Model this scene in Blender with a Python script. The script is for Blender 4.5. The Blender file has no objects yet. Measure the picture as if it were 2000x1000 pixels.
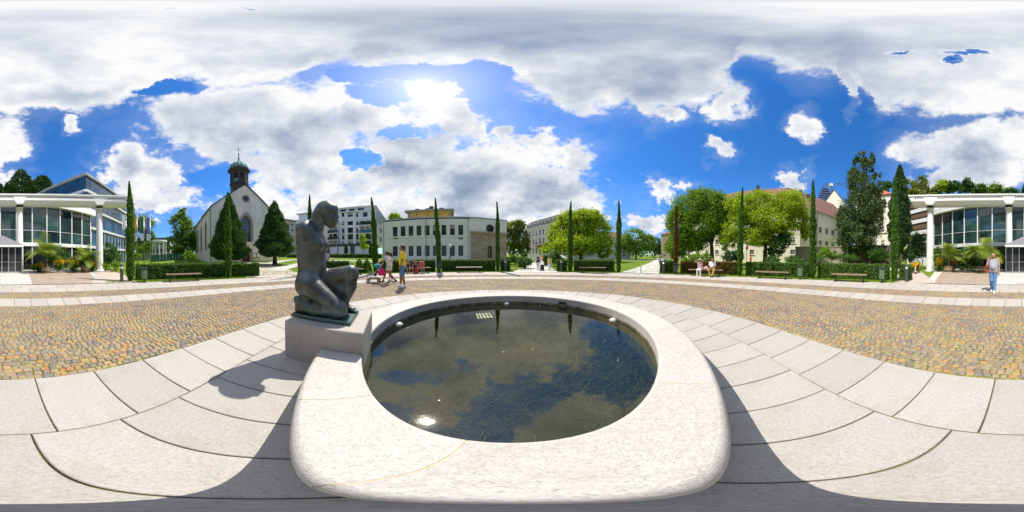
import bpy, math, random
import numpy as np
from mathutils import Vector, Matrix
random.seed(7); RNG = np.random.default_rng(7)
R = math.radians
scn = bpy.context.scene
COL = scn.collection

# ---------------------------------------------------------------- camera
CAMZ, TILT = 1.5, R(0.5)
cam = bpy.data.cameras.new('camera'); cam.type = 'PANO'
try: cam.panorama_type = 'EQUIRECTANGULAR'
except Exception: pass
try: cam.cycles.panorama_type = 'EQUIRECTANGULAR'
except Exception: pass
cam.clip_start = 0.02; cam.clip_end = 3000
camo = bpy.data.objects.new('camera', cam); COL.objects.link(camo)
camo.location = (.03, 0.01, CAMZ); camo.rotation_euler = (math.pi/2 - TILT, 0, 0)
scn.camera = camo

def ray(px, py):
    az = (px-1000)*math.pi/1000; el = (500-py)*math.pi/1000
    c, s = math.cos(TILT), math.sin(TILT)
    a, b, u = math.cos(el)*math.sin(az), math.cos(el)*math.cos(az), math.sin(el)
    return Vector((a, b*c+u*s, -b*s+u*c))
def gp(px, py, z=0.0):
    r = ray(px, py); t = (z-CAMZ)/r.z
    return Vector((r.x*t, r.y*t, z))
def at(px, d):
    az = (px-1000)*math.pi/1000
    return Vector((d*math.sin(az), d*math.cos(az), 0))
def zat(px, py, d):
    r = ray(px, py)
    return CAMZ + d*r.z/math.hypot(r.x, r.y)
CY = 2.61                                   # pool / plaza centre (0, CY)
def circ(px, Rr):
    r = at(px, 1.0); b = r.y*CY
    t = b + math.sqrt(b*b - CY*CY + Rr*Rr)
    return Vector((r.x*t, r.y*t, 0))
def theta(p): return math.atan2(p[0], p[1]-CY)
def pol(th, r, z=0.0): return Vector((r*math.sin(th), CY+r*math.cos(th), z))

# ---------------------------------------------------------------- sun, sky, exposure
SUN = ray(828, 172).normalized()
sl = bpy.data.lights.new('sun', 'SUN'); sl.energy = 4.8; sl.angle = R(0.55); sl.color = (1.0, 0.95, 0.86)
so = bpy.data.objects.new('sun', sl); COL.objects.link(so)
so.rotation_euler = SUN.to_track_quat('Z', 'Y').to_euler(); so.location = (0, 0, 40)
vs = scn.view_settings
vs.view_transform = 'Standard'; vs.look = 'None'; vs.exposure = 0.28; vs.gamma = 1.0; vs.use_curve_mapping = False
try:
    scn.cycles.max_bounces = 6; scn.cycles.diffuse_bounces = 3; scn.cycles.glossy_bounces = 3
    scn.cycles.transparent_max_bounces = 12; scn.cycles.transmission_bounces = 4
    scn.cycles.caustics_reflective = False; scn.cycles.caustics_refractive = False
    scn.cycles.sample_clamp_indirect = 6.0; scn.cycles.use_denoising = True
except Exception: pass

class NT:
    """tiny node-tree writer"""
    def __init__(s, nt): s.nt = nt; s.n = nt.nodes; s.l = nt.links; s.n.clear()
    def add(s, t, **k):
        o = s.n.new(t)
        for a, v in k.items(): setattr(o, a, v)
        return o
    def link(s, a, b): s.l.new(a, b)
    def put(s, v, inp):
        if isinstance(v, bpy.types.NodeSocket): s.l.new(v, inp)
        elif v is not None: inp.default_value = v
    def m(s, op, a, b=None, c=None, clamp=False):
        o = s.add('ShaderNodeMath', operation=op, use_clamp=clamp)
        s.put(a, o.inputs[0]); s.put(b, o.inputs[1]); s.put(c, o.inputs[2])
        return o.outputs[0]
    def v(s, op, a, b=None, c=None):
        o = s.add('ShaderNodeVectorMath', operation=op)
        s.put(a, o.inputs[0]); s.put(b, o.inputs[1]); s.put(c, o.inputs[2])
        return o.outputs['Value' if op in ('LENGTH', 'DOT_PRODUCT') else 'Vector']
    def noise(s, vec, scale, detail=4, rough=.5, dist=0.0, dims='3D'):
        o = s.add('ShaderNodeTexNoise', noise_dimensions=dims)
        s.put(vec, o.inputs['Vector'])
        o.inputs['Scale'].default_value = scale; o.inputs['Detail'].default_value = detail
        o.inputs['Roughness'].default_value = rough; o.inputs['Distortion'].default_value = dist
        return o
    def mix(s, f, a, b, blend='MIX'):
        o = s.add('ShaderNodeMix', data_type='RGBA', blend_type=blend)
        s.put(f, o.inputs[0])
        for v_, i in ((a, 6), (b, 7)):
            if isinstance(v_, (tuple, list)) and len(v_) == 3: v_ = (*v_, 1)
            s.put(v_, o.inputs[i])
        return o.outputs[2]
    def rng(s, v, a, b, c=0.0, d=1.0, smooth=True):
        o = s.add('ShaderNodeMapRange', interpolation_type='SMOOTHSTEP' if smooth else 'LINEAR')
        s.put(v, o.inputs[0])
        for i, q in enumerate((a, b, c, d)): s.put(q, o.inputs[i+1])
        return o.outputs[0]
    def ramp(s, f, pts, interp='LINEAR'):
        o = s.add('ShaderNodeValToRGB'); e = o.color_ramp; e.interpolation = interp
        while len(e.elements) < len(pts): e.elements.new(0.5)
        for k, (p, c) in enumerate(pts):
            e.elements[k].position = p; e.elements[k].color = (*c, 1) if len(c) == 3 else c
        s.put(f, o.inputs[0])
        return o.outputs[0]

def build_world():
    w = bpy.data.worlds.new('World'); scn.world = w; w.use_nodes = True
    t = NT(w.node_tree)
    out = t.add('ShaderNodeOutputWorld'); bg = t.add('ShaderNodeBackground')
    bg.inputs['Strength'].default_value = 0.12
    t.link(bg.outputs[0], out.inputs[0])
    D = t.add('ShaderNodeTexCoord').outputs['Generated']
    sep = t.add('ShaderNodeSeparateXYZ'); t.link(D, sep.inputs[0])
    sky = t.add('ShaderNodeTexSky', sky_type='NISHITA')
    sky.sun_disc = False; sky.sun_elevation = math.asin(SUN.z); sky.sun_rotation = math.atan2(SUN.x, SUN.y)
    sky.air_density = 1.0; sky.dust_density = 0.25; sky.ozone_density = 3.0; sky.altitude = 200
    hs = t.add('ShaderNodeHueSaturation'); hs.inputs['Saturation'].default_value = 1.34
    hs.inputs['Value'].default_value = 1.55; hs.inputs['Hue'].default_value = 0.506
    t.link(sky.outputs[0], hs.inputs['Color'])
    # the lowest air band is kept from washing out: extinction towards the horizon
    blue = t.mix(1.0, hs.outputs[0], t.ramp(sep.outputs[2], [(0.0, (.36, .46, .66)), (.12, (.46, .60, .78)), (.35, (.78, .88, .96)), (.7, (1, 1, 1))]), 'MULTIPLY')
    # direction as map coordinates (hundreds of panorama units: azimuth / elevation)
    k = 10/math.pi
    az = t.m('ARCTAN2', sep.outputs[0], sep.outputs[1])
    el = t.m('ARCSINE', sep.outputs[2])
    X = t.m('MULTIPLY_ADD', az, k, 10.0); Y = t.m('MULTIPLY_ADD', el, -k, 5.0)
    cb = t.add('ShaderNodeCombineXYZ'); t.link(X, cb.inputs[0]); t.link(Y, cb.inputs[1])
    # perspective-like coordinates for the cloud texture
    zz = t.m('ADD', t.m('MAXIMUM', sep.outputs[2], 0.0), 0.42)
    cz = t.add('ShaderNodeCombineXYZ'); t.link(zz, cz.inputs[0]); t.link(zz, cz.inputs[1]); t.link(zz, cz.inputs[2])
    Q = t.v('DIVIDE', D, cz.outputs[0])
    wn = t.noise(Q, 3.4, 8, .66)
    warp = t.v('MULTIPLY', t.v('SUBTRACT', wn.outputs['Color'], (.5, .5, .5)), (1.7, 1.2, 0))
    P = t.v('ADD', cb.outputs[0], warp)
    sp = t.add('ShaderNodeSeparateXYZ'); t.link(P, sp.inputs[0])
    # lower edge of the high deck as a curve over azimuth
    edge = [(0,222),(50,232),(90,228),(150,224),(215,214),(255,196),(300,184),(330,168),(365,160),(420,190),(480,190),
            (560,170),(640,135),(670,132),(705,146),(735,150),(770,138),(850,134),(905,140),(962,144),(1000,188),(1050,204),
            (1090,216),(1140,236),(1190,212),(1222,214),(1255,246),(1300,236),(1345,222),(1385,195),(1432,160),(1442,130),
            (1462,112),(1500,118),(1530,138),(1570,145),(1635,138),(1668,168),(1645,182),(1665,212),(1700,216),(1780,222),
            (1850,228),(1950,228),(2000,222)]
    fc = t.add('ShaderNodeFloatCurve'); cv = fc.mapping.curves[0]
    for i, (x, y) in enumerate(edge):
        if i == 0: cv.points[0].location = (0, y/400)
        elif i == len(edge)-1: cv.points[-1].location = (1, y/400)
        else: cv.points.new(x/2000, y/400)
    fc.mapping.update()
    t.link(t.m('MULTIPLY', sp.outputs[0], 1/20.0), fc.inputs['Value'])
    deck = t.m('MULTIPLY', t.m('SUBTRACT', t.m('MULTIPLY', fc.outputs[0], 4.0), sp.outputs[1]), 1.6)
    def lobes(L):
        acc = None
        for cx, cy, rx, ry in L:
            ln = t.v('LENGTH', t.v('MULTIPLY_ADD', P, (100/rx, 100/ry, 0), (-cx/rx, -cy/ry, 0)))
            acc = t.m('MINIMUM', acc, ln) if acc else ln
        return t.m('SUBTRACT', 1.0, acc)
    low = lobes([(470,205,130,62),(410,232,150,62),(560,250,250,115),(700,225,120,70),(610,330,270,90),(800,330,240,90),
        (940,350,190,90),(1065,372,110,80),(1118,326,50,50),(858,195,54,46),(892,235,66,42),(820,268,100,40),
        (252,303,50,34),(300,345,98,54),(222,335,62,26),(320,392,80,34),(660,420,230,70),(880,415,280,70),(1090,405,104,44),(470,400,80,34),(470,262,150,60),
        (1302,234,56,22),(1412,198,48,44),(1398,292,28,22),(1568,246,28,36),(1285,375,34,22),(1334,366,26,14),
        (1556,352,26,28),(1272,440,38,26),(138,246,28,19),(14,296,36,26),(2014,296,36,26),(1872,284,120,52),(1955,268,84,48),(1925,338,130,48),
        (-45,268,84,48),(-10,352,64,30),(1000,268,24,17),(1050,276,40,20),(1830,350,66,30),(935,258,34,18)])
    hole = lobes([(700,314,44,20),(795,262,52,12),(738,192,62,20),(700,150,55,16),(1750,96,48,10),(1880,103,85,12),(400,26,75,5),
                  (540,26,30,3),(330,176,66,15),(425,345,62,26),(1860,116,25,12),(938,182,40,50),(860,152,130,17)])
    big0 = t.noise(Q, 2.1, 9, .62, .6)
    fb = t.noise(Q, 3.0, 12, .60); fe = t.noise(Q, 11.0, 9, .66)
    sunoff = t.v('ADD', Q, tuple(0.16*c for c in (SUN.x, SUN.y, SUN.z)))
    fb2 = t.noise(sunoff, 3.0, 5, .55)
    field = t.m('MAXIMUM', deck, low)
    field = t.m('SUBTRACT', field, t.m('MULTIPLY', t.m('MAXIMUM', t.m('ADD', hole, 0.25), 0.0), 2.2))
    fn = t.m('ADD', field, t.m('MULTIPLY', t.m('SUBTRACT', fb.outputs['Fac'], 0.5), 1.7))
    fn = t.m('ADD', fn, t.m('MULTIPLY', t.m('SUBTRACT', fe.outputs['Fac'], 0.5), 1.25))
    cover = t.rng(fn, -0.10, 0.40)
    veil = t.m('MULTIPLY', t.rng(t.m('ADD', field, t.m('MULTIPLY', t.m('SUBTRACT', big0.outputs['Fac'], .5), 2.2)), -0.75, 0.35), 0.14)
    cover = t.m('MAXIMUM', cover, veil)
    # shading: thick parts greyer, billows lit from the sun side, a few heavy undersides
    thick = t.rng(fn, 0.05, 0.9)
    relief = t.m('MULTIPLY', t.m('SUBTRACT', fb.outputs['Fac'], fb2.outputs['Fac']), 1.6)
    relief = t.m('ADD', relief, t.m('MULTIPLY', t.m('SUBTRACT', fe.outputs['Fac'], 0.5), 0.32))
    big = t.noise(Q, 1.6, 5, .6)
    dark = lobes([(1210,165,270,95),(640,236,90,34),(890,380,110,62),(560,292,150,45),(1040,390,110,40),(1050,50,560,70),
                  (270,320,60,26),(480,300,90,45),(1900,300,110,36),(150,190,170,34),(1480,80,380,46),(620,105,340,30),(760,330,70,30)])
    dk = t.m('MULTIPLY', t.rng(dark, -0.25, 0.9), 0.78)
    b = t.m('SUBTRACT', 1.07, t.m('MULTIPLY', thick, 0.26))
    b = t.m('ADD', b, relief)
    b = t.m('SUBTRACT', b, t.m('MULTIPLY', dk, t.m('ADD', 0.20, t.m('MULTIPLY', thick, 0.32))))
    b = t.m('SUBTRACT', b, t.m('MULTIPLY', t.rng(big.outputs['Fac'], .42, .72), 0.16))
    b = t.m('MINIMUM', t.m('MAXIMUM', b, 0.10), 1.0)
    ccol = t.ramp(b, [(0.0, (1.7, 2.2, 3.2)), (0.3, (2.4, 2.9, 3.9)), (0.55, (3.6, 4.0, 4.8)), (0.78, (5.0, 5.3, 5.8)), (0.90, (5.8, 5.95, 6.2)), (1.0, (6.7, 6.7, 6.7))])
    col = t.mix(cover, blue, ccol)
    # forward-scattered glare of the sun in the air and in the thin cloud round it
    dt = t.v('DOT_PRODUCT', D, tuple(SUN))
    ang = t.m('ARCCOSINE', t.m('MINIMUM', dt, 0.999999))
    g1 = t.m('MULTIPLY', t.m('POWER', 2.71828, t.m('MULTIPLY', ang, -1/R(0.65))), 120.0)
    g2 = t.m('MULTIPLY', t.m('POWER', 2.71828, t.m('MULTIPLY', ang, -1/R(3.5))), 1.6)
    g = t.m('ADD', g1, g2)
    gc = t.mix(1.0, (1.0, .97, .92), g, 'MULTIPLY')
    fin = t.mix(1.0, col, gc, 'ADD')
    t.link(fin, bg.inputs['Color'])
    try: w.cycles.sampling_method = 'MANUAL'; w.cycles.sample_map_resolution = 1024
    except Exception: pass
build_world()

# ---------------------------------------------------------------- mesh helpers
def mesh_from(name, V, F, mats, smooth=False):
    me = bpy.data.meshes.new(name)
    if isinstance(V, np.ndarray):
        nV = len(V); me.vertices.add(nV); me.vertices.foreach_set('co', V.astype(np.float32).ravel())
        F = np.asarray(F); nf, k = F.shape
        me.loops.add(nf*k); me.loops.foreach_set('vertex_index', F.astype(np.int32).ravel())
        me.polygons.add(nf); me.polygons.foreach_set('loop_start', np.arange(0, nf*k, k, dtype=np.int32))
        me.update(calc_edges=True)
    else:
        me.from_pydata([tuple(v) for v in V], [], F); me.update()
    for m in (mats if isinstance(mats, (list, tuple)) else [mats]): me.materials.append(m)
    if smooth: me.polygons.foreach_set('use_smooth', [True]*len(me.polygons))
    return me
def ob(name, me, parent=None, world=True):
    o = bpy.data.objects.new(name, me); COL.objects.link(o)
    if parent is not None:
        o.parent = parent
        if world: o.matrix_parent_inverse = PW(parent).inverted()
    return o
def PW(o):
    m = o.matrix_basis.copy()
    if o.parent: m = PW(o.parent) @ o.matrix_parent_inverse @ m
    return m
def empty(name, loc=(0, 0, 0), rz=0.0):
    o = bpy.data.objects.new(name, None); COL.objects.link(o); o.location = loc; o.rotation_euler = (0, 0, rz)
    o.empty_display_size = .2
    return o
def tag(o, label=None, cat=None, group=None, kind=None):
    if label: o['label'] = label
    if cat: o['category'] = cat
    if group: o['group'] = group
    if kind: o['kind'] = kind
    return o
def thing(name, label, cat, loc=(0, 0, 0), rz=0.0, group=None):
    return tag(empty(name, loc, rz), label, cat, group)
KIDS = {}
def copy_tree(o, parent=None):
    c = o.copy(); COL.objects.link(c)
    if parent is not None: c.parent = parent
    for ch in [k for k in bpy.data.objects if k.parent == o]: copy_tree(ch, c)
    return c

class MB:
    def __init__(s): s.V = []; s.F = []
    def add(s, V, F):
        n = len(s.V); s.V += [Vector(v) for v in V]; s.F += [tuple(i+n for i in f) for f in F]; return s
    def box(s, c, size, rz=0.0, rot=None):
        x, y, z = (q/2 for q in size)
        M = rot if rot is not None else Matrix.Rotation(rz, 3, 'Z')
        V = [Vector(c) + M @ Vector((a*x, b*y, d*z)) for a in (-1, 1) for b in (-1, 1) for d in (-1, 1)]
        return s.add(V, [(0,1,3,2),(4,6,7,5),(0,4,5,1),(2,3,7,6),(0,2,6,4),(1,5,7,3)])
    def bar(s, a, b, w, h=None, up=(0, 0, 1)):
        a, b = Vector(a), Vector(b); h = h or w; d = (b-a); L = d.length; d.normalize()
        u = Vector(up)
        if abs(d.dot(u)) > .98: u = Vector((1, 0, 0))
        x = d.cross(u).normalized(); z = x.cross(d)
        return s.box((a+b)/2, (w, L, h), rot=Matrix((x, d, z)).transposed())
    def prism(s, poly, z0, z1):
        n = len(poly)
        V = [(p[0], p[1], z0) for p in poly] + [(p[0], p[1], z1) for p in poly]
        F = [(i, (i+1) % n, n+(i+1) % n, n+i) for i in range(n)] + [tuple(range(n))[::-1], tuple(range(n, 2*n))]
        return s.add(V, F)
    def tube(s, pts, rad, n=8, cap=True):
        pts = [Vector(p) for p in pts]; rad = rad if isinstance(rad, (list, tuple)) else [rad]*len(pts)
        V = []; F = []; ref = None
        for i, p in enumerate(pts):
            d = (pts[min(i+1, len(pts)-1)] - pts[max(i-1, 0)]).normalized()
            if ref is None:
                ref = Vector((1, 0, 0)) if abs(d.x) < .9 else Vector((0, 1, 0))
            x = (ref - d*ref.dot(d)).normalized(); ref = x; y = d.cross(x)
            V += [p + (x*math.cos(a)+y*math.sin(a))*rad[i] for a in [2*math.pi*k/n for k in range(n)]]
        for i in range(len(pts)-1):
            for k in range(n):
                F.append((i*n+k, i*n+(k+1) % n, (i+1)*n+(k+1) % n, (i+1)*n+k))
        if cap: F += [tuple(range(n))[::-1], tuple(range((len(pts)-1)*n, len(pts)*n))]
        return s.add(V, F)
    def lathe(s, c, prof, n=20, ang0=0.0):
        c = Vector(c); V = []; F = []
        for r, z in prof: V += [c + Vector((r*math.cos(a), r*math.sin(a), z)) for a in [ang0+2*math.pi*k/n for k in range(n)]]
        for i in range(len(prof)-1):
            for k in range(n): F.append((i*n+k, i*n+(k+1) % n, (i+1)*n+(k+1) % n, (i+1)*n+k))
        F += [tuple(range(n))[::-1], tuple(range((len(prof)-1)*n, len(prof)*n))]
        return s.add(V, F)
    def sphere(s, c, r, n=10, m=7):
        r = r if isinstance(r, (tuple, list)) else (r, r, r); c = Vector(c)
        V = [c+Vector((0, 0, -r[2]))]; F = []
        for j in range(1, m):
            t = -math.pi/2+math.pi*j/m
            V += [c+Vector((r[0]*math.cos(t)*math.cos(a), r[1]*math.cos(t)*math.sin(a), r[2]*math.sin(t))) for a in [2*math.pi*k/n for k in range(n)]]
        V.append(c+Vector((0, 0, r[2])))
        for k in range(n): F.append((0, 1+(k+1) % n, 1+k))
        for j in range(m-2):
            for k in range(n): a = 1+j*n; F.append((a+k, a+(k+1) % n, a+n+(k+1) % n, a+n+k))
        a = 1+(m-2)*n
        for k in range(n): F.append((a+k, a+(k+1) % n, len(V)-1))
        return s.add(V, F)
    def mesh(s, name, mat, smooth=False): return mesh_from(name, s.V, s.F, mat, smooth)
    def build(s, name, mat, parent=None, smooth=False, world=True): return ob(name, s.mesh(name, mat, smooth), parent, world)
# ---------------------------------------------------------------- materials
def new_mat(name):
    m = bpy.data.materials.new(name); m.use_nodes = True
    t = NT(m.node_tree)
    out = t.add('ShaderNodeOutputMaterial'); b = t.add('ShaderNodeBsdfPrincipled'); t.link(b.outputs[0], out.inputs[0])
    return m, t, b, out
def clampc(c): return tuple(max(0.0, min(1.0, x)) for x in c)
def mat(name, col, rough=.8, var=.12, scale=4.0, bump=0.0, bscale=40.0, col2=None, metal=0.0, spec=.4, detail=5, coord='Object', fine=0.0):
    m, t, b, out = new_mat(name)
    co = t.add('ShaderNodeTexCoord').outputs[coord]
    n = t.noise(co, scale, detail, .6)
    a = clampc([c*(1-var) for c in col]); c2 = col2 or clampc([c*(1+var) for c in col])
    c = t.mix(t.rng(n.outputs['Fac'], .3, .7), a, c2)
    if fine:
        f = t.noise(co, bscale*1.7, 3, .6)
        c = t.mix(1.0, c, t.ramp(f.outputs['Fac'], [(.3, (1-fine,)*3), (.7, (1+fine,)*3)]), 'MULTIPLY')
    t.put(c, b.inputs['Base Color']); b.inputs['Roughness'].default_value = rough
    b.inputs['Metallic'].default_value = metal; b.inputs['Specular IOR Level'].default_value = spec
    if bump:
        bn = t.noise(co, bscale, 4, .6); bp = t.add('ShaderNodeBump'); bp.inputs['Strength'].default_value = bump
        bp.inputs['Distance'].default_value = .01; t.link(bn.outputs['Fac'], bp.inputs['Height']); t.link(bp.outputs[0], b.inputs['Normal'])
    return m
def granite(name, base, speck=.5, stain=.25, warm=(.50,.44,.36), fleck=.6):
    m, t, b, out = new_mat(name)
    co = t.add('ShaderNodeTexCoord').outputs['Object']; oi = t.add('ShaderNodeObjectInfo')
    n1 = t.noise(co, 110, 4, .75); n2 = t.noise(co, 125, 3, .7); n3 = t.noise(co, 2.3, 6, .7); n4 = t.noise(co, 9, 6, .75); n5 = t.noise(co, 42, 5, .8)
    c = t.ramp(n1.outputs['Fac'], [(.30, tuple(x*(1-speck) for x in base)), (.44, tuple(x*.92 for x in base)), (.58, base), (.72, clampc([x*1.12 for x in base]))])
    dk = t.rng(n2.outputs['Fac'], .56, .68); c = t.mix(t.m('MULTIPLY', dk, fleck), c, (.10, .09, .085))
    c = t.mix(t.m('MULTIPLY', t.rng(n3.outputs['Fac'], .48, .72), stain), c, warm)
    c = t.mix(t.m('MULTIPLY', t.rng(n4.outputs['Fac'], .52, .75), stain*.8), c, tuple(x*.62 for x in base))
    c = t.mix(1.0, c, t.ramp(n5.outputs['Fac'], [(.32, (.80, .79, .78)), (.5, (1, 1, 1)), (.68, (1.13, 1.13, 1.12))]), 'MULTIPLY')
    rv = t.m('MULTIPLY_ADD', oi.outputs['Random'], .11, .945)
    c = t.mix(1.0, c, rv, 'MULTIPLY')
    t.put(c, b.inputs['Base Color']); b.inputs['Roughness'].default_value = .72; b.inputs['Specular IOR Level'].default_value = .35
    bp = t.add('ShaderNodeBump'); bp.inputs['Strength'].default_value = .25; bp.inputs['Distance'].default_value = .004
    t.link(n1.outputs['Fac'], bp.inputs['Height']); t.link(bp.outputs[0], b.inputs['Normal'])
    return m
M = {}
M['rim'] = granite('rim_granite', (.53, .497, .455), .36, .32, (.43, .365, .28), .62)
M['slab'] = granite('slab_granite', (.455, .42, .38), .42, .45, (.345, .295, .235), .6)
M['slab2'] = granite('walkway_granite', (.48, .435, .385), .3, .36)
M['pedestal'] = granite('pedestal_granite', (.45, .41, .37), .5, .5, (.30, .235, .18), .7)

PAL = [(.00,(.24,.165,.14)),(.16,(.27,.205,.17)),(.32,(.18,.155,.15)),(.46,(.30,.235,.18)),(.60,(.39,.20,.09)),(.66,(.22,.19,.175)),(.78,(.33,.24,.15)),(.88,(.41,.25,.13)),(.94,(.17,.165,.165)),(1.0,(.33,.28,.23))]
def cobble_mat(name, island):
    m, t, b, out = new_mat(name)
    rnd = t.add('ShaderNodeNewGeometry').outputs['Random Per Island'] if island else t.add('ShaderNodeObjectInfo').outputs['Random']
    c = t.ramp(rnd, PAL, 'CONSTANT')
    co = t.add('ShaderNodeNewGeometry').outputs['Position']
    n = t.noise(co, 60, 4, .65); n2 = t.noise(co, 1.1, 4, .6)
    c = t.mix(1.0, c, t.ramp(n.outputs['Fac'], [(.25, (.72,)*3), (.75, (1.28,)*3)]), 'MULTIPLY')
    c = t.mix(t.m('MULTIPLY', t.rng(n2.outputs['Fac'], .34, .68), .42), c, (.40, .31, .13))
    t.put(c, b.inputs['Base Color']); b.inputs['Roughness'].default_value = .75
    bp = t.add('ShaderNodeBump'); bp.inputs['Strength'].default_value = .35; bp.inputs['Distance'].default_value = .006
    t.link(n.outputs['Fac'], bp.inputs['Height']); t.link(bp.outputs[0], b.inputs['Normal'])
    return m
M['cobble'] = cobble_mat('cobble_porphyry_joined', True)
M['cobble1'] = cobble_mat('cobble_porphyry', False)
M['bed'] = mat('joint_moss_and_sand', (.12, .12, .03), .95, .5, 9, .5, 60, col2=(.38, .34, .06))
M['joint'] = mat('joint_dark_moss', (.055, .05, .035), .95, .3, 7, .4, 80, col2=(.17, .16, .03))
def leaf_mat(name, c1, c2, trans=.35, rough=.55):
    m, t, b, out = new_mat(name)
    g = t.add('ShaderNodeNewGeometry')
    n = t.noise(g.outputs['Position'], .55, 3, .6)
    f = t.m('ADD', t.m('MULTIPLY', g.outputs['Random Per Island'], .65), t.m('MULTIPLY', t.rng(n.outputs['Fac'], .3, .7), .35))
    c = t.mix(f, c1, c2)
    t.put(c, b.inputs['Base Color']); b.inputs['Roughness'].default_value = rough; b.inputs['Specular IOR Level'].default_value = .25
    tr = t.add('ShaderNodeBsdfTranslucent'); t.put(t.mix(1.0, c, (1.35, 1.25, .55), 'MULTIPLY'), tr.inputs['Color'])
    mx = t.add('ShaderNodeMixShader'); mx.inputs[0].default_value = trans
    t.link(b.outputs[0], mx.inputs[1]); t.link(tr.outputs[0], mx.inputs[2]); t.link(mx.outputs[0], out.inputs[0])
    return m
M['leaf_cyp'] = leaf_mat('cypress_foliage', (0.043, 0.123, 0.017), (0.123, 0.261, 0.032), .35)
M['leaf_dead'] = leaf_mat('dead_cypress_foliage', (.10, .045, .018), (.22, .10, .035), .25)
M['leaf_yew'] = leaf_mat('yew_foliage', (.034, .095, .028), (.088, .185, .046), .22)
M['leaf_hedge'] = leaf_mat('hedge_foliage', (.060, .140, .026), (.150, .270, .050), .28)
M['leaf_hedge2'] = leaf_mat('hedge_rusty_foliage', (0.070, 0.105, 0.022), (0.336, 0.168, 0.042), .28)
M['leaf_dark'] = leaf_mat('dark_tree_foliage', (0.035, 0.099, 0.022), (0.096, 0.216, 0.035), .30)
M['leaf_mid'] = leaf_mat('mid_tree_foliage', (.095, .205, .022), (.245, .385, .040), .40)
M['leaf_lime'] = leaf_mat('lime_tree_foliage', (.200, .325, .022), (.450, .570, .048), .45)
M['leaf_olive'] = leaf_mat('olive_tree_foliage', (.110, .160, .025), (.270, .320, .060), .40)
M['leaf_oak'] = leaf_mat('oak_foliage', (.040, .085, .030), (.125, .190, .055), .25)
M['leaf_pine'] = leaf_mat('conifer_foliage', (0.019, 0.058, 0.019), (0.072, 0.136, 0.035), .15)
M['leaf_palm'] = leaf_mat('palm_foliage', (0.103, 0.207, 0.025), (0.345, 0.414, 0.069), .35)
M['leaf_shrub'] = leaf_mat('shrub_foliage', (0.038, 0.112, 0.022), (0.112, 0.240, 0.045), .30)
M['leaf_bright'] = leaf_mat('bright_shrub_foliage', (0.096, 0.228, 0.018), (0.252, 0.396, 0.036), .40)
M['petal_y'] = leaf_mat('yellow_petals', (.80, .50, .01), (.88, .66, .03), .3)
M['petal_o'] = leaf_mat('orange_petals', (.80, .22, .01), (.88, .40, .02), .3)
M['weed'] = leaf_mat('water_weed', (.030, .048, .008), (.200, .185, .026), .2)
M['moss'] = leaf_mat('moss_tufts', (.17, .20, .02), (.42, .40, .05), .35)
M['bark'] = mat('bark', (.075, .055, .04), .95, .35, 9, .8, 30)
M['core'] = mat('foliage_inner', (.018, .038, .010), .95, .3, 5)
def grass_mat():
    m, t, b, out = new_mat('lawn_grass')
    co = t.add('ShaderNodeTexCoord').outputs['Object']
    n = t.noise(co, .35, 5, .6); n2 = t.noise(co, 22, 4, .7)
    c = t.mix(t.rng(n.outputs['Fac'], .3, .7), (.095, .165, .018), (.155, .225, .022))
    c = t.mix(t.m('MULTIPLY', t.rng(n2.outputs['Fac'], .35, .75), .6), c, (.21, .27, .04))
    c = t.mix(t.m('MULTIPLY', t.rng(n.outputs['Fac'], .60, .78), .5), c, (.26, .24, .08))
    t.put(c, b.inputs['Base Color']); b.inputs['Roughness'].default_value = .9; b.inputs['Specular IOR Level'].default_value = .1
    bp = t.add('ShaderNodeBump'); bp.inputs['Strength'].default_value = .8; bp.inputs['Distance'].default_value = .05
    t.link(n2.outputs['Fac'], bp.inputs['Height']); t.link(bp.outputs[0], b.inputs['Normal'])
    return m
M['grass'] = grass_mat()
M['blade'] = leaf_mat('grass_blades', (.085, .19, .012), (.22, .34, .03), .4)
M['path'] = mat('path_pinkish_gravel', (.47, .40, .33), .92, .14, 1.5, .3, 60, fine=.18)
M['path_light'] = mat('path_pale_slabs', (.55, .52, .48), .9, .12, 1.0, .2, 40, fine=.12)
def brickpave(name, c1, c2, mortar, scale, w=.5, h=.25, wall=None):
    m, t, b, out = new_mat(name)
    co = t.add('ShaderNodeTexCoord').outputs['Object']
    br = t.add('ShaderNodeTexBrick'); br.inputs['Scale'].default_value = scale
    br.inputs['Color1'].default_value = (*c1, 1); br.inputs['Color2'].default_value = (*c2, 1); br.inputs['Mortar'].default_value = (*mortar, 1)
    br.inputs['Mortar Size'].default_value = .02; br.inputs['Brick Width'].default_value = w; br.inputs['Row Height'].default_value = h
    if wall:
        sp = t.add('ShaderNodeSeparateXYZ'); t.link(co, sp.inputs[0]); cb = t.add('ShaderNodeCombineXYZ')
        t.link(t.v('DOT_PRODUCT', co, (wall[0], wall[1], 0)), cb.inputs[0]); t.link(sp.outputs[2], cb.inputs[1]); t.link(cb.outputs[0], br.inputs['Vector'])
    else: t.link(co, br.inputs['Vector'])
    n = t.noise(co, 1.3, 5, .6)
    c = t.mix(1.0, br.outputs['Color'], t.ramp(n.outputs['Fac'], [(.3, (.82,)*3), (.7, (1.15,)*3)]), 'MULTIPLY')
    t.put(c, b.inputs['Base Color']); b.inputs['Roughness'].default_value = .85
    return m
M['setts'] = brickpave('forecourt_setts', (.34, .25, .19), (.46, .36, .28), (.22, .18, .13), 4.5)
M['foreslab'] = brickpave('forecourt_slabs', (.52, .49, .46), (.59, .56, .52), (.33, .30, .27), 1.0, .8, .6)
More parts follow.
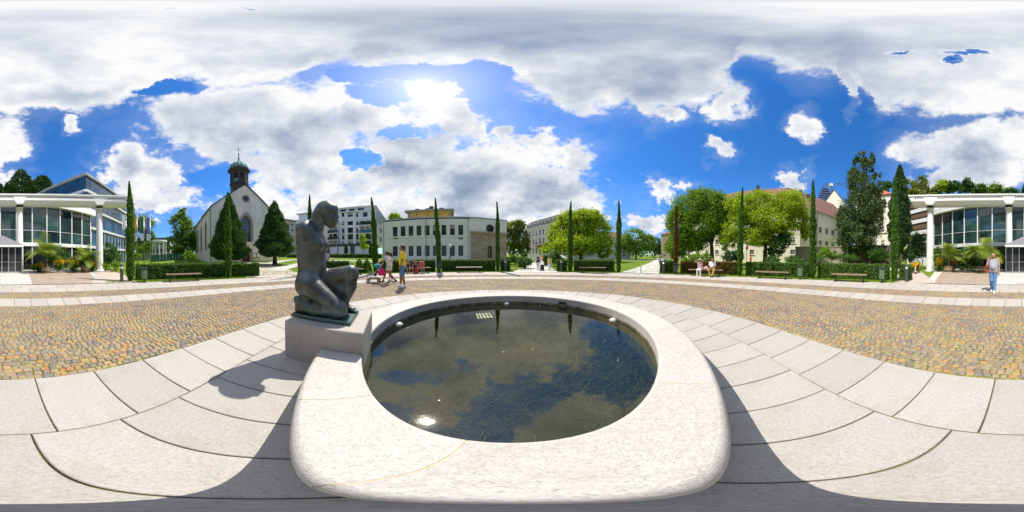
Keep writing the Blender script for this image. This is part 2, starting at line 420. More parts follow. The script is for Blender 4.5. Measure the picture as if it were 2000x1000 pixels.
def bronze():
    m, t, b, out = new_mat('patinated_bronze')
    co = t.add('ShaderNodeTexCoord').outputs['Object']
    n = t.noise(co, 3.0, 6, .65); n2 = t.noise(co, 45, 4, .7)
    sx = t.v('MULTIPLY', co, (9, 9, 1.3)); n3 = t.noise(sx, 1.6, 5, .7)
    c = t.mix(t.rng(n.outputs['Fac'], .35, .7), (.075, .070, .060), (.125, .165, .165))
    c = t.mix(t.m('MULTIPLY', t.rng(n3.outputs['Fac'], .5, .78), .7), c, (.20, .265, .26))
    c = t.mix(t.m('MULTIPLY', t.rng(n2.outputs['Fac'], .52, .75), .4), c, (.12, .085, .055))
    g = t.add('ShaderNodeNewGeometry'); sp = t.add('ShaderNodeSeparateXYZ'); t.link(g.outputs['Position'], sp.inputs[0])
    low = t.rng(sp.outputs[2], 1.0, .66)
    c = t.mix(t.m('MULTIPLY', low, t.rng(n.outputs['Fac'], .35, .6)), c, (.085, .15, .135))
    t.put(c, b.inputs['Base Color']); b.inputs['Metallic'].default_value = .40
    t.put(t.rng(n2.outputs['Fac'], .3, .7, .26, .50), b.inputs['Roughness'])
    bp = t.add('ShaderNodeBump'); bp.inputs['Strength'].default_value = .5; bp.inputs['Distance'].default_value = .008
    t.link(t.m('ADD', n2.outputs['Fac'], t.m('MULTIPLY', n3.outputs['Fac'], .7)), bp.inputs['Height']); t.link(bp.outputs[0], b.inputs['Normal'])
    return m
M['bronze'] = bronze()
def water():
    m, t, b, out = new_mat('pool_water')
    co = t.add('ShaderNodeTexCoord').outputs['Object']
    n = t.noise(co, 5.5, 4, .55); bp = t.add('ShaderNodeBump'); bp.inputs['Strength'].default_value = .05; bp.inputs['Distance'].default_value = .02
    t.link(n.outputs['Fac'], bp.inputs['Height'])
    gl = t.add('ShaderNodeBsdfGlossy'); gl.inputs['Roughness'].default_value = .02; gl.inputs['Color'].default_value = (1.0, .95, .80, 1); t.link(bp.outputs[0], gl.inputs['Normal'])
    tr = t.add('ShaderNodeBsdfTransparent'); tr.inputs['Color'].default_value = (.70, .74, .50, 1)
    g = t.add('ShaderNodeNewGeometry')                       # Schlick reflectance, the same from above and below
    cs = t.m('ABSOLUTE', t.v('DOT_PRODUCT', g.outputs['Normal'], g.outputs['Incoming']))
    fr = t.m('MULTIPLY_ADD', t.m('POWER', t.m('SUBTRACT', 1.0, cs), 5.0), .89, .11)
    mx = t.add('ShaderNodeMixShader'); t.link(fr, mx.inputs[0]); t.link(tr.outputs[0], mx.inputs[1]); t.link(gl.outputs[0], mx.inputs[2])
    t.link(mx.outputs[0], out.inputs[0])
    return m
M['water'] = water()
M['poolfloor'] = mat('pool_floor_algae', (.012, .014, .007), .9, .5, 2.2, .5, 30, col2=(.036, .038, .013), fine=.4)
M['poolwall'] = mat('pool_wall_algae', (.10, .10, .06), .8, .4, 3, .3, 30, col2=(.17, .155, .11))
def glass(name, col, rough=.03, ior=1.6):
    m, t, b, out = new_mat(name)
    co = t.add('ShaderNodeTexCoord').outputs['Object']; oi = t.add('ShaderNodeObjectInfo')
    n = t.noise(co, .6, 3, .5)
    c = t.mix(t.rng(n.outputs['Fac'], .35, .65), tuple(x*.6 for x in col), tuple(x*1.3 for x in col))
    c = t.mix(1.0, c, t.m('MULTIPLY_ADD', oi.outputs['Random'], .9, .55), 'MULTIPLY')
    t.put(c, b.inputs['Base Color']); b.inputs['Roughness'].default_value = rough; b.inputs['IOR'].default_value = ior
    bp = t.add('ShaderNodeBump'); bp.inputs['Strength'].default_value = .05; bp.inputs['Distance'].default_value = .05
    t.link(n.outputs['Fac'], bp.inputs['Height']); t.link(bp.outputs[0], b.inputs['Normal'])
    return m
M['glass'] = glass('window_glass', (.025, .03, .035))
M['glass_teal'] = glass('curtain_wall_glass', (.022, .055, .058), .03, 1.75)
M['glass_blue'] = glass('office_glass', (.022, .06, .11), .04, 1.6)
M['white'] = mat('white_paint', (.80, .80, .79), .6, .04, 1.5, .05, 20)
M['offwhite'] = mat('offwhite_render', (.80, .75, .66), .9, .06, .6, .1, 30, fine=.03)
M['cream'] = mat('cream_render', (.80, .735, .62), .9, .06, .5, .1, 30, fine=.03)
M['churchwall'] = mat('church_render', (.86, .73, .59), .92, .10, .5, .2, 30, fine=.05)
M['beige'] = mat('beige_render', (.58, .50, .40), .9, .06, .5)
M['aptwhite'] = mat('apartment_render', (.80, .76, .71), .9, .05, .4)
M['greyplinth'] = mat('dark_plinth', (.10, .10, .115), .8, .15, 1.0)
M['hotel'] = mat('hotel_render', (.72, .66, .63), .9, .08, .5)
M['yellow'] = mat('ochre_render', (.70, .42, .10), .9, .08, .5)
M['stone'] = brickpave('ashlar_stone', (.37, .28, .18), (.50, .40, .27), (.22, .17, .11), 1.0, .85, .36, (.872, .489))
M['sandstone'] = mat('sandstone_trim', (.42, .32, .24), .9, .12, 3, .2, 30)
M['wallstone'] = mat('rough_stone_wall', (.36, .32, .26), .95, .22, 1.6, .6, 8, fine=.15)
M['roofred'] = mat('roof_brown_tiles', (.20, .105, .075), .9, .2, 2.0, .5, 12, fine=.2)
M['rooforange'] = mat('roof_orange_tiles', (.42, .13, .07), .9, .15, 2.0, .5, 12, fine=.2)
M['roofgrey'] = mat('roof_grey_sheet', (.42, .42, .43), .6, .1, 1.0)
M['slate'] = mat('dark_slate', (.075, .06, .055), .8, .3, 3, .5, 20, fine=.2)
M['copper'] = mat('copper_patina', (.10, .24, .20), .7, .25, 3, .2, 20, col2=(.20, .38, .32))
M['frame_dark'] = mat('dark_window_frame', (.06, .06, .065), .5, .1, 3)
M['frame_white'] = mat('white_window_frame', (.72, .72, .70), .5, .05, 3)
M['frame_brown'] = mat('brown_frame', (.16, .10, .06), .7, .2, 5)
M['shutter'] = mat('grey_shutter', (.115, .12, .135), .6, .12, 2)
M['wood'] = mat('bench_wood', (.30, .19, .12), .7, .3, 12, .3, 60, fine=.2)
M['woodpale'] = mat('weathered_bench_wood', (.46, .40, .33), .7, .2, 12, .3, 60, fine=.2)
M['barrel'] = mat('barrel_wood', (.36, .25, .15), .8, .25, 8, .3, 50)
M['iron'] = mat('dark_iron', (.035, .035, .038), .5, .2, 8, metal=.4)
M['anthracite'] = mat('anthracite_bollard', (.075, .08, .095), .45, .12, 5, metal=.2)
M['steel'] = mat('brushed_steel', (.50, .50, .50), .35, .1, 20, metal=.9)
M['bingreen'] = mat('bin_green', (.105, .165, .10), .5, .12, 6)
M['bindark'] = mat('bin_dark', (.05, .065, .06), .5, .12, 6)
M['door'] = mat('dark_wood_door', (.07, .045, .035), .7, .2, 6)
M['red'] = mat('red_enamel', (.62, .02, .02), .4, .05, 5)
M['orangep'] = mat('orange_plastic', (.78, .13, .03), .5, .08, 5)
def cloth(n, c, v=.1): return mat(n, c, .9, v, 14, .35, 90)
SK = (.46, .25, .16)
M['skin'] = mat('skin', SK, .55, .08, 9); M['skin_tan'] = mat('skin_tanned', (.36, .17, .095), .5, .08, 9)
M['hair_dark'] = mat('dark_hair', (.03, .018, .012), .5, .3, 40); M['hair_brown'] = mat('brown_hair', (.10, .055, .03), .5, .3, 40)
M['hair_grey'] = mat('grey_hair', (.48, .45, .41), .6, .2, 40); M['eye'] = mat('eye_dark', (.02, .015, .012), .2, .1, 3)
# ---------------------------------------------------------------- SDF modelling (continuous organic bodies)
def _smin(a, b, k):
    if k <= 0: return np.minimum(a, b)
    h = np.clip(.5+.5*(b-a)/k, 0, 1)
    return b+(a-b)*h-k*h*(1-h)
def sdf_mesh(name, prims, cell, mats):
    """prims: ('c',a,b,ra,rb,k) tapered capsule | ('e',c,(rx,ry,rz),k[,rot3x3]) ellipsoid | ('cut',point,normal) | ('sub',a,b,ra,rb,k)"""
    lo = np.full(3, 1e9); hi = -lo
    for p in prims:
        if p[0] == 'c':
            for q, r in ((p[1], p[3]), (p[2], p[4])): lo = np.minimum(lo, np.array(q)-r); hi = np.maximum(hi, np.array(q)+r)
        elif p[0] == 'e':
            r = max(p[2]) if len(p) > 4 else np.array(p[2]); lo = np.minimum(lo, np.array(p[1])-r); hi = np.maximum(hi, np.array(p[1])+r)
    lo -= 3*cell; hi += 3*cell
    n = np.ceil((hi-lo)/cell).astype(int)+1
    ax = [lo[i]+cell*np.arange(n[i]) for i in range(3)]
    Fd = np.full(n, 10.0)
    for p in prims:
        if p[0] == 'cut':
            q, nn = np.array(p[1]), np.array(p[2])
            d = (ax[0][:, None, None]-q[0])*nn[0]+(ax[1][None, :, None]-q[1])*nn[1]+(ax[2][None, None, :]-q[2])*nn[2]
            Fd = np.maximum(Fd, d); continue
        if p[0] in 'c' or p[0] == 'sub':
            a, b, ra, rb, k = np.array(p[1], float), np.array(p[2], float), p[3], p[4], p[5]
            mg = max(ra, rb)+k+2*cell; bl, bh = np.minimum(a, b)-mg, np.maximum(a, b)+mg
        else:
            c, rr, k = np.array(p[1], float), np.array(p[2], float), p[3]
            mg = (rr.max() if len(p) > 4 else rr)+k+2*cell; bl, bh = c-mg, c+mg
        i0 = np.clip(((bl-lo)/cell).astype(int), 0, n-1); i1 = np.clip(((bh-lo)/cell).astype(int)+2, 1, n)
        sl_ = tuple(slice(i0[i], i1[i]) for i in range(3))
        x, y, z = np.meshgrid(*[ax[i][sl_[i]] for i in range(3)], indexing='ij')
        if p[0] == 'e':
            q = np.stack([x-c[0], y-c[1], z-c[2]], -1)
            if len(p) > 4: q = q @ np.array(p[4])
            l = np.sqrt(((q/rr)**2).sum(-1))+1e-9; g = np.sqrt(((q/rr**2)**2).sum(-1))+1e-9
            d = l*(l-1)/g; d = np.where(l < .2, -rr.min(), d)
        else:
            ab = b-a; L2 = max((ab**2).sum(), 1e-9)
            t = np.clip(((x-a[0])*ab[0]+(y-a[1])*ab[1]+(z-a[2])*ab[2])/L2, 0, 1)
            d = np.sqrt((x-a[0]-t*ab[0])**2+(y-a[1]-t*ab[1])**2+(z-a[2]-t*ab[2])**2)-(ra+(rb-ra)*t)
        if p[0] == 'sub': Fd[sl_] = -_smin(-Fd[sl_], d, k)
        else: Fd[sl_] = _smin(Fd[sl_], d, k)
    # surface nets
    S = Fd < 0
    nx, ny, nz = n-1
    c8 = [(i, j, k) for i in (0, 1) for j in (0, 1) for k in (0, 1)]
    cnt = sum(S[i:i+nx, j:j+ny, k:k+nz].astype(np.int8) for i, j, k in c8)
    act = (cnt > 0) & (cnt < 8)
    idx = -np.ones((nx, ny, nz), int); I = np.argwhere(act); idx[act] = np.arange(len(I))
    acc = np.zeros((len(I), 3)); w = np.zeros(len(I))
    for a in c8:
        for ax_ in range(3):
            if a[ax_] == 1: continue
            b = list(a); b[ax_] = 1
            fa = Fd[I[:, 0]+a[0], I[:, 1]+a[1], I[:, 2]+a[2]]; fb = Fd[I[:, 0]+b[0], I[:, 1]+b[1], I[:, 2]+b[2]]
            mk = (fa < 0) != (fb < 0); tt = np.where(mk, fa/np.where(mk, fa-fb, 1), 0)
            pos = np.array(a, float)+np.zeros((len(I), 3)); pos[:, ax_] = tt
            acc[mk] += pos[mk]; w[mk] += 1
    V = lo+(I+acc/w[:, None])*cell
    Q = []
    for ax_ in range(3):
        o1, o2 = [q for q in range(3) if q != ax_]
        s0 = [slice(1, None)]*3; s0 = [slice(0, None)]*3
        A_ = np.take(S, range(0, n[ax_]-1), ax_); B_ = np.take(S, range(1, n[ax_]), ax_)
        E = np.argwhere(A_ != B_)
        E = E[(E[:, o1] > 0) & (E[:, o2] > 0) & (E[:, o1] < n[o1]-1) & (E[:, o2] < n[o2]-1)]
        def g(d1, d2):
            J = E.copy(); J[:, o1] += d1; J[:, o2] += d2
            return idx[J[:, 0], J[:, 1], J[:, 2]]
        q = np.stack([g(-1, -1), g(0, -1), g(0, 0), g(-1, 0)], 1)
        flip = A_[E[:, 0], E[:, 1], E[:, 2]]
        if ax_ == 1: flip = ~flip
        q[~flip] = q[~flip][:, ::-1]
        Q.append(q)
    Fq = np.concatenate(Q); Fq = Fq[(Fq >= 0).all(1)]
    return mesh_from(name, V, Fq, mats, True)

# ---------------------------------------------------------------- terrain
def sst(a, b, x): t = np.clip((x-a)/(b-a), 0, 1); return t*t*(3-2*t)
def G(x, y):
    x = np.asarray(x, float); y = np.asarray(y, float)
    r = np.hypot(x, y-CY); d = np.hypot(x, y); az = np.degrees(np.arctan2(x, y))
    wl = sst(-135, -112, az)*(1-sst(-42, -22, az))
    z = np.minimum(.030*np.maximum(0, r-15), 2.1)*wl
    back = np.where(az > 0, sst(112, 140, az), 1-sst(-168, -156, az))
    back2 = np.where(az > 0, sst(125, 135, az), 1)*(np.abs(az) > 100)
    z = z + 30*sst(48, 105, d)*back
    return np.where(r < 11.42, -.07, z)
def gz(p): return float(G(p[0], p[1]))

rad = [2.32, 4, 7, 9.5, 11.2, 11.41, 11.43, 12, 13, 14, 16, 18, 21, 25, 30, 36, 43, 52, 62, 75, 90, 110, 140, 190, 280, 420, 700, 1200]
NA = 180
Vg = []; Fg = []
for r_ in rad:
    for k in range(NA):
        a = 2*math.pi*k/NA; x, y = r_*math.sin(a), CY+r_*math.cos(a)
        Vg.append((x, y, 0))
Vg = np.array(Vg); Vg[:, 2] = G(Vg[:, 0], Vg[:, 1])
for i in range(len(rad)-1):
    for k in range(NA): Fg.append((i*NA+k, i*NA+(k+1) % NA, (i+1)*NA+(k+1) % NA, (i+1)*NA+k))
ground = ob('ground', mesh_from('ground', Vg, np.array(Fg)[:, ::-1], M['grass'], True)); tag(ground, kind='structure')

def strip(name, pts, mat_, z=.006, kind='structure', n=14):
    """draped path: pts = [(x, y, width)]"""
    P_ = []
    for i in range(len(pts)-1):
        for k in range(n): t = k/n; P_.append([pts[i][j]+(pts[i+1][j]-pts[i][j])*t for j in range(3)])
    P_.append(list(pts[-1]))
    for _ in range(10):
        Q_ = [p[:] for p in P_]
        for i in range(1, len(P_)-1):
            P_[i] = [(Q_[i-1][j]+2*Q_[i][j]+Q_[i+1][j])/4 for j in range(3)]
    V = []; F = []; m = 6
    for i, p in enumerate(P_):
        a, b = P_[max(i-1, 0)], P_[min(i+1, len(P_)-1)]
        d = Vector((b[0]-a[0], b[1]-a[1])).normalized(); nrm = Vector((-d.y, d.x))
        for k in range(m+1):
            o = (k/m-.5)*p[2]; x, y = p[0]+nrm.x*o, p[1]+nrm.y*o
            V.append((x, y, max(float(G(x, y)), 0)+z))
    for i in range(len(P_)-1):
        for k in range(m): a = i*(m+1)+k; F.append((a, a+1, a+m+2, a+m+1))
    o = ob(name, mesh_from(name, V, F, mat_)); tag(o, kind=kind); return o

# ---------------------------------------------------------------- plaza: slabs and cobbles
def sector(r0, r1, da, z0, z1, gap=.006, bev=.006, seg=5):
    """slab of a ring, centred on angle 0 (towards +Y), local origin at the plaza centre"""
    V = []; F = []
    def row(ra, rb, g, z):
        s = len(V)
        for rr in (ra, rb):
            h = da/2-g/rr
            for k in range(seg+1):
                a = -h+2*h*k/seg; V.append((rr*math.sin(a), rr*math.cos(a), z))
        return s
    m = seg+1
    b = row(r0+gap, r1-gap, gap, z0); c = row(r0+gap, r1-gap, gap, z1-bev); d = row(r0+gap+bev, r1-gap-bev, gap+bev, z1)
    loop = lambda s: [s+k for k in range(m)]+[s+m+k for k in range(m-1, -1, -1)]
    for lo_, hi_ in ((b, c), (c, d)):
        L, H = loop(lo_), loop(hi_); n = len(L)
        for i in range(n): F.append((L[i], H[i], H[(i+1) % n], L[(i+1) % n]))
    for k in range(seg): F.append((d+k, d+m+k, d+m+k+1, d+k+1))
    return V, F
def ring_mesh(name, r0, r1, z, mat_, n=144):
    V = []; F = []
    for k in range(n):
        a = 2*math.pi*k/n
        V += [(r0*math.sin(a), CY+r0*math.cos(a), z), (r1*math.sin(a), CY+r1*math.cos(a), z)]
    for k in range(n): a = 2*k; b = 2*((k+1) % n); F.append((a, a+1, b+1, b))
    return mesh_from(name, V, F, mat_)
RB = dict(slab_in=(2.40, 3.39), slab_out=(3.39, 4.22), cob=(4.22, 7.45), band=(7.45, 8.38), strip=(8.38, 9.5), walk=(9.5, 11.4))
plaza = ob('plaza_paving', ring_mesh('plaza_paving', 2.33, 11.42, -.022, M['joint'])); tag(plaza, kind='structure')
def place_ring(name, r0, r1, n, off, mat_, skip=()):
    V, F = sector(r0, r1, 2*math.pi/n, -.021, 0.0, gap=.005)
    me = mesh_from(name, V, F, mat_)
    for k in range(n):
        if k in skip: continue
        o = ob(name, me, plaza, world=False); a = off+2*math.pi*k/n
        o.location = (0, CY, random.uniform(-.0022, .0022)); o.rotation_euler = (random.uniform(-.0004, .0004), random.uniform(-.0004, .0004), -a)
place_ring('granite_slab', *RB['slab_in'], 42, R(180+2+4.28), M['slab'])
place_ring('granite_slab', *RB['slab_out'], 42, R(180), M['slab'])
place_ring('granite_slab', *RB['band'], 92, R(1.2), M['slab2'])
place_ring('walkway_slab', 9.5, 10.45, 76, R(.7), M['slab2'])
place_ring('walkway_slab', 10.45, 11.4, 76, R(3.1), M['slab2'])

def cobble_rows(r0, r1, pitch, wid, seed):
    rg = np.random.default_rng(seed); C = []
    nr = max(1, round((r1-r0-.02)/pitch)); p = (r1-r0-.02)/nr
    for i in range(nr):
        rr = r0+.01+p*(i+.5); L = 2*math.pi*rr; w = []
        while sum(w) < L: w.append(wid*rg.uniform(.78, 1.25))
        w = np.array(w)*L/sum(w); s = np.cumsum(w)+rg.uniform(0, 1)
        a = (s-w/2)/rr
        wave = .016*np.sin(a*11+i*.5)+.010*np.sin(a*29+i*.35)*(0 < i < nr-1)
        for k in range(len(w)): C.append((a[k], rr+wave[k]+rg.normal(0, .003), w[k]-rg.uniform(.007, .016), p-rg.uniform(.007, .016), rg.normal(0, .035), rg.uniform(-.006, .004)))
    return C
def cob_local(jit):
    """unit cobble: rounded top, 12 vertices"""
    b = [(-.5, -.5), (.5, -.5), (.5, .5), (-.5, .5)]
    V = []
    for z, s in ((-.03, 1.0), (-.006, 1.0), (0.0, .82)):
        for q, (x, y) in enumerate(b): V.append((x*s*jit[q][0], y*s*jit[q][1], z))
    F = []
    for l in (0, 4):
        for k in range(4): F.append((l+k, l+(k+1) % 4, l+4+(k+1) % 4, l+4+k))
    F.append((8, 9, 10, 11))
    return V, F
cobs = cobble_rows(*RB['cob'], .079, .090, 3)
dist = [math.hypot(c[1]*math.sin(c[0]), CY+c[1]*math.cos(c[0])) for c in cobs]
near = set(np.argsort(dist)[:296].tolist())
variants = []
for q in range(8):
    j = [(random.uniform(.86, 1.06), random.uniform(.86, 1.06)) for _ in range(4)]
    variants.append(mesh_from('cobble', *cob_local(j), M['cobble1']))
bed = ob('moss_bed', ring_mesh('moss_bed', RB['cob'][0], RB['cob'][1], -.014, M['bed']), plaza)
bed2 = ob('moss_bed', ring_mesh('moss_bed', RB['strip'][0], RB['strip'][1], -.014, M['bed']), plaza)
for i in sorted(near):
    a, r_, w, d, rot, dz = cobs[i]
    o = ob('cobble', variants[i % 8], plaza, world=False)
    o.location = (r_*math.sin(a), CY+r_*math.cos(a), dz); o.rotation_euler = (random.gauss(0, .02), random.gauss(0, .02), -a+rot); o.scale = (w, d, 1)
def cob_stuff(name, C):
    C = np.array(C); n = len(C)
    j = RNG.uniform(.86, 1.06, (n, 4, 2))
    b = np.array([(-.5, -.5), (.5, -.5), (.5, .5), (-.5, .5)])
    V = np.zeros((n, 12, 3))
    for l, (z, s) in enumerate(((-.03, 1.0), (-.006, 1.0), (0.0, .82))):
        xy = b[None]*s*j*np.stack([C[:, 2], C[:, 3]], 1)[:, None, :]
        ang = -C[:, 0]+C[:, 4]; c, s_ = np.cos(ang)[:, None], np.sin(ang)[:, None]
        V[:, l*4:l*4+4, 0] = (C[:, 1]*np.sin(C[:, 0]))[:, None]+xy[..., 0]*c-xy[..., 1]*s_
        V[:, l*4:l*4+4, 1] = (CY+C[:, 1]*np.cos(C[:, 0]))[:, None]+xy[..., 0]*s_+xy[..., 1]*c
        V[:, l*4:l*4+4, 2] = z+C[:, 5][:, None]+(RNG.normal(0, .0016, (n, 4)) if l == 2 else 0)
    f = []
    for l in (0, 4):
        for k in range(4): f.append((l+k, l+(k+1) % 4, l+4+(k+1) % 4, l+4+k))
    f.append((8, 9, 10, 11)); f = np.array(f)
    F = (f[None]+12*np.arange(n)[:, None, None]).reshape(-1, 4)
    o = ob(name, mesh_from(name, V.reshape(-1, 3), F, M['cobble']), plaza); tag(o, kind='stuff')
cob_stuff('cobbles', [c for i, c in enumerate(cobs) if i not in near])
cob_stuff('strip_cobbles', cobble_rows(*RB['strip'], .085, .10, 5))

# tufts of moss and grass in the cobble joints
def blades(name, pts, h, w, lean, mat_, parent=None, per=1):
    n = len(pts)*per; p = np.repeat(np.array(pts), per, 0)
    a = RNG.uniform(0, 2*math.pi, n); hh = h*RNG.uniform(.5, 1.2, n); ww = w*RNG.uniform(.7, 1.3, n)
    la = RNG.uniform(0, 2*math.pi, n); ll = lean*RNG.uniform(.2, 1.0, n)*hh
    base = p+np.stack([RNG.normal(0, h*.35, n), RNG.normal(0, h*.35, n), np.zeros(n)], 1)
    dx = np.stack([np.cos(a)*ww, np.sin(a)*ww, np.zeros(n)], 1)
    top = base+np.stack([np.cos(la)*ll, np.sin(la)*ll, hh], 1)
    V = np.stack([base-dx, base+dx, top+dx*.25, top-dx*.25], 1).reshape(-1, 3)
    o = ob(name, mesh_from(name, V, np.arange(4*n).reshape(-1, 4), mat_), parent); return o
rg = np.random.default_rng(11); pts = []
for c in cobs:
    patch = math.sin(c[0]*23+c[1]*9)+math.sin(c[0]*47-c[1]*17+1)+rg.normal(0, .8)
    if patch > .15:
        rr = c[1]+c[3]/2+.006; aa = c[0]+rg.uniform(-.5, .5)*c[2]/c[1]
        pts.append((rr*math.sin(aa), CY+rr*math.cos(aa), -.014))
        if rg.random() < .6:
            aa = c[0]+(c[2]/2+.007)/c[1]; rr = c[1]+rg.uniform(-.5, .5)*c[3]; pts.append((rr*math.sin(aa), CY+rr*math.cos(aa), -.014))
tag(blades('moss_tufts', pts, .018, .006, .9, M['moss'], plaza, 4), kind='stuff')
pts = []
for th in np.linspace(0, 2*math.pi, 900):
    if math.sin(th*9)+math.sin(th*21+2) > .1: pts.append(tuple(pol(th, 3.39, -.02)))
for k in range(42):
    if k % 3 == 0:
        for q in np.linspace(3.4, 4.2, 26): pts.append(tuple(pol(R(180)+(k+.5)*2*math.pi/42, q, -.02)))
tag(blades('joint_moss', pts, .014, .005, .8, M['moss'], plaza, 6), kind='stuff')

# ---------------------------------------------------------------- pool
RI, RO, RZ, WZ = 2.06, 2.55, .30, .075
pool = thing('fountain_pool', 'round pool with a broad pale granite rim in the middle of the cobbled plaza', 'fountain', (0, CY, 0))
def lathe_arc(prof, a0, a1, seg):
    V = []; F = []; n = len(prof)
    for k in range(seg+1):
        a = a0+(a1-a0)*k/seg
        for r_, z in prof: V.append((r_*math.sin(a), CY+r_*math.cos(a), z))
    for k in range(seg):
        for i in range(n): j = (i+1) % n; F.append((k*n+i, k*n+j, (k+1)*n+j, (k+1)*n+i))
    F += [tuple(range(n)), tuple(range(seg*n, seg*n+n))[::-1]]
    return V, F
def rim_profile():
    p = [(RI, -.05), (RI, RZ-.03), (RI+.008, RZ-.008), (RI+.03, RZ)]
    for k in range(1, 9):
        a = math.pi/2*(1-k/8*1.0); q = .05
        p.append((RO-q+q*math.cos(a), RZ-q+q*math.sin(a)))
    p[4:4] = [(RO-.07, RZ)]
    p += [(RO-.004, .05), (RO-.03, -.02)]
    return p
joints = [-33, -2.5, 27, 57, 87, 119, 152, 183.4, 201.5, 229, 268, 298, 327]
for i in range(len(joints)-1):
    g = .0045/2.3
    V, F = lathe_arc(rim_profile(), R(joints[i])+g, R(joints[i+1])-g, max(4, int((joints[i+1]-joints[i])/2.5)))
    ob('rim_stone', mesh_from('rim_stone', V, F, M['rim'], False), pool)
M['mortar'] = mat('rim_mortar', (.50, .43, .28), .9, .15, 20)
for i in range(len(joints)-1):
    V, F = lathe_arc([(q[0]+(.003 if q[0] < 2.2 else -.003), q[1]-(.002 if q[1] > .2 else 0)) for q in rim_profile()], R(joints[i])-.005, R(joints[i])+.005, 1)
    ob('mortar_joint', mesh_from('mortar_joint', V, F, M['mortar']), pool)
V, F = lathe_arc([(RI-.004, -.40), (RI-.004, .06), (RI+.10, .06), (RI+.10, -.40)], 0, 2*math.pi, 72)
ob('basin_wall', mesh_from('basin_wall', V, F, M['poolwall']), pool)
V, F = lathe_arc([(RI-.006, .05), (RI-.006, .125), (RI+.05, .125), (RI+.05, .05)], 0, 2*math.pi, 72)
ob('wet_stone_band', mesh_from('wet_stone_band', V, F, mat('wet_stone', (.17, .15, .115), .45, .5, 6, .2, 30, col2=(.30, .265, .21))), pool)
disc = lambda r_, z, n=72: ([(r_*math.sin(2*math.pi*k/n), CY+r_*math.cos(2*math.pi*k/n), z) for k in range(n)], [tuple(range(n))[::-1]])
ob('basin_floor', mesh_from('basin_floor', *disc(RI+.06, -.36), M['poolfloor']), pool)
wat = ob('water', mesh_from('water', *disc(RI-.006, WZ), M['water'])); tag(wat, kind='structure')
# weed on the basin floor
pts = []
for _ in range(5200):
    a = rg.uniform(0, 2*math.pi); r_ = 1.98*math.sqrt(rg.random()); x, y = r_*math.sin(a), r_*math.cos(a)
    if math.sin(x*4+y*2)+math.sin(y*5-x*3+1)+.9*x+rg.normal(0, .8) > .1: pts.append((x, CY+y, -.36))
weeds = blades('water_weed', pts, .085, .006, 1.9, M['weed'], None, 4)
tag(weeds, 'yellow green water weed growing over the dark pool floor', 'water weed', kind='stuff')
# underwater lamps, overflow slot, floating grid
for px, py in ((992, 594), (1200, 636), (781, 626)):
    p = circ(px, RI-.055); th = theta(p); n_ = Vector((-math.sin(th), -math.cos(th), 0))
    lm = thing('pool_lamp', {992: 'small round silver lamp at the far water edge of the pool', 1200: 'bright round lamp at the right water edge of the pool', 781: 'dull round lamp in the shade at the left water edge of the pool'}[px], 'pool lamp', (p.x, p.y, WZ-.02), 0, 'lamps inside the pool wall')
    b = MB(); c = Vector((p.x, p.y, WZ+.012)); b.lathe((c.x, c.y, c.z-.03), [(.075, -.06), (.085, 0), (.08, .028), (.05, .042), (.02, .046)], 18); b.build('lamp_housing', mat('dull_grey_metal', (.42, .42, .40), .6), lm, True)
    b = MB(); b.lathe((c.x, c.y, c.z-.03), [(.05, .0425), (.045, .05), (.01, .052)], 18); b.build('lens', M['white'], lm, True)
p = circ(1101, RI+.004); th = theta(p)
b = MB(); b.box((p.x, p.y, .165), (.24, .03, .07), -th); o = b.build('overflow_slot', M['iron'], pool)
g0 = gp(948, 617, WZ)
fg = thing('floating_grid', 'small pale yellow square grid floating on the dark pool water', 'grid', (g0.x, g0.y, WZ), R(20))
b = MB()
for k in range(5): b.box((-.15+.075*k, 0, .004), (.012, .32, .012)); b.box((0, -.15+.075*k, .007), (.32, .012, .012))
b.build('grid_bars', mat('pale_yellow_plastic', (.62, .62, .42), .6), fg, world=False)
# white specks: petals drifting on the water
fl = []
for _ in range(13):
    a = rg.uniform(0, 2*math.pi); r_ = 1.9*math.sqrt(rg.random()); fl.append((r_*math.sin(a), CY+r_*math.cos(a)))
b = MB()
for x, y in fl:
    s = rg.uniform(.004, .008); b.add([(x-s, y-s, WZ+.002), (x+s, y-s*.6, WZ+.002), (x+s*.7, y+s, WZ+.005), (x-s*.6, y+s, WZ+.002)], [(0, 1, 2, 3)])
tag(b.build('drifting_petals', M['white']), 'tiny white petals drifting on the pool water', 'petals', kind='stuff')

# ---------------------------------------------------------------- pedestal and statue
PA, PB, PD = Vector((-2.053, .392, 0)), Vector((-1.317, 1.059, 0)), Vector((-1.851, 1.598, 0))
fdir = (PB-PA).normalized(); ldir = Vector((-fdir.y, fdir.x, 0)); PC = (PA+PD)/2; prz = math.atan2(fdir.y, fdir.x)
ped = thing('pedestal', 'square rough grey granite pedestal under the bronze statue at the pool edge', 'pedestal', (PC.x, PC.y, 0), prz)
def bevel_box(lx, ly, z0, z1, bv):
    V = []; F = []
    for z, q in ((z0, 0), (z1-bv, 0), (z1, bv)):
        for sx, sy in ((-1, -1), (1, -1), (1, 1), (-1, 1)): V.append((sx*(lx/2-q), sy*(ly/2-q), z))
    for l in (0, 4):
        for k in range(4): F.append((l+k, l+(k+1) % 4, l+4+(k+1) % 4, l+4+k))
    F += [(8, 9, 10, 11), (3, 2, 1, 0)]
    return V, F
ob('granite_block', mesh_from('granite_block', *bevel_box(1.0, .76, -.2, .612, .012), M['pedestal']), ped, world=False)
SO = Vector((-2.0, .99, .612))
stat = thing('bronze_statue', 'green bronze statue of a kneeling nude figure with one knee raised', 'statue', SO, prz)
ob('base_plate', mesh_from('base_plate', *bevel_box(.84, .48, .001, .055, .012), M['bronze']), stat, world=False).location = (-.06, 0, 0)
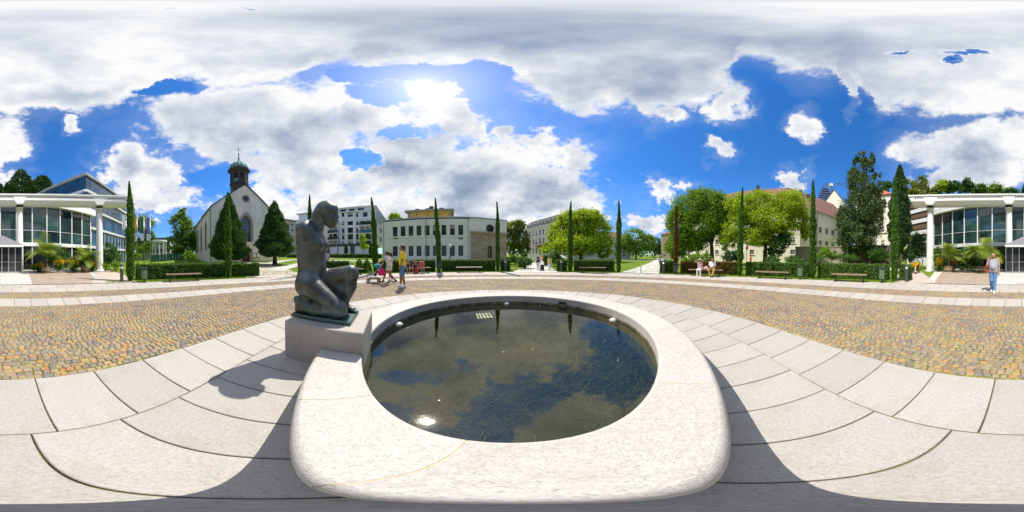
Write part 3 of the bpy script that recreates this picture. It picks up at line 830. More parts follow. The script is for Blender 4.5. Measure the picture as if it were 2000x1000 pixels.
def statue_prims():
    z0 = -.612
    P_ = []
    def c(a, b, ra, rb, k=.05): P_.append(('c', (a[0], a[1], a[2]+z0), (b[0], b[1], b[2]+z0), ra, rb, k))
    def e(q, r_, k=.05, rot=None): P_.append(('e', (q[0], q[1], q[2]+z0), r_, k)+((rot,) if rot is not None else ()))
    def ry(a): a = R(a); return [[math.cos(a), 0, math.sin(a)], [0, 1, 0], [-math.sin(a), 0, math.cos(a)]]
    e((-.27, 0, 1.70), (.195, .225, .28), .05)              # rib cage
    c((-.29, -.18, 1.87), (-.29, .18, 1.87), .115, .115, .08)   # shoulders
    c((-.285, -.225, 1.85), (-.265, -.235, 1.75), .092, .062, .035); c((-.285, .225, 1.85), (-.265, .235, 1.75), .092, .062, .035)
    c((-.36, -.10, 1.78), (-.37, -.10, 1.55), .085, .07, .06); c((-.36, .10, 1.78), (-.37, .10, 1.55), .085, .07, .06)
    e((-.285, 0, 1.42), (.205, .205, .27), .09)              # waist
    e((-.295, 0, 1.16), (.19, .225, .20), .09)               # pelvis
    e((-.335, -.105, 1.07), (.145, .14, .16), .06); e((-.335, .105, 1.07), (.145, .14, .16), .06)
    e((-.15, 0, 1.33), (.07, .11, .12), .06)                 # belly
    for s in (-1, 1):                                        # breasts
        e((-.13, s*.10, 1.645), (.085, .082, .085), .035); e((-.055, s*.112, 1.635), (.02, .02, .02), .02)
        c((-.16, s*.05, 1.84), (-.26, s*.20, 1.88), .022, .025, .05)
    c((-.24, 0, 1.90), (-.09, 0, 2.05), .105, .09, .05)     # neck
    c((-.20, 0, 1.92), (-.135, 0, 2.08), .10, .11, .04); c((-.27, -.13, 1.90), (-.27, .13, 1.90), .085, .085, .06)
    e((-.05, 0, 2.135), (.162, .132, .155), .03)              # skull
    e((.02, 0, 2.04), (.105, .10, .15), .04, ry(-12))     # face
    c((.02, -.045, 1.955), (.02, .045, 1.955), .055, .055, .05); e((.04, 0, 1.915), (.05, .042, .045), .03)
    c((.098, 0, 2.09), (.125, 0, 2.035), .014, .022, .02)    # nose
    c((.085, -.03, 1.985), (.085, .03, 1.985), .017, .017, .018)   # lips
    c((.085, -.06, 2.10), (.085, .06, 2.10), .028, .028, .03)   # brow
    c((-.02, -.105, 2.14), (.075, -.02, 2.155), .035, .05, .035); c((-.02, .105, 2.14), (.075, .02, 2.155), .035, .05, .035)  # rolled fringe
    P_.append(('sub', (.108, -.038, 2.065+z0), (.112, -.045, 2.06+z0), .022, .02, .02)); P_.append(('sub', (.108, .038, 2.065+z0), (.112, .045, 2.06+z0), .022, .02, .02))
    for s in (-1, 1): e((-.035, s*.118, 2.06), (.03, .014, .042), .012)
    e((-.15, 0, 2.05), (.085, .11, .13), .04); c((-.17, -.05, 1.96), (-.17, .05, 1.96), .045, .045, .04)
    # kneeling near leg
    c((-.25, -.13, 1.10), (.17, -.135, .815), .160, .105, .06)
    c((.175, -.135, .80), (.19, -.135, .765), .102, .098, .04)
    c((.15, -.14, .765), (-.16, -.14, .765), .088, .098, .035); c((-.16, -.14, .765), (-.40, -.13, .73), .098, .06, .03)
    c((-.40, -.13, .72), (-.455, -.13, .86), .058, .05, .03); c((-.43, -.13, .70), (-.46, -.11, .695), .05, .045, .03)
    e((-.33, -.02, .82), (.14, .17, .15), .05)
    # raised far leg
    c((-.20, .12, 1.13), (.27, .135, 1.262), .155, .098, .06)
    c((.275, .135, 1.25), (.285, .135, 1.225), .100, .094, .04)
    c((.275, .14, 1.20), (.245, .14, 1.06), .086, .098, .05); c((.245, .14, 1.06), (.175, .14, .80), .098, .056, .05)
    c((.17, .14, .80), (.135, .14, .735), .058, .058, .03); c((.15, .14, .74), (.30, .14, .70), .056, .042, .03)
    c((-.02, .13, 1.08), (.19, .14, .98), .13, .10, .05); c((.0, .12, .92), (.12, .13, .86), .12, .08, .06)
    for q in range(5): c((.28, .105+.019*q, .70), (.355-.008*q, .10+.022*q, .687), .017-.001*q, .014, .008)
    return P_
ob('kneeling_figure', sdf_mesh('kneeling_figure', statue_prims(), .0115, M['bronze']), stat, world=False)
# ---------------------------------------------------------------- buildings
UP = Vector((0, 0, 1))
def wall_frame(p0, p1):
    p0, p1 = Vector((p0[0], p0[1], 0)), Vector((p1[0], p1[1], 0)); u = (p1-p0).normalized(); n = Vector((u.y, -u.x, 0))   # p0 left, p1 right seen from outside
    return p0, u, n, (p1-p0).length
def wu(p0, p1, px):
    """metres along wall p0->p1 where the azimuth px meets it, and its distance"""
    o, u, n, L = wall_frame(p0, p1); r = at(px, 1.0)
    den = r.x*u.y-r.y*u.x
    t = (o.x*u.y-o.y*u.x)/den; q = Vector((r.x*t, r.y*t, 0))
    return (q-o).dot(u), t
def opx(p0, p1, x0, x1, y0, y1):
    a, d0 = wu(p0, p1, x0); b, d1 = wu(p0, p1, x1); d = (d0+d1)/2; xm = (x0+x1)/2
    return (a, b, zat(xm, y1, d), zat(xm, y0, d))
def facade(root, p0, p1, z0, z1, ops, wm, depth=.18, name='wall', top=None):
    """wall with real openings; ops = [(u0,u1,z0,z1)]"""
    o, u, n, L = wall_frame(p0, p1)
    us = sorted({0.0, L}|{min(max(q, 0), L) for p in ops for q in p[:2]}); zs = sorted({z0, z1}|{min(max(q, z0), z1) for p in ops for q in p[2:4]})
    b = MB(); P3 = lambda a, z, dd=0.0: o+u*a+UP*z-n*dd
    for i in range(len(us)-1):
        for j in range(len(zs)-1):
            um, zm = (us[i]+us[i+1])/2, (zs[j]+zs[j+1])/2
            if any(p[0] < um < p[1] and p[2] < zm < p[3] for p in ops): continue
            b.add([P3(us[i], zs[j]), P3(us[i+1], zs[j]), P3(us[i+1], zs[j+1]), P3(us[i], zs[j+1])], [(0, 1, 2, 3)])
    for p in ops:
        c = [(p[0], p[2]), (p[1], p[2]), (p[1], p[3]), (p[0], p[3])]
        for k in range(4):
            q, r_ = c[k], c[(k+1) % 4]
            b.add([P3(*q), P3(*r_), P3(*r_, depth), P3(*q, depth)], [(0, 1, 2, 3)])
    b.build(name, wm, root)
WCACHE = {}; WR = random.Random(5); M['blind'] = mat('window_blind', (.50, .47, .42), .8, .1, 3)
def window(root, p0, p1, op, nx=2, nz=2, fm='frame_white', gm='glass', inset=.12, fw=.07, name='window', sill=None, bar=.04):
    o, u, n, L = wall_frame(p0, p1); w, h = op[1]-op[0], op[3]-op[2]
    key = (round(w, 2), round(h, 2), nx, nz, fm, gm, fw, name)
    if key not in WCACHE:
        b = MB(); d = .06
        b.box((w/2, 0, fw/2), (w, d, fw)); b.box((w/2, 0, h-fw/2), (w, d, fw)); b.box((fw/2, 0, h/2), (fw, d, h-2*fw)); b.box((w-fw/2, 0, h/2), (fw, d, h-2*fw))
        for k in range(1, nx): b.box((w*k/nx, 0, h/2), (bar, d*.8, h-2*fw))
        for k in range(1, nz): b.box((w/2, .002, h*k/nz), (w-2*fw, d*.7, bar))
        g = MB(); g.box((w/2, .03, h/2), (w-.02, .02, h-.02))
        WCACHE[key] = (b.mesh(name, M[fm]), g.mesh('pane', M[gm]))
    o1 = ob(name, WCACHE[key][0], root, world=False)
    Mx = Matrix.Identity(4)
    for i in range(3): Mx[i][0], Mx[i][1], Mx[i][2] = u[i], -n[i], UP[i]
    pos = o+u*op[0]+UP*op[2]-n*inset
    o1.matrix_basis = Matrix.Translation(-Vector(root.location)) @ Matrix.Translation(pos) @ Mx
    ob('pane', WCACHE[key][1], o1, world=False)
    if gm == 'glass' and name == 'window' and WR.random() < .38 and h > .9:
        bk = ('blind', round(w, 2), round(h, 2), WR.choice((.28, .45, .62)))
        if bk not in WCACHE: q = MB(); hh = h*bk[3]; q.box((w/2, .012, h-fw-hh/2), (w-2*fw, .012, hh)); WCACHE[bk] = q.mesh('blind', M['blind'])
        ob('blind', WCACHE[bk], o1, world=False)
    if sill:
        b = MB(); b.box((w/2, -inset-.03, -.05), (w+.16, .22, .09)); s_ = b.build('sill', M[sill], o1, world=False)
    return o1
def winrow(root, p0, p1, spans, rows, **k):
    """openings for pixel column spans and pixel rows; returns openings"""
    ops = []
    for (x0, x1) in spans:
        for (y0, y1) in rows: ops.append(opx(p0, p1, x0, x1, y0, y1))
    return ops
def backwalls(root, poly, z0, z1, mat_, skip=()):
    b = MB(); n = len(poly)
    for i in range(n):
        if i in skip: continue
        p, q = poly[i], poly[(i+1) % n]
        b.add([(p[0], p[1], z0), (q[0], q[1], z0), (q[0], q[1], z1), (p[0], p[1], z1)], [(0, 1, 2, 3)])
    b.build('side_wall', mat_, root)
def slab_on(root, poly, z0, z1, mat_, name='flat_roof'):
    b = MB(); b.prism([(p[0], p[1]) for p in poly], z0, z1); return b.build(name, mat_, root)
def inset_poly(poly, d):
    c = sum((Vector((p[0], p[1])) for p in poly), Vector((0, 0)))/len(poly)
    return [tuple(Vector((p[0], p[1]))+(Vector((p[0], p[1]))-c).normalized()*d) for p in poly]
def quad_back(p0, p1, dep):
    o, u, n, L = wall_frame(p0, p1); p0, p1 = Vector((p0[0], p0[1])), Vector((p1[0], p1[1])); nn = Vector((n.x, n.y))
    return [p0, p1, p1-nn*dep, p0-nn*dep]
def hip_roof(root, poly4, z0, z1, mat_, ov=.4, ridge=.5, name='roof'):
    """hip roof on a four-corner plan, ridge along side 0-1"""
    q = [Vector((p[0], p[1])) for p in inset_poly(poly4, ov)]
    m0, m1 = (q[0]+q[3])/2, (q[1]+q[2])/2; d = (m1-m0); sh = min((q[3]-q[0]).length*ridge/d.length, .48)
    r0, r1 = m0+d*sh, m1-d*sh
    V = [(*p, z0) for p in q]+[(*r0, z1), (*r1, z1)]+[(*p, z0-.18) for p in q]
    b = MB(); b.add(V, [(0, 1, 5, 4), (1, 2, 5), (2, 3, 4, 5), (3, 0, 4), (6, 7, 1, 0), (7, 8, 2, 1), (8, 9, 3, 2), (9, 6, 0, 3), (9, 8, 7, 6)])
    return b.build(name, mat_, root)

# ---- church
CA, CMid = Vector((-25.04, -6.99, 0)), Vector((-27.94, -1.76, 0)); CB = CMid*2-CA
cz = .30; EZ, AZ = 9.7, 14.6
church = thing('church', 'cream rendered church with a steep gable and small copper domed belfry', 'church', (CMid.x, CMid.y, cz))
co_, cu, cn, cL = wall_frame(CA, CB)
win_op = opx(CA, CB, 471.5, 491.5, 420, 472); door_op = opx(CA, CB, 473.5, 489.5, 487, 514.5); door_op = (door_op[0], door_op[1], cz-.2, door_op[3])
facade(church, CA, CB, cz-.5, EZ, [win_op, door_op], M['churchwall'], .45)
CP = lambda a, z, dd=0.0: co_+cu*a+UP*z-cn*dd
b = MB(); b.add([CP(0, EZ), CP(cL, EZ), CP(cL/2, AZ)], [(0, 1, 2)]); b.build('gable', M['churchwall'], church)
def arch_pts(u0, u1, zs, pointed, n=10):
    c = (u0+u1)/2; w = (u1-u0)/2; pts = []
    if pointed:
        for k in range(n+1):
            a = math.pi-(math.pi/3)*k/n; pts.append((u1+2*w*math.cos(a), zs+2*w*math.sin(a)))
        pts += [(2*c-q[0], q[1]) for q in pts[-2::-1]]
    else:
        for k in range(2*n+1): a = math.pi-math.pi*k/(2*n); pts.append((c+w*math.cos(a), zs+w*math.sin(a)))
    return pts
def arch_set(root, FP, op, pointed, trim, tw, pane, mullions, name, wallm, depth=.3, door=False):
    u0, u1, z0, z1 = op; w = (u1-u0)/2; rise = w*1.732 if pointed else w; zs = z1-rise
    ap = arch_pts(u0, u1, zs, pointed); m = len(ap)//2
    b = MB()
    b.add([FP(u0, z1)]+[FP(*q) for q in ap[:m+1]], [tuple(range(m+2))[::-1]]); b.add([FP(u1, z1)]+[FP(*q) for q in ap[m:]], [tuple(range(len(ap)-m+1))[::-1]])
    for k in range(len(ap)-1): b.add([FP(*ap[k]), FP(*ap[k+1]), FP(*ap[k+1], depth), FP(*ap[k], depth)], [(0, 1, 2, 3)])
    b.build('spandrel', wallm, root)
    wo = MB(); pl = [(u0, z0)]+ap+[(u1, z0)]
    wo.add([FP(q[0], q[1], depth) for q in pl], [tuple(range(len(pl)))]); W = wo.build(name, M[pane], root)
    c = (u0+u1)/2; t = MB(); outer = [(c+(q[0]-c)*(1+tw/w), zs+(q[1]-zs)*(1+tw/w) if q[1] > zs else q[1]) for q in pl]
    for k in range(len(pl)-1):
        i0, i1, o0, o1 = pl[k], pl[k+1], outer[k], outer[k+1]
        t.add([FP(*i0, -.05), FP(*i1, -.05), FP(*o1, -.05), FP(*o0, -.05), FP(*i0, .12), FP(*i1, .12), FP(*o0, .02), FP(*o1, .02)], [(0, 1, 2, 3), (0, 4, 5, 1), (3, 2, 7, 6)])
    t.build('stone_surround', M[trim], W)
    f = MB()
    for k in range(1, mullions): a = u0+(u1-u0)*k/mullions; f.bar(FP(a, z0, depth-.04), FP(a, z1-rise*.35*abs(2*k/mullions-1)*2-.05, depth-.04), .10, .08)
    if not door:
        for q in range(1, 6): zz = z0+(zs-z0)*q/5; f.bar(FP(u0, zz, depth-.03), FP(u1, zz, depth-.03), .05, .05)
        if pointed:
            for s in (-1, 1): f.tube([FP(c+s*w*.5+w*.42*math.cos(a), zs+w*.25+w*.42*math.sin(a), depth-.04) for a in [2*math.pi*k/10 for k in range(11)]], .04, 5)
            f.tube([FP(c+w*.34*math.cos(a), zs+w*.98+w*.34*math.sin(a), depth-.04) for a in [2*math.pi*k/10 for k in range(11)]], .04, 5)
    f.build('tracery', M[trim] if not door else M['frame_brown'], W)
    return W
M['stained'] = glass('leaded_glass', (.05, .07, .13), .12, 1.6)
arch_set(church, CP, win_op, True, 'sandstone', .35, 'stained', 3, 'gothic_window', M['churchwall'], .4)
arch_set(church, CP, door_op, True, 'sandstone', .45, 'door', 2, 'portal', M['churchwall'], .4, True)
rw = opx(CA, CB, 477, 485.5, 383.5, 392.5); rc = ((rw[0]+rw[1])/2, (rw[2]+rw[3])/2); rr = .62
b = MB(); pts = [(rc[0]+rr*math.cos(2*math.pi*k/20), rc[1]+rr*math.sin(2*math.pi*k/20)) for k in range(20)]
b.tube([CP(*q, -.02) for q in pts+pts[:1]], .13, 6); o = b.build('round_window', M['sandstone'], church)
b = MB(); b.add([CP(*q, -.012) for q in pts], [tuple(range(20))]); b.build('pane', M['glass'], o)
b = MB(); b.bar(CP(rc[0]-rr, rc[1], -.03), CP(rc[0]+rr, rc[1], -.03), .05); b.bar(CP(rc[0], rc[1]-rr, -.035), CP(rc[0], rc[1]+rr, -.035), .05); b.build('tracery', M['frame_brown'], o)
CL_ = 20.3; CAb, CBb = CA-cn*CL_, CB-cn*CL_
side_ops = []
for q in (5.2, 10.2, 15.2): side_ops.append((q, q+1.25, 2.6, 7.9))
facade(church, CAb, CA, cz-.6, EZ, side_ops, M['churchwall'], .35)
so_, su, sn, sL = wall_frame(CAb, CA); SP = lambda a, z, dd=0.0: so_+su*a+UP*z-sn*dd
for p in side_ops: arch_set(church, SP, p, True, 'sandstone', .22, 'stained', 2, 'gothic_window', M['churchwall'], .3)
backwalls(church, [CB, CBb, CAb], cz-.6, EZ, M['churchwall'], (2,))
b = MB(); b.add([CP(0, EZ, CL_), CP(cL, EZ, CL_), CP(cL/2, AZ, CL_)], [(0, 2, 1)]); b.build('gable', M['churchwall'], church)
b = MB(); ov = .22; th_ = .13
for s, a0 in ((1, -ov), (-1, cL+ov)):
    e0, e1 = EZ-ov*(AZ-EZ)/(cL/2)+.06, AZ+.06
    V = [CP(a0, e0, -.25), CP(cL/2, e1, -.25), CP(cL/2, e1, CL_+.2), CP(a0, e0, CL_+.2)]
    V += [v+UP*th_ for v in V]; b.add(V, [(0, 1, 2, 3), (7, 6, 5, 4), (0, 4, 5, 1), (3, 2, 6, 7), (0, 3, 7, 4)])
roof = b.build('roof', M['slate'], church)
b = MB(); b.tube([SP(sL-.35, cz-.3, -.09), SP(sL-.35, EZ-.35, -.09)], .06, 6); b.build('downpipe', M['copper'], church)
b = MB(); b.box(CP(cL/2, .15, -.01), (cL, .06, .9), math.atan2(cu.y, cu.x)); b.build('stone_plinth', M['sandstone'], church)
# belfry on the ridge
bc = CP(cL/2, 0, 2.6); bl = empty('belfry', (bc.x, bc.y, 0)); bl.parent = church; bl.matrix_parent_inverse = PW(church).inverted()
ang = math.atan2(cn.y, cn.x)+R(22.5)
b = MB(); b.lathe(bc, [(1.72, 12.2), (1.60, 15.6)], 8, ang); b.lathe(bc, [(1.78, 15.5), (1.85, 15.8), (1.62, 15.9)], 8, ang); b.build('shaft', M['slate'], bl)
b = MB()
for k in range(8):
    a = ang+2*math.pi*k/8; q = bc+Vector((1.50*math.cos(a), 1.50*math.sin(a), 0)); b = MB(); b.box(q+UP*17.1, (.34, .34, 2.5), a); b.build('lantern_post', M['slate'], bl)
b = MB(); b.lathe(bc, [(1.1, 15.8), (1.1, 18.3)], 8, ang); b.build('lantern_core', M['slate'], bl)
for k in range(8):
    a = ang+2*math.pi*(k+.5)/8; q = bc+Vector((1.36*math.cos(a), 1.36*math.sin(a), 0)); b = MB()
    b.box(q+UP*16.25, (.14, .98, .75), a); b.build('lower_panel', M['copper'] if k % 2 == 0 else M['slate'], bl); b = MB(); b.box(q+UP*18.1, (.14, .98, .42), a); b.build('upper_panel', M['slate'], bl)
b = MB(); b.lathe(bc, [(1.5, 18.3), (2.15, 18.75), (2.2, 19.0), (1.7, 19.1)], 8, ang); b.build('cornice', M['slate'], bl)
prof = [(1.75, 19.05), (1.82, 19.35), (1.72, 19.9), (1.40, 20.5), (.85, 20.95), (.42, 21.25), (.22, 21.7), (.12, 22.6), (.05, 23.2)]
b = MB(); b.lathe(bc, prof, 16, ang); dm = b.build('copper_dome', M['copper'], bl)
b = MB()
for k in range(16):
    a = ang+2*math.pi*k/16; b.tube([bc+Vector(((r_+.02)*math.cos(a), (r_+.02)*math.sin(a), z)) for r_, z in prof[:6]], .035, 4)
b.build('seam_rib', M['copper'], bl)
b = MB(); b.sphere(bc+UP*23.35, .17); b.bar(bc+UP*23.3, bc+UP*25.6, .07); b.bar(bc+UP*24.75-cu*.5, bc+UP*24.75+cu*.5, .07); b.build('cross', M['iron'], bl)
# notice boards by the portal
for k, (x0, x1, y0, y1) in enumerate(((493, 500, 494, 503), (500.8, 508, 494, 503))):
    p = opx(CA, CB, x0, x1, y0, y1); b = MB(); c = CP((p[0]+p[1])/2, (p[2]+p[3])/2, -.06); b.box(c, (p[1]-p[0], .08, p[3]-p[2]), math.atan2(cu.y, cu.x)); o = b.build('notice_board', M['frame_brown'], church)
    b = MB(); b.box(c+cn*.045, ((p[1]-p[0])*.86, .01, (p[3]-p[2])*.84), math.atan2(cu.y, cu.x)); b.build('paper', M['white'], o)

# ---- low white hall with the stone annex
W0, W1, W2 = at(747, 27.3), at(919, 25.0), at(990, 27.6)
hall = thing('low_white_hall', 'low white flat roofed hall with two rows of dark windows and a stone annex wall', 'building', (W1.x, W1.y, 0))
cent = [772.3, 787.7, 803.2, 818.8, 834.8, 850.7, 867.5, 884, 900.5]
rows = [(440.5, 460), (480, 500)]
ops = []
for i, c in enumerate(cent):
    for (y0, y1) in rows:
        op = opx(W0, W1, c-4.7, c+4.7, y0, y1); ops.append(op)
zs = [(min(o[2] for o in ops[k::2]), max(o[3] for o in ops[k::2])) for k in (0, 1)]
ops = [(o[0], o[1], sum(q[2] for q in ops[k % 2::2])/9, sum(q[3] for q in ops[k % 2::2])/9) for k, o in enumerate(ops)]
HZ = zat(880, 427.5, 25.0)
facade(hall, W0, W1, -.4, HZ, ops, M['offwhite'], .22)
for k, o in enumerate(ops):
    if k % 2 == 0 or k == 1: window(hall, W0, W1, o, 2, 3, 'frame_dark', 'glass', .14)
    else: window(hall, W0, W1, o, 4, 1, 'frame_dark', 'shutter', .10, name='shuttered_window')
SZ = zat(950, 456, 26)
rwo, d_ = wu(W1, W2, 957.5); b = MB()
facade(hall, W1, W2, SZ, HZ+.15, [], M['offwhite'], .2, 'upper_wall')
aw = opx(W1, W2, 952.5, 961.5, 480, 504)
facade(hall, W1, W2, -.4, SZ, [aw], M['stone'], .35, 'ashlar_wall')
o_, u_, n_, L_ = wall_frame(W1, W2); HP = lambda a, z, dd=0.0: o_+u_*a+UP*z-n_*dd
arch_set(hall, HP, aw, False, 'sandstone', .16, 'glass', 2, 'arched_window', M['stone'], .3)
b = MB(); b.box(HP(L_/2, SZ+.12, -.10), (L_, .5, .20), math.atan2(u_.y, u_.x)); b.build('stone_cornice', M['sandstone'], hall)
zr = zat(957.5, 446.5, d_); pts = [(rwo+.62*math.cos(2*math.pi*k/24), zr+.62*math.sin(2*math.pi*k/24)) for k in range(24)]
b = MB(); b.tube([HP(*q, -.01) for q in pts+pts[:1]], .09, 6); o = b.build('round_window', M['frame_dark'], hall)
b = MB(); b.add([HP(*q, -.015) for q in pts], [tuple(range(24))]); b.build('pane', M['glass'], o)
b = MB(); b.bar(HP(rwo-.6, zr, -.03), HP(rwo+.6, zr, -.03), .05); b.bar(HP(rwo, zr-.6, -.035), HP(rwo, zr+.6, -.035), .05); b.build('glazing_bar', M['frame_dark'], o)
for px in (773, 900):
    ua, dd = wu(W0, W1, px); o2, u2, n2, L2 = wall_frame(W0, W1); zc = zat(px, 465.5, dd); b = MB()
    for k in range(4): b.box(o2+u2*ua+UP*(zc-.12+.07*k)+n2*.03, (.7, .05, .035), math.atan2(u2.y, u2.x))
    b.build('vent_grille', M['shutter'], hall)
B0, B1 = quad_back(W0, W1, 12), quad_back(W1, W2, 12)
plan = [W0, W1, W2, B1[2], B1[3], B0[3]]
backwalls(hall, [W2, B1[2], B0[3], W0], -.4, HZ, M['offwhite'], (3,))
slab_on(hall, inset_poly([W0, W1, W2, B1[2], B0[3]], .12), HZ+.16, HZ+.34, M['roofgrey'], 'roof_edge')
o2, u2, n2, L2 = wall_frame(W0, W1)
for ua in (.25, L2*.52, L2-.3): b = MB(); b.tube([o2+u2*ua+n2*.07, o2+u2*ua+n2*.07+UP*HZ], .055, 6); b.build('downpipe', M['roofgrey'], hall)
b = MB(); b.box(o2+u2*(L2/2)+UP*(ops[0][2]-.35)+n2*.006, (L2, .012, .03), math.atan2(u2.y, u2.x)); b.build('string_course', M['shutter'], hall)

# ---- ochre villa behind the hall
Y0, Y1 = at(797, 52), at(881, 50)
vil = thing('ochre_villa', 'ochre yellow villa with a shallow overhanging roof rising behind the white hall', 'building', (Y0.x, Y0.y, 0))
zt = zat(840, 413.5, 51)
ops = [opx(Y0, Y1, c-2.8, c+2.8, 426, 438) for c in (814.5, 836, 859.5)]+[opx(Y0, Y1, c-1.3, c+1.3, 416.8, 419.8) for c in (814.5, 836, 859.5)]
facade(vil, Y0, Y1, 0, zt, ops, M['yellow'], .25)
for o in ops: window(vil, Y0, Y1, o, 2, 1, 'frame_dark', 'glass', .15)
pl = quad_back(Y0, Y1, 12); backwalls(vil, pl, 0, zt, M['yellow'], (0,))
o2, u2, n2, L2 = wall_frame(Y0, Y1)
for s in (0.45, L2-.45): b = MB(); b.box(o2+u2*s+UP*(zt/2)+n2*.06, (.9, .14, zt), math.atan2(u2.y, u2.x)); b.build('stone_quoin', M['sandstone'], vil)
for k, o in enumerate(ops[:3]):
    b = MB(); c = (o[0]+o[1])/2; q = [o2+u2*(c+.95*math.cos(a))+UP*(o[3]-.55+.95*math.sin(a))+n2*.03 for a in [math.pi*j/12 for j in range(13)]]; b.tube(q, .11, 5); b.build('arched_hood', M['copper'], vil)
slab_on(vil, inset_poly(pl, 1.1), zt, zt+.35, M['sandstone'], 'eaves_cornice')
hip_roof(vil, pl, zt+.55, zt+2.4, M['roofgrey'], 1.3, .45)
cp = (Y0+Y1)/2-n2*6; b = MB(); b.box((cp.x, cp.y, zt+2.6), (1.3, 1.0, 1.6)); b.build('chimney', M['slate'], vil)
for s in (.2, .45, .78):
    q = o2+u2*(L2*s)-n2*2.2; b = MB(); b.box((q.x, q.y, zt+1.45), (1.4, 1.0, .25), math.atan2(u2.y, u2.x)); b.build('skylight', M['glass'], vil)

# ---- white apartment block
A0, A1 = at(632, 55.5), at(735, 50.0)
apt = thing('apartment_block', 'tall white stepped apartment block with glass balconies above the lawn', 'building', (A1.x, A1.y, 1.8))
bz = 1.5; t1 = zat(735, 411, 50); PLZ = zat(700, 477.5, 51)
rowsA = [(414.5, 423.5), (432, 439.5), (444.5, 455), (457, 468), (470, 477)]
colsA = [(668.3, 673.3), (679.5, 690), (696, 700.6)]; ops = []; bal = []
for y in rowsA:
    for c in colsA: ops.append(opx(A0, A1, *c, *y))
for y in rowsA[1:]:
    ops.append(opx(A0, A1, 704.5, 726, y[0]-1, y[1]+1)); bal.append(len(ops)-1)
    ops.append(opx(A0, A1, 644, 662, y[0]-1, y[1]+1)); bal.append(len(ops)-1)
ops.append(opx(A0, A1, 709.5, 718.5, 414.5, 423.5))
facade(apt, A0, A1, PLZ, t1, ops, M['aptwhite'], .5)
o2, u2, n2, L2 = wall_frame(A0, A1); rza = math.atan2(u2.y, u2.x)
for k, o in enumerate(ops):
    if k in bal:
        window(apt, A0, A1, o, 3, 1, 'frame_dark', 'glass', .45)
        c = (o[0]+o[1])/2; b = MB(); b.box(o2+u2*c+UP*(o[2]-.08)+n2*.55, (o[1]-o[0]+.3, 1.5, .22), rza); q = b.build('balcony', M['aptwhite'], apt)
        b = MB(); b.box(o2+u2*c+UP*(o[2]+.52)+n2*1.25, (o[1]-o[0]+.2, .04, .95), rza); b.build('glass_railing', M['glass_teal'], q)
        for s in (o[0]-.1, c, o[1]+.1): b = MB(); b.box(o2+u2*s+UP*(o[2]+1.3)+n2*1.15, (.22, .22, 2.6), rza); b.build('balcony_post', M['aptwhite'], q)
    else: window(apt, A0, A1, o, 2, 1, 'frame_dark', 'glass', .2)
A2 = at(770, 74)
facade(apt, A1, A2, PLZ, zat(735, 425, 50), [(3+5.2*i, 6.4+5.2*i, PLZ+1+3.1*j, PLZ+2.7+3.1*j) for i in range(4) for j in range(3)], M['aptwhite'], .3)
for i in range(4):
    for j in range(3): window(apt, A1, A2, (3+5.2*i, 6.4+5.2*i, PLZ+1+3.1*j, PLZ+2.7+3.1*j), 2, 1, 'frame_dark', 'glass', .2)
pl = [A0, A1, A2, at(700, 90), at(640, 82)]
backwalls(apt, quad_back(A0, A1, 16), PLZ, t1, M['aptwhite'], (0,)); backwalls(apt, pl, PLZ, zat(735, 425, 50), M['aptwhite'], (0, 1))
slab_on(apt, inset_poly(quad_back(A0, A1, 16), .5), t1, t1+.3, M['aptwhite'], 'roof_slab')
tp = zat(735, 402.5, 51)
pl3 = quad_back(A0, A1, 13); pl2 = inset_poly(pl3, -2.2); pw0, pw1 = pl2[0], pl2[1]
NPW = int((wall_frame(pw0, pw1)[3]-1.2)//3)
facade(apt, pw0, pw1, t1+.3, tp, [(1+3*i, 3+3*i, t1+.75, tp-.25) for i in range(NPW)], M['aptwhite'], .2)
for i in range(NPW): window(apt, pw0, pw1, (1+3*i, 3+3*i, t1+.75, tp-.25), 2, 1, 'frame_dark', 'glass', .12)
backwalls(apt, pl2, t1+.3, tp, M['aptwhite'], (0,))
slab_on(apt, inset_poly(pl3, -1.3), tp, tp+.35, M['aptwhite'], 'roof_slab')
# slanting side wall beside the terraces
b = MB(); o3, u3, n3, L3 = wall_frame(A1, A2); zr0, zr1 = tp, PLZ+7.2
b.add([A1+UP*(PLZ+6.9)+n3*.05, A2+UP*(PLZ+6.9)+n3*.05, A2+UP*zr1+n3*.05, A1+UP*zr0+n3*.05, A1+UP*(PLZ+6.9)-n3*.6, A2+UP*(PLZ+6.9)-n3*.6, A2+UP*zr1-n3*.6, A1+UP*zr0-n3*.6], [(0, 1, 2, 3), (7, 6, 5, 4), (3, 2, 6, 7), (0, 3, 7, 4)])
b.build('sloping_terrace_wall', M['roofgrey'], apt)
# plinth with garages and dark stone
facade(apt, A0+n2*1.6, A1+n2*1.6, bz-1, PLZ, [(L2-12.5, L2-7.8, bz, PLZ-.5), (L2-6.5, L2-2, bz, PLZ-.5), (3, 6, bz, PLZ-.5)], M['greyplinth'], .3, 'dark_plinth_wall')
for o in ((L2-12.5, L2-7.8), (L2-6.5, L2-2), (3, 6)): window(apt, A0+n2*1.6, A1+n2*1.6, (*o, bz, PLZ-.5), 3, 1, 'frame_white', 'white', .2, name='garage_door')
slab_on(apt, [(A0+n2*1.9), (A1+n2*1.9), A1, A0], PLZ-.02, PLZ+.14, M['greyplinth'], 'terrace_edge')
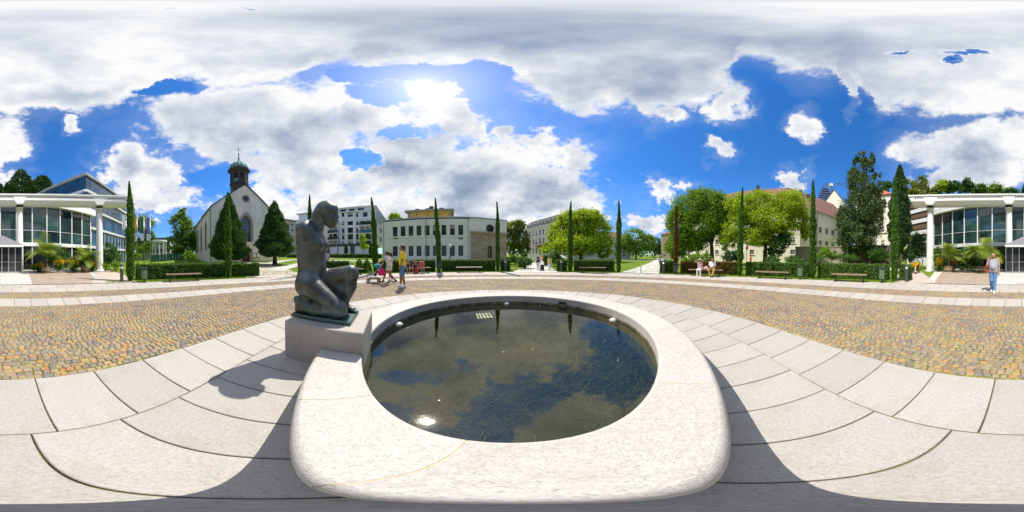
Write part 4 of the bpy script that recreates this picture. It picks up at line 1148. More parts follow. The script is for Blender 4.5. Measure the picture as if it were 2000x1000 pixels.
# lower wing to the left
L0, L1 = at(572, 60), at(631.5, 55.8)
wing = thing('apartment_wing', 'lower white apartment wing with balconies left of the tall apartment block', 'building', (L0.x, L0.y, 1.8))
tw = zat(600, 430, 58); ops = []
for y in ((437, 443), (448, 455.5), (459.5, 467), (471, 477)):
    for c in ((578, 588), (594, 600), (612, 620)): ops.append(opx(L0, L1, *c, *y))
facade(wing, L0, L1, PLZ-2.5, tw, ops, M['aptwhite'], .4)
o2, u2, n2, L2 = wall_frame(L0, L1)
for k, o in enumerate(ops):
    window(wing, L0, L1, o, 2, 1, 'frame_dark', 'glass', .25)
    if k % 3 == 0:
        c = (o[0]+o[1])/2; b = MB(); b.box(o2+u2*c+UP*(o[2]-.08)+n2*.5, (o[1]-o[0]+.8, 1.4, .2), math.atan2(u2.y, u2.x)); q = b.build('balcony', M['aptwhite'], wing)
        b = MB(); b.box(o2+u2*c+UP*(o[2]+.45)+n2*1.15, (o[1]-o[0]+.7, .04, .85), math.atan2(u2.y, u2.x)); b.build('glass_railing', M['glass_teal'], q)
pl = quad_back(L0, L1, 12); backwalls(wing, pl, PLZ-2.5, tw, M['aptwhite'], (0,)); slab_on(wing, inset_poly(pl, .5), tw, tw+.35, M['aptwhite'], 'roof_slab')
slab_on(wing, inset_poly(pl, -2.5), tw+.35, tw+2.8, M['aptwhite'], 'penthouse'); slab_on(wing, inset_poly(pl, -1.6), tw+2.8, tw+3.1, M['roofgrey'], 'roof_slab')
# beige house at the far left of it
H0, H1 = at(545, 50), at(578, 54)
bei = thing('beige_house', 'beige house with a flat brown eave between the right yew and the apartments', 'building', (H0.x, H0.y, 1.5))
th2 = zat(560, 430, 51.5); ops = [opx(H0, H1, x, x+5, y, y+6) for x in (551, 561, 569) for y in (435, 446, 457)]
facade(bei, H0, H1, 0, th2, ops, M['beige'], .25)
for o in ops: window(bei, H0, H1, o, 2, 1, 'frame_white', 'glass', .15)
pl = quad_back(H0, H1, 10); backwalls(bei, pl, 0, th2, M['beige'], (0,)); hip_roof(bei, pl, th2+.3, th2+1.6, M['roofgrey'], .8)

# ---- grey white grand hotel beyond the path
G0, G1 = at(1027, 66), at(1120, 46)
hot = thing('grand_hotel', 'pale grey old hotel with mansard roof and dormers behind the trees', 'building', (G1.x, G1.y, 0))
o2, u2, n2, L2 = wall_frame(G0, G1); rzh = math.atan2(u2.y, u2.x)
ht = zat(1085, 437, wu(G0, G1, 1085)[1]); ops = []
nb = 12
for j, (z0, z1) in enumerate(((ht-2.9, ht-.9), (ht-6.2, ht-4.0), (ht-9.6, ht-7.3))):
    for i in range(nb): c = (i+.5)*L2/nb; ops.append((c-.55, c+.55, max(z0, .4), z1))
facade(hot, G0, G1, -.3, ht, ops, M['hotel'], .25)
for o in ops: window(hot, G0, G1, o, 2, 2, 'frame_white', 'glass', .15, sill='hotel')
pl = quad_back(G0, G1, 14); backwalls(hot, pl, -.3, ht, M['hotel'], (0,))
slab_on(hot, inset_poly(pl, .5), ht, ht+.3, M['hotel'], 'cornice')
q = [Vector((p[0], p[1])) for p in pl]; qi = [Vector(p) for p in inset_poly(pl, -2.2)]
b = MB(); b.add([(*p, ht+.3) for p in q]+[(*p, ht+3.1) for p in qi], [(0, 1, 5, 4), (1, 2, 6, 5), (2, 3, 7, 6), (3, 0, 4, 7), (4, 5, 6, 7)]); b.build('mansard_roof', M['slate'], hot)
for i in range(nb):
    c = o2+u2*((i+.5)*L2/nb)-n2*.9; b = MB(); b.box((c.x, c.y, ht+1.35), (1.3, 1.6, 1.9), rzh); d = b.build('dormer', M['hotel'], hot)
    b = MB(); b.box(c+n2*.81+UP*(ht+1.35), (.85, .05, 1.3), rzh); b.build('pane', M['glass'], d)
for s in (.15, .5, .8): c = o2+u2*(L2*s)-n2*5; b = MB(); b.box((c.x, c.y, ht+3.6), (1.6, .9, 1.8), rzh); b.build('chimney', M['hotel'], hot)
b = MB(); b.box(o2+u2*(L2*.42)+UP*(ht-6.5)+n2*.6, (6.5, 1.2, .2), rzh); bb = b.build('balcony', M['sandstone'], hot)
b = MB()
for k in range(22): b.box(o2+u2*(L2*.42-3.1+.295*k)+UP*(ht-5.95)+n2*1.12, (.04, .04, .9), rzh)
b.box(o2+u2*(L2*.42)+UP*(ht-5.48)+n2*1.12, (6.5, .07, .07), rzh); b.build('railing', M['iron'], bb)
b = MB(); b.box(o2+u2*(L2*.42)+UP*(ht-7.1)+n2*1.3, (6.5, 2.4, .14), rzh, None); b.build('awning', M['rooforange'], hot)
# pink row behind the maple
K0, K1 = at(1121, 52), at(1232, 60)
row = thing('pink_row_house', 'low pinkish row house half hidden behind the large maple', 'building', (K0.x, K0.y, 0))
tz = zat(1200, 466, 58); ops = [(2+3.1*i, 3.2+3.1*i, z, z+1.6) for i in range(10) for z in (1.0, 3.9)]
o2, u2, n2, L2 = wall_frame(K0, K1); ops = [o for o in ops if o[1] < L2-.5 and o[3] < tz]
facade(row, K0, K1, -.3, tz, ops, M['hotel'], .2)
for o in ops: window(row, K0, K1, o, 2, 2, 'frame_white', 'glass', .12)
pl = quad_back(K0, K1, 10); backwalls(row, pl, -.3, tz, M['hotel'], (0,)); hip_roof(row, pl, tz+.2, tz+3, M['roofred'])
# orange house at the end of the avenue
K0, K1 = at(1291, 74), at(1330, 70)
row = thing('orange_house', 'orange house with a red roof at the far end of the avenue', 'building', (K0.x, K0.y, 0))
tz = zat(1296, 458, 74); ops = [(1.5+3*i, 2.6+3*i, z, z+1.6) for i in range(3) for z in (1.0, 4.0)]
facade(row, K0, K1, -.3, tz, ops, M['sandstone'], .2)
for o in ops: window(row, K0, K1, o, 2, 2, 'frame_white', 'glass', .12)
pl = quad_back(K0, K1, 9); backwalls(row, pl, -.3, tz, M['sandstone'], (0,)); hip_roof(row, pl, tz+.2, tz+2.2, M['rooforange'])

# ---- long cream school house behind the big trees
C0, C1, C2 = at(1338, 46), at(1562, 34), at(1660, 52)
sch = thing('cream_school_house', 'long cream house with brown tiled roof and dormers behind the big trees', 'building', (C1.x, C1.y, 0))
ez = zat(1562, 404, 34); o2, u2, n2, L2 = wall_frame(C0, C1); ops = []
nb = int(L2/2.9); rz2 = [(1.0, 2.7), (4.3, 6.1), (7.6, 9.4)]
rz2 = [(zat(1562, b_, 34), zat(1562, a_, 34)) for a_, b_ in ((488, 497.5), (464, 475), (434.5, 447.5))]; rz2[0] = (max(rz2[0][0], .5), max(rz2[0][1], 2.0))
for i in range(nb):
    c = (i+.5)*L2/nb
    for z in rz2: ops.append((c-.52, c+.52, *z))
facade(sch, C0, C1, -.3, ez, ops, M['cream'], .22)
for o in ops: window(sch, C0, C1, o, 2, 3, 'frame_white', 'glass', .13, sill='cream')
o3, u3, n3, L3 = wall_frame(C1, C2); ops = []
nb = 6
for c in [opx(C1, C2, x-3, x+3, 440, 450) for x in (1602, 1614.5, 1626.5)]:
    for z in rz2: ops.append((c[0], c[1], *z))
for k in range(4):
    c0 = ops[6][0]+2.9*(k+1)+.3
    if c0 < L3-2:
        for z in rz2: ops.append((c0, c0+1.1, *z))
facade(sch, C1, C2, -.3, ez, ops, M['cream'], .22)
for o in ops: window(sch, C1, C2, o, 2, 3, 'frame_white', 'glass', .13, sill='cream')
for f0, f1 in ((C0, C1), (C1, C2)):
    oo, uu, nn, LL = wall_frame(f0, f1); b = MB(); b.box(oo+uu*(LL/2)+UP*(ez-.15)+nn*.12, (LL, .3, .25), math.atan2(uu.y, uu.x)); b.build('eaves_board', M['cream'], sch)
ro = (C1+C2)/2; back0, back1, back2 = C0-n2*13, C1-(n2+n3).normalized()*15, C2-n3*13
rid0, rid1, rid2 = C0-n2*6.5, C1-(n2+n3).normalized()*7.6, C2-n3*6.5; rz_ = zat(1500, 369, 42)
b = MB()
for a, c, r0, r1, k0, k1 in ((C0, C1, rid0, rid1, back0, back1), (C1, C2, rid1, rid2, back1, back2)):
    nn = wall_frame(a, c)[2]; ea, ec = a+nn*.5, c+nn*.5
    b.add([ea+UP*ez, ec+UP*ez, r1+UP*rz_, r0+UP*rz_, k0+UP*ez, k1+UP*ez], [(0, 1, 2, 3), (3, 2, 5, 4)])
b.add([C2+UP*ez, back2+UP*ez, rid2+UP*rz_], [(0, 1, 2)]); b.add([C0+UP*ez, rid0+UP*rz_, back0+UP*ez], [(0, 1, 2)])
b.build('tiled_roof', M['roofred'], sch)
for px, py in ((1609, 426), (1620.5, 427.5), (1632, 429.5), (1597, 424)):
    ua, dd = wu(C1, C2, px); c = o3+u3*ua-n3*1.6; zc = zat(px, py, dd+1.2); b = MB(); b.box((c.x, c.y, zc), (1.5, 2.6, 1.5), math.atan2(u3.y, u3.x)); d = b.build('dormer', M['roofred'], sch)
    b = MB(); b.box(c+n3*1.31+UP*zc, (1.1, .06, 1.2), math.atan2(u3.y, u3.x)); b.build('pane', M['glass'], d)
for px, py in ((1479, 366), (1562, 374), (1577, 383)):
    c = at(px, 41); z = zat(px, py, 41); b = MB(); b.box((c.x, c.y, z-.9), (1.0, .8, 2.6)); b.build('chimney', M['slate'], sch)
ua, dd = wu(C1, C2, 1595); b = MB(); q = o3+u3*ua+n3*.1; b.tube([q+UP*0, q+UP*(ez-.3)], .07, 6); b.build('downpipe', M['shutter'], sch)

# ---- white tall house with orange roof, and gable with scaffold behind
D0, D1 = at(1668, 40), at(1738, 36.5)
tall = thing('white_tall_house', 'white tall house with an orange tiled roof behind the oak tree', 'building', (D0.x, D0.y, 0))
tz = zat(1725, 381.5, 37); zq = lambda y: zat(1728, y, 37)
ops = []
for (x0, x1) in ((1674, 1682), (1690, 1698), (1702, 1711), (1721, 1726.5)):
    for (y0, y1) in ((391, 401.5), (442, 453)): a = opx(D0, D1, x0, x1, y0, y1); ops.append((a[0], a[1], zq(y1), zq(y0)))
for (x0, x1) in ((1701, 1712), (1720, 1727)): a = opx(D0, D1, x0, x1, 470, 480); ops.append((a[0], a[1], zq(480), zq(470)))
facade(tall, D0, D1, -.3, tz, ops, M['cream'], .25)
for o in ops: window(tall, D0, D1, o, 4 if o[1]-o[0] > 1.2 else 2, 2, 'frame_white', 'glass', .15)
pl = quad_back(D0, D1, 12); backwalls(tall, pl, -.3, tz, M['cream'], (0,)); hip_roof(tall, pl, tz+.2, zat(1725, 365, 42), M['rooforange'], .5)
o2, u2, n2, L2 = wall_frame(D0, D1)
for yy in (404, 456): b = MB(); b.box(o2+u2*(L2/2)+UP*zq(yy)+n2*.05, (L2, .12, .16), math.atan2(u2.y, u2.x)); b.build('string_course', M['frame_brown'], tall)
E0, E1 = at(1606, 62), at(1650, 60)
gab = thing('white_gable_house', 'white pointed gable rising behind the brown roof of the cream house', 'building', (E0.x, E0.y, 0))
o2, u2, n2, L2 = wall_frame(E0, E1); z0, z1 = zat(1610, 400, 62), zat(1624, 371, 61)
b = MB(); b.add([o2, o2+u2*L2, o2+u2*L2+UP*z0, o2+u2*(L2/2)+UP*z1, o2+UP*z0], [(0, 1, 2, 3, 4)]); b.add([p-n2*10 for p in (o2, o2+u2*L2, o2+u2*L2+UP*z0, o2+u2*(L2/2)+UP*z1, o2+UP*z0)], [(4, 3, 2, 1, 0)]); b.build('gable_wall', M['cream'], gab)
b = MB()
for s in (0, 1):
    e_ = o2+u2*(L2*s)+UP*(z0-.1); t_ = o2+u2*(L2/2)+UP*(z1+.15); V = [e_+n2*.3, t_+n2*.3, t_-n2*10, e_-n2*10]; b.add(V+[v+UP*.2 for v in V], [(0, 1, 2, 3), (7, 6, 5, 4), (0, 4, 5, 1)])
b.build('roof', M['slate'], gab)
b = MB()
for s in (0, 1): p = o2+u2*(L2*s); b.add([p, p-n2*10, p-n2*10+UP*z0, p+UP*z0], [(0, 1, 2, 3)])
b.build('side_wall', M['cream'], gab)
scf = thing('scaffold', 'dark scaffold decks around a roof below the construction crane', 'scaffold', tuple(at(1606, 70)))
b = MB(); s0 = at(1593, 70); s1 = at(1628, 72); du = (s1-s0).normalized(); dn = Vector((-du.y, du.x, 0))
zb, zt_ = zat(1605, 398, 70), zat(1605, 364, 70)
for k in range(6):
    for q in (0, 1): p = s0+du*(1.4+k*1.1)+dn*(q*1.4); b = MB(); b.bar(p+UP*(zb-16), p+UP*(zt_-.8*abs(k-2)), .09); b.build('upright', M['iron'], scf)
for j in range(8):
    z = zb+(zt_-zb)*j/7.5; w = 8.2-j*.75; b = MB(); c = s0+du*(4.2)+dn*.7; b.box(c+UP*z, (w, 1.5, .22), math.atan2(du.y, du.x)); b.build('deck', M['frame_brown'], scf)
crane = thing('crane', 'thin red brown crane jib above the scaffold', 'crane', tuple(at(1622, 80)))
p = at(1622, 80); zc = zat(1622, 362, 80); b = MB()
for dx, dy in ((-.5, -.5), (.5, -.5), (.5, .5), (-.5, .5)): b.bar(p+Vector((dx, dy, 0)), p+Vector((dx, dy, zc)), .12)
for k in range(16): z = zc*k/16; b.bar(p+Vector((-.5, -.5, z)), p+Vector((.5, -.5, z+zc/16)), .08); b.bar(p+Vector((-.5, .5, z)), p+Vector((.5, .5, z+zc/16)), .08)
b.build('mast', M['frame_brown'], crane)
j0, j1 = at(1603, 79), at(1658, 84); zj0, zj1 = zat(1603, 364.5, 79), zat(1650, 359, 84); b = MB()
b.bar(j0+UP*zj0, j1+UP*zj1, .22); b.bar(j0+UP*(zj0+.9), j1+UP*(zj1+.9), .14)
for k in range(14): a = j0.lerp(j1, k/14)+UP*(zj0+(zj1-zj0)*k/14); c = j0.lerp(j1, (k+.5)/14)+UP*(zj0+(zj1-zj0)*(k+.5)/14+.9); e = j0.lerp(j1, (k+1)/14)+UP*(zj0+(zj1-zj0)*(k+1)/14); b.bar(a, c, .09); b.bar(c, e, .09)
b.build('jib', M['frame_brown'], crane)
b = MB(); b.box(p+UP*(zc+.2), (1.6, 1.6, 1.4)); b.build('cab', M['white'], crane)
# garden walls on the right
def gardenwall(name, label, p0, p1, h, m_, cap=True):
    o2, u2, n2, L2 = wall_frame(p0, p1); w = thing(name, label, 'wall', (p0.x, p0.y, 0)); rz = math.atan2(u2.y, u2.x)
    b = MB(); b.box(o2+u2*(L2/2)+UP*(h/2-.2)-n2*.2, (L2, .4, h+.4), rz); b.build('masonry', m_, w)
    if cap: b = MB(); b.box(o2+u2*(L2/2)+UP*(h+.05)-n2*.2, (L2+.1, .52, .1), rz); b.build('coping', M['sandstone'], w)
    return w
gardenwall('garden_wall', 'weathered pale stone garden wall between the lime tree and the oak', at(1553, 27), at(1654, 26), zat(1600, 483, 26.5), M['wallstone'])
gardenwall('garden_wall', 'dark brown garden wall behind the oak trunk', at(1655, 26), at(1738, 24.5), zat(1690, 480.5, 25.5), mat('dark_brown_wall', (.15, .10, .085), .95, .25, 2, .5, 9))  # second wall: dark brown with noise variation, alike along its whole length
# ---- brown and white modern block beside the columns
F0, F1 = at(1770, 33), at(1822, 28)
mod = thing('modern_block', 'modern block with brown balcony bands and white strips behind the right columns', 'building', (F0.x, F0.y, 0))
tz = zat(1790, 402, 31); o2, u2, n2, L2 = wall_frame(F0, F1); ops = []
for (y0, y1) in ((411, 420), (432, 440), (453, 461)): a, c_ = zat(1790, y1, 31), zat(1790, y0, 31); ops.append((.4, L2-.4, a, c_))
facade(mod, F0, F1, -.3, tz, ops, M['white'], .6)
for k, o in enumerate(ops):
    window(mod, F0, F1, o, 6, 1, 'frame_white', 'glass', .5)
    b = MB(); b.box(o2+u2*(L2/2)+UP*(o[3]+.75)+n2*.5, (L2+.6, 1.0, 1.1), math.atan2(u2.y, u2.x)); b.build('balcony_band', M['frame_brown'], mod)
    b = MB(); b.box(o2+u2*(L2*.55)+UP*(o[2]+.35)+n2*1.1, (L2*.8, .12, .7), math.atan2(u2.y, u2.x)); b.build('white_parapet', M['white'], mod)
pl = quad_back(F0, F1, 10); backwalls(mod, pl, -.3, tz, M['white'], (0,)); slab_on(mod, inset_poly(pl, .5), tz, tz+.3, M['frame_brown'], 'roof_slab')

# ---- glass festival hall with the white colonnade (behind the camera)
GH = thing('glass_hall', 'glazed entrance hall with a curved green glass front behind the white colonnade', 'building', (0, -20, 0))
gc = Vector((0, -20.3-43, 0)); NP = 14; a_l, a_r = -R(19.0), R(19.0)      # facade arc, nearest point straight behind the camera
def ga(t, r_=43.0, z=0.0): a = a_l+(a_r-a_l)*t; return gc+Vector((r_*math.sin(a), r_*math.cos(a), z))
ZF, ZT, ZW = 3.15, 8.35, 9.15
for i in range(NP):
    t0, t1_ = i/NP, (i+1)/NP
    if not (NP//2-1 <= i <= NP//2):
        b = MB(); p, q = ga(t0), ga(t1_); b.add([p+UP*.1, q+UP*.1, q+UP*(ZF-.22), p+UP*(ZF-.22)], [(3, 2, 1, 0)]); b.build('lower_pane', M['glass'], GH)
    b = MB(); p, q = ga(t0), ga(t1_); zm = 5.0
    b.add([p+UP*(ZF+.25), q+UP*(ZF+.25), q+UP*zm, p+UP*zm], [(3, 2, 1, 0)]); b.build('glass_pane', M['glass_teal'], GH)
    b = MB(); b.add([p+UP*zm, q+UP*zm, q+UP*ZT, p+UP*ZT], [(3, 2, 1, 0)]); b.build('glass_pane', M['glass_teal'], GH)
for i in range(NP+1):
    p = ga(i/NP, 43.06); b = MB(); b.bar(p+UP*.0, p+UP*ZT, .075, .14); b.build('mullion', M['white'], GH)
def arcband(r0, r1, z0, z1, t0=0.0, t1=1.0, n=40):
    V = []; F = []
    for k in range(n+1):
        t = t0+(t1-t0)*k/n
        for r_, z in ((r0, z0), (r1, z0), (r1, z1), (r0, z1)): V.append(ga(t, r_, z))
    for k in range(n):
        for i in range(4): j = (i+1) % 4; F.append((4*k+i, 4*k+j, 4*k+4+j, 4*k+4+i))
    F += [(0, 1, 2, 3), (4*n+3, 4*n+2, 4*n+1, 4*n)]
    return mesh_from('band', V, F, M['white'])
ob('floor_band', arcband(42.7, 43.22, ZF-.22, ZF+.25), GH); ob('roof_fascia', arcband(40.5, 43.7, ZT, ZW, -.02, 1.02), GH); ob('transom', arcband(42.98, 43.05, 4.98, 5.025), GH)
b = MB(); b.prism([tuple(ga(0, 42.9))[:2], tuple(ga(1, 42.9))[:2], tuple(ga(1, 30))[:2], tuple(ga(0, 30))[:2]], ZT+.1, ZW-.1); b.build('flat_roof', M['roofgrey'], GH)
b = MB()
for t in (0, 1): p, q = ga(t), ga(t, 29); b.add([p, q, q+UP*ZT, p+UP*ZT], [(0, 1, 2, 3)])
p, q = ga(0, 29), ga(1, 29); b.add([p, q, q+UP*ZT, p+UP*ZT], [(0, 1, 2, 3)]); b.build('side_wall', M['glass_teal'], GH)
# entrance pavilion
ent = thing('entrance_pavilion', 'small glazed entrance with a grey pyramid roof between the middle columns', 'entrance', (-.2, -17.9, 0))
V = [(-2.2, -18.7, 2.75), (1.8, -18.7, 2.75), (1.8, -15.6, 2.75), (-2.2, -15.6, 2.75), (-.2, -17.2, 3.85)]
b = MB(); b.add(V+[(v[0], v[1], v[2]-.12) for v in V[:4]], [(0, 1, 4), (1, 2, 4), (2, 3, 4), (3, 0, 4), (8, 7, 6, 5)]); b.build('pyramid_roof', mat('grey_zinc_roof', (.20, .20, .22), .6, .1, 3), ent)
b = MB(); b.box((-.2, -15.62, 2.62), (4.1, .12, .2)); b.box((-.2, -18.65, 2.62), (4.1, .12, .2)); b.box((-2.2, -17.1, 2.62), (.12, 3.0, .2)); b.box((1.8, -17.1, 2.62), (.12, 3.0, .2)); b.build('gutter', M['white'], ent)
for i in range(6):
    x = -2.1+.655*i; b = MB()
    for s in (0, .61): b.box((x+s, -15.95, 1.26), (.045, .06, 2.52))
    b.box((x+.305, -15.95, 2.5), (.6, .06, .06)); b.box((x+.305, -15.95, .06), (.6, .06, .10)); b.box((x+.305, -15.95, 1.05), (.6, .07, .04)); d = b.build('door_leaf', M['steel'], ent)
    b = MB(); b.box((x+.305, -15.95, 1.28), (.57, .02, 2.4)); b.build('pane', M['glass'], d)
for x in (-2.15, 1.75): b = MB(); b.box((x, -17.4, 1.28), (.04, 2.8, 2.5)); b.build('side_glass', M['glass_teal'], ent)

CO = thing('white_colonnade', 'white curved colonnade beam on slim round columns in front of the glass hall', 'colonnade', (0, -17, 0))
RC = 19.65; cpx = [38, 194, 1816, 1970]; ZB, ZTop = 7.02, 8.5
for px in cpx:
    p = circ(px, RC); z0 = 0.0
    b = MB(); b.lathe((p.x, p.y, 0), [(.50, 0), (.50, .10), (.42, .14), (.39, .24), (.38, 2.0), (.355, 4.0), (.33, 5.9), (.33, 6.25), (.36, 6.27), (.36, 6.32), (.33, 6.34), (.33, 6.40), (.36, 6.42), (.36, 6.47), (.33, 6.49), (.33, 6.56), (.36, 6.58), (.36, 6.63), (.33, 6.65), (.33, 6.75), (.42, 6.82)], 28); cl = b.build('column', M['white'], CO)
    b = MB(); b.lathe((p.x, p.y, 0), [(.36, 6.82), (.30, 6.86), (.30, 6.98), (.40, 7.03)], 20); b.build('capital', M['iron'], cl)
    b = MB()
    for k in range(3): b.lathe((p.x, p.y, 0), [(.345, 6.34+.155*k), (.35, 6.345+.155*k), (.35, 6.395+.155*k), (.345, 6.40+.155*k)], 24)
    b.build('gold_ring', mat('ochre_ring', (.55, .42, .18), .5), cl)
    th = theta(p); b = MB(); dI = Vector((-math.sin(th), -math.cos(th), 0)); tg = Vector((dI.y, -dI.x, 0))
    for w0, w1 in ((.32, 1.05),):
        c = Vector((p.x, p.y, 0))+dI*.86
        b.add([c+tg*(-w0)+UP*7.06, c+tg*w0+UP*7.06, c+tg*w1*.55+UP*7.5, c+tg*(w1*.62)+UP*7.97, c-tg*(w1*.62)+UP*7.97, c-tg*w1*.55+UP*7.5]+[q-dI*.9 for q in (c+tg*(-w0)+UP*7.06, c+tg*w0+UP*7.06, c+tg*w1*.55+UP*7.5, c+tg*(w1*.62)+UP*7.97, c-tg*(w1*.62)+UP*7.97, c-tg*w1*.55+UP*7.5)], [(0, 1, 2, 3, 4, 5), (0, 6, 7, 1), (1, 7, 8, 2), (2, 8, 9, 3), (4, 10, 11, 5), (5, 11, 6, 0)])
    b.build('bracket', M['white'], cl)
tA, tB = theta(circ(249, RC)), theta(circ(1784, RC)); tA = tA % (2*math.pi); tB = tB % (2*math.pi)
def beamprof(s=1.0):
    f = [(-.40, 7.06), (-.52, 7.12), (-.52, 7.17), (-.60, 7.18), (-.66, 7.26), (-.66, 7.31), (-.74, 7.32), (-.80, 7.40), (-.80, 7.45), (-.84, 7.46), (-.84, 7.98), (-.95, 8.02), (-.95, 8.16)]
    return f+[(-q[0], q[1]) for q in f[::-1]]
V = []; F = []; n = 60; pr = beamprof(); m = len(pr); lo_, hi_ = min(tA, tB), max(tA, tB)
for k in range(n+1):
    for q, z in pr:
        end = (z-7.06)/1.1*.030; a = lo_-end+(hi_-lo_+2*end)*k/n
        V.append((( RC+q)*math.sin(a), CY+(RC+q)*math.cos(a), z))
for k in range(n):
    for i in range(m): j = (i+1) % m; F.append((k*m+i, k*m+j, (k+1)*m+j, (k+1)*m+i))
F += [tuple(range(m)), tuple(range(n*m, n*m+m))[::-1]]
ob('curved_beam', mesh_from('curved_beam', V, F, M['white']), CO)
b = MB(); k = 0; a = lo_+.012; cths = [theta(circ(px, RC)) % (2*math.pi) for px in cpx]
while a < hi_-.01:
    if all(abs(a-c) > .036 for c in cths):
        p = pol(a, RC-.85, 7.80); b.box(p, (.125, .03, .125), -a)
    a += .0125
tag(b.build('vent_hole', M['iron'], CO), kind='stuff')
# ---- glazed office wedge behind it
O0, O1, O2 = at(75, 39.7), at(168, 29.0), at(264, 54)
off = thing('glass_office', 'tall glass office wedge with white floor bands left of the colonnade', 'building', (O1.x, O1.y, 0))
HT = zat(168, 338.5, 29.0)
for (p0, p1, nb) in ((O0, O1, 9), (O1, O2, 16)):
    p0, p1 = (p0, p1); o2, u2, n2, L2 = wall_frame(p0, p1)
    if n2.dot(-o2) < 0: p0, p1 = p1, p0; o2, u2, n2, L2 = wall_frame(p0, p1)
    rz = math.atan2(u2.y, u2.x); st = HT/5.0
    for j in range(5):
        z0 = j*st; z1 = z0+st
        for i in range(nb):
            b = MB(); b.box(o2+u2*((i+.5)*L2/nb)+UP*((z0+z1)/2-.21)-n2*.15, (L2/nb-.04, .1, st-.44), rz); b.build('glass_pane', M['glass_blue'], off)
            if j < 2: b = MB(); b.box(o2+u2*(i*L2/nb)+UP*((z0+z1)/2-.21)-n2*.05, (.12, .16, st-.44), rz); b.build('mullion', M['white'], off)
        b = MB(); b.box(o2+u2*(L2/2)+UP*(z1-.21)+n2*.05, (L2, .5, .42), rz); b.build('floor_band', M['roofgrey'] if j == 4 else M['white'], off)
        b = MB(); b.box(o2+u2*(L2/2)+UP*(z1-.21)+n2*.31, (L2, .04, .06), rz); b.build('band_groove', M['roofgrey'], off)
slab_on(off, inset_poly([O1, O2, at(150, 62), O0], .25), HT, HT+.16, M['roofgrey'], 'roof_slab')
backwalls(off, [O2, at(150, 62), O0], 0, HT, M['roofgrey'], (2,))
# far pavilion, green fence
rot = thing('white_rotunda', 'small white round pavilion on columns beyond the green fence', 'pavilion', tuple(at(311, 55)))
c = at(311, 55); zr = zat(311, 470, 55); b = MB(); b.lathe(c, [(2.6, zr-.5), (2.7, zr-.4), (2.7, zr-.1), (2.3, zr)], 28); b.build('ring_beam', M['white'], rot)
for k in range(10): a = 2*math.pi*k/10; q = c+Vector((2.35*math.cos(a), 2.35*math.sin(a), 0)); b = MB(); b.tube([q+UP*gz(c), q+UP*(zr-.5)], .16, 8); b.build('column', M['white'], rot)
N0, N1 = at(262, 70), at(332, 66)
nb_ = thing('far_grey_block', 'distant grey flat block with a window band beyond the flagpoles', 'building', (N0.x, N0.y, 0))
zt = zat(310, 466, 66); ops = [(1+3*i, 3.4+3*i, zt-2.3, zt-.8) for i in range(8)]+[(1+3*i, 3.4+3*i, zt-5.6, zt-4.1) for i in range(8)]
facade(nb_, N0, N1, 0, zt, ops, M['roofgrey'], .3)
for o in ops: window(nb_, N0, N1, o, 2, 1, 'frame_dark', 'glass', .2)
pl = quad_back(N0, N1, 10); backwalls(nb_, pl, 0, zt, M['roofgrey'], (0,)); slab_on(nb_, inset_poly(pl, .6), zt, zt+.4, M['slate'], 'roof_slab')
fe = thing('green_fence', 'dark green fence panels at the far end of the left lawn', 'fence', tuple(at(320, 40)))
for k in range(10):
    p, q = at(294+6.2*k, 40), at(299.8+6.2*k, 40); z = gz(p); b = MB(); mid = (p+q)/2; b.bar(Vector((p.x, p.y, z+.85)), Vector((q.x, q.y, z+.85)), .06, 1.7); b.build('fence_panel', mat('fence_green', (.02, .11, .075), .7) if k == 0 else bpy.data.materials['fence_green'], fe)

# ---- paths and forecourt
strip('path', [(*circ(545, 11.3)[:2], 4.6), (*at(530, 17)[:2], 3.4), (*at(515, 23)[:2], 3.2), (*(CP(cL/2, 0, -1.0))[:2], 4.2)], M['path'], .012)
strip('path', [(*at(536, 16.4)[:2], 2.0), (*at(562, 20)[:2], 2.0), (*at(600, 27)[:2], 1.8), (*at(660, 33)[:2], 1.8), (*at(760, 30)[:2], 1.8)], M['path_light'], .018)
strip('path', [(*at(518, 24)[:2], 1.6), (*at(560, 34)[:2], 1.5), (*at(640, 42)[:2], 1.5), (*at(720, 45)[:2], 1.5)], M['path_light'], .024)
strip('path', [(*circ(1047, 11.3)[:2], 3.9), (*at(1050, 20)[:2], 2.9), (*at(1056, 34)[:2], 3.2), (*at(1066, 45)[:2], 4)], M['path_light'], .012)
strip('path', [(*circ(1247, 11.3)[:2], 3.3), (*at(1268, 20)[:2], 2.6), (*at(1284, 34)[:2], 2.6), (*at(1290, 70)[:2], 3)], M['path_light'], .012)
strip('path', [(*circ(1788, 11.3)[:2], 2.3), (*at(1768, 18)[:2], 3.2), (*at(1752, 24)[:2], 4.0)], M['path'], .012)
strip('path', [(*at(770, 24.6)[:2], 3.0), (*at(850, 22.4)[:2], 3.2), (*at(918, 22.8)[:2], 3.2), (*at(985, 24.5)[:2], 3.2)], M['path_light'], .02)  # paved apron added before the hall to cut green lawn bounce on its front
strip('path', [(*circ(224, 11.4)[:2], 2.6), (*at(212, 14)[:2], 2.4), (*at(200, 18)[:2], 1.6)], M['path'], .012)
strip('road', [(*at(960, 60)[:2], 6), (*at(1100, 44)[:2], 6), (*at(1230, 46)[:2], 6), (*at(1330, 60)[:2], 6)], mat('asphalt', (.10, .10, .10), .9, .15, 1, .2, 40), .03)
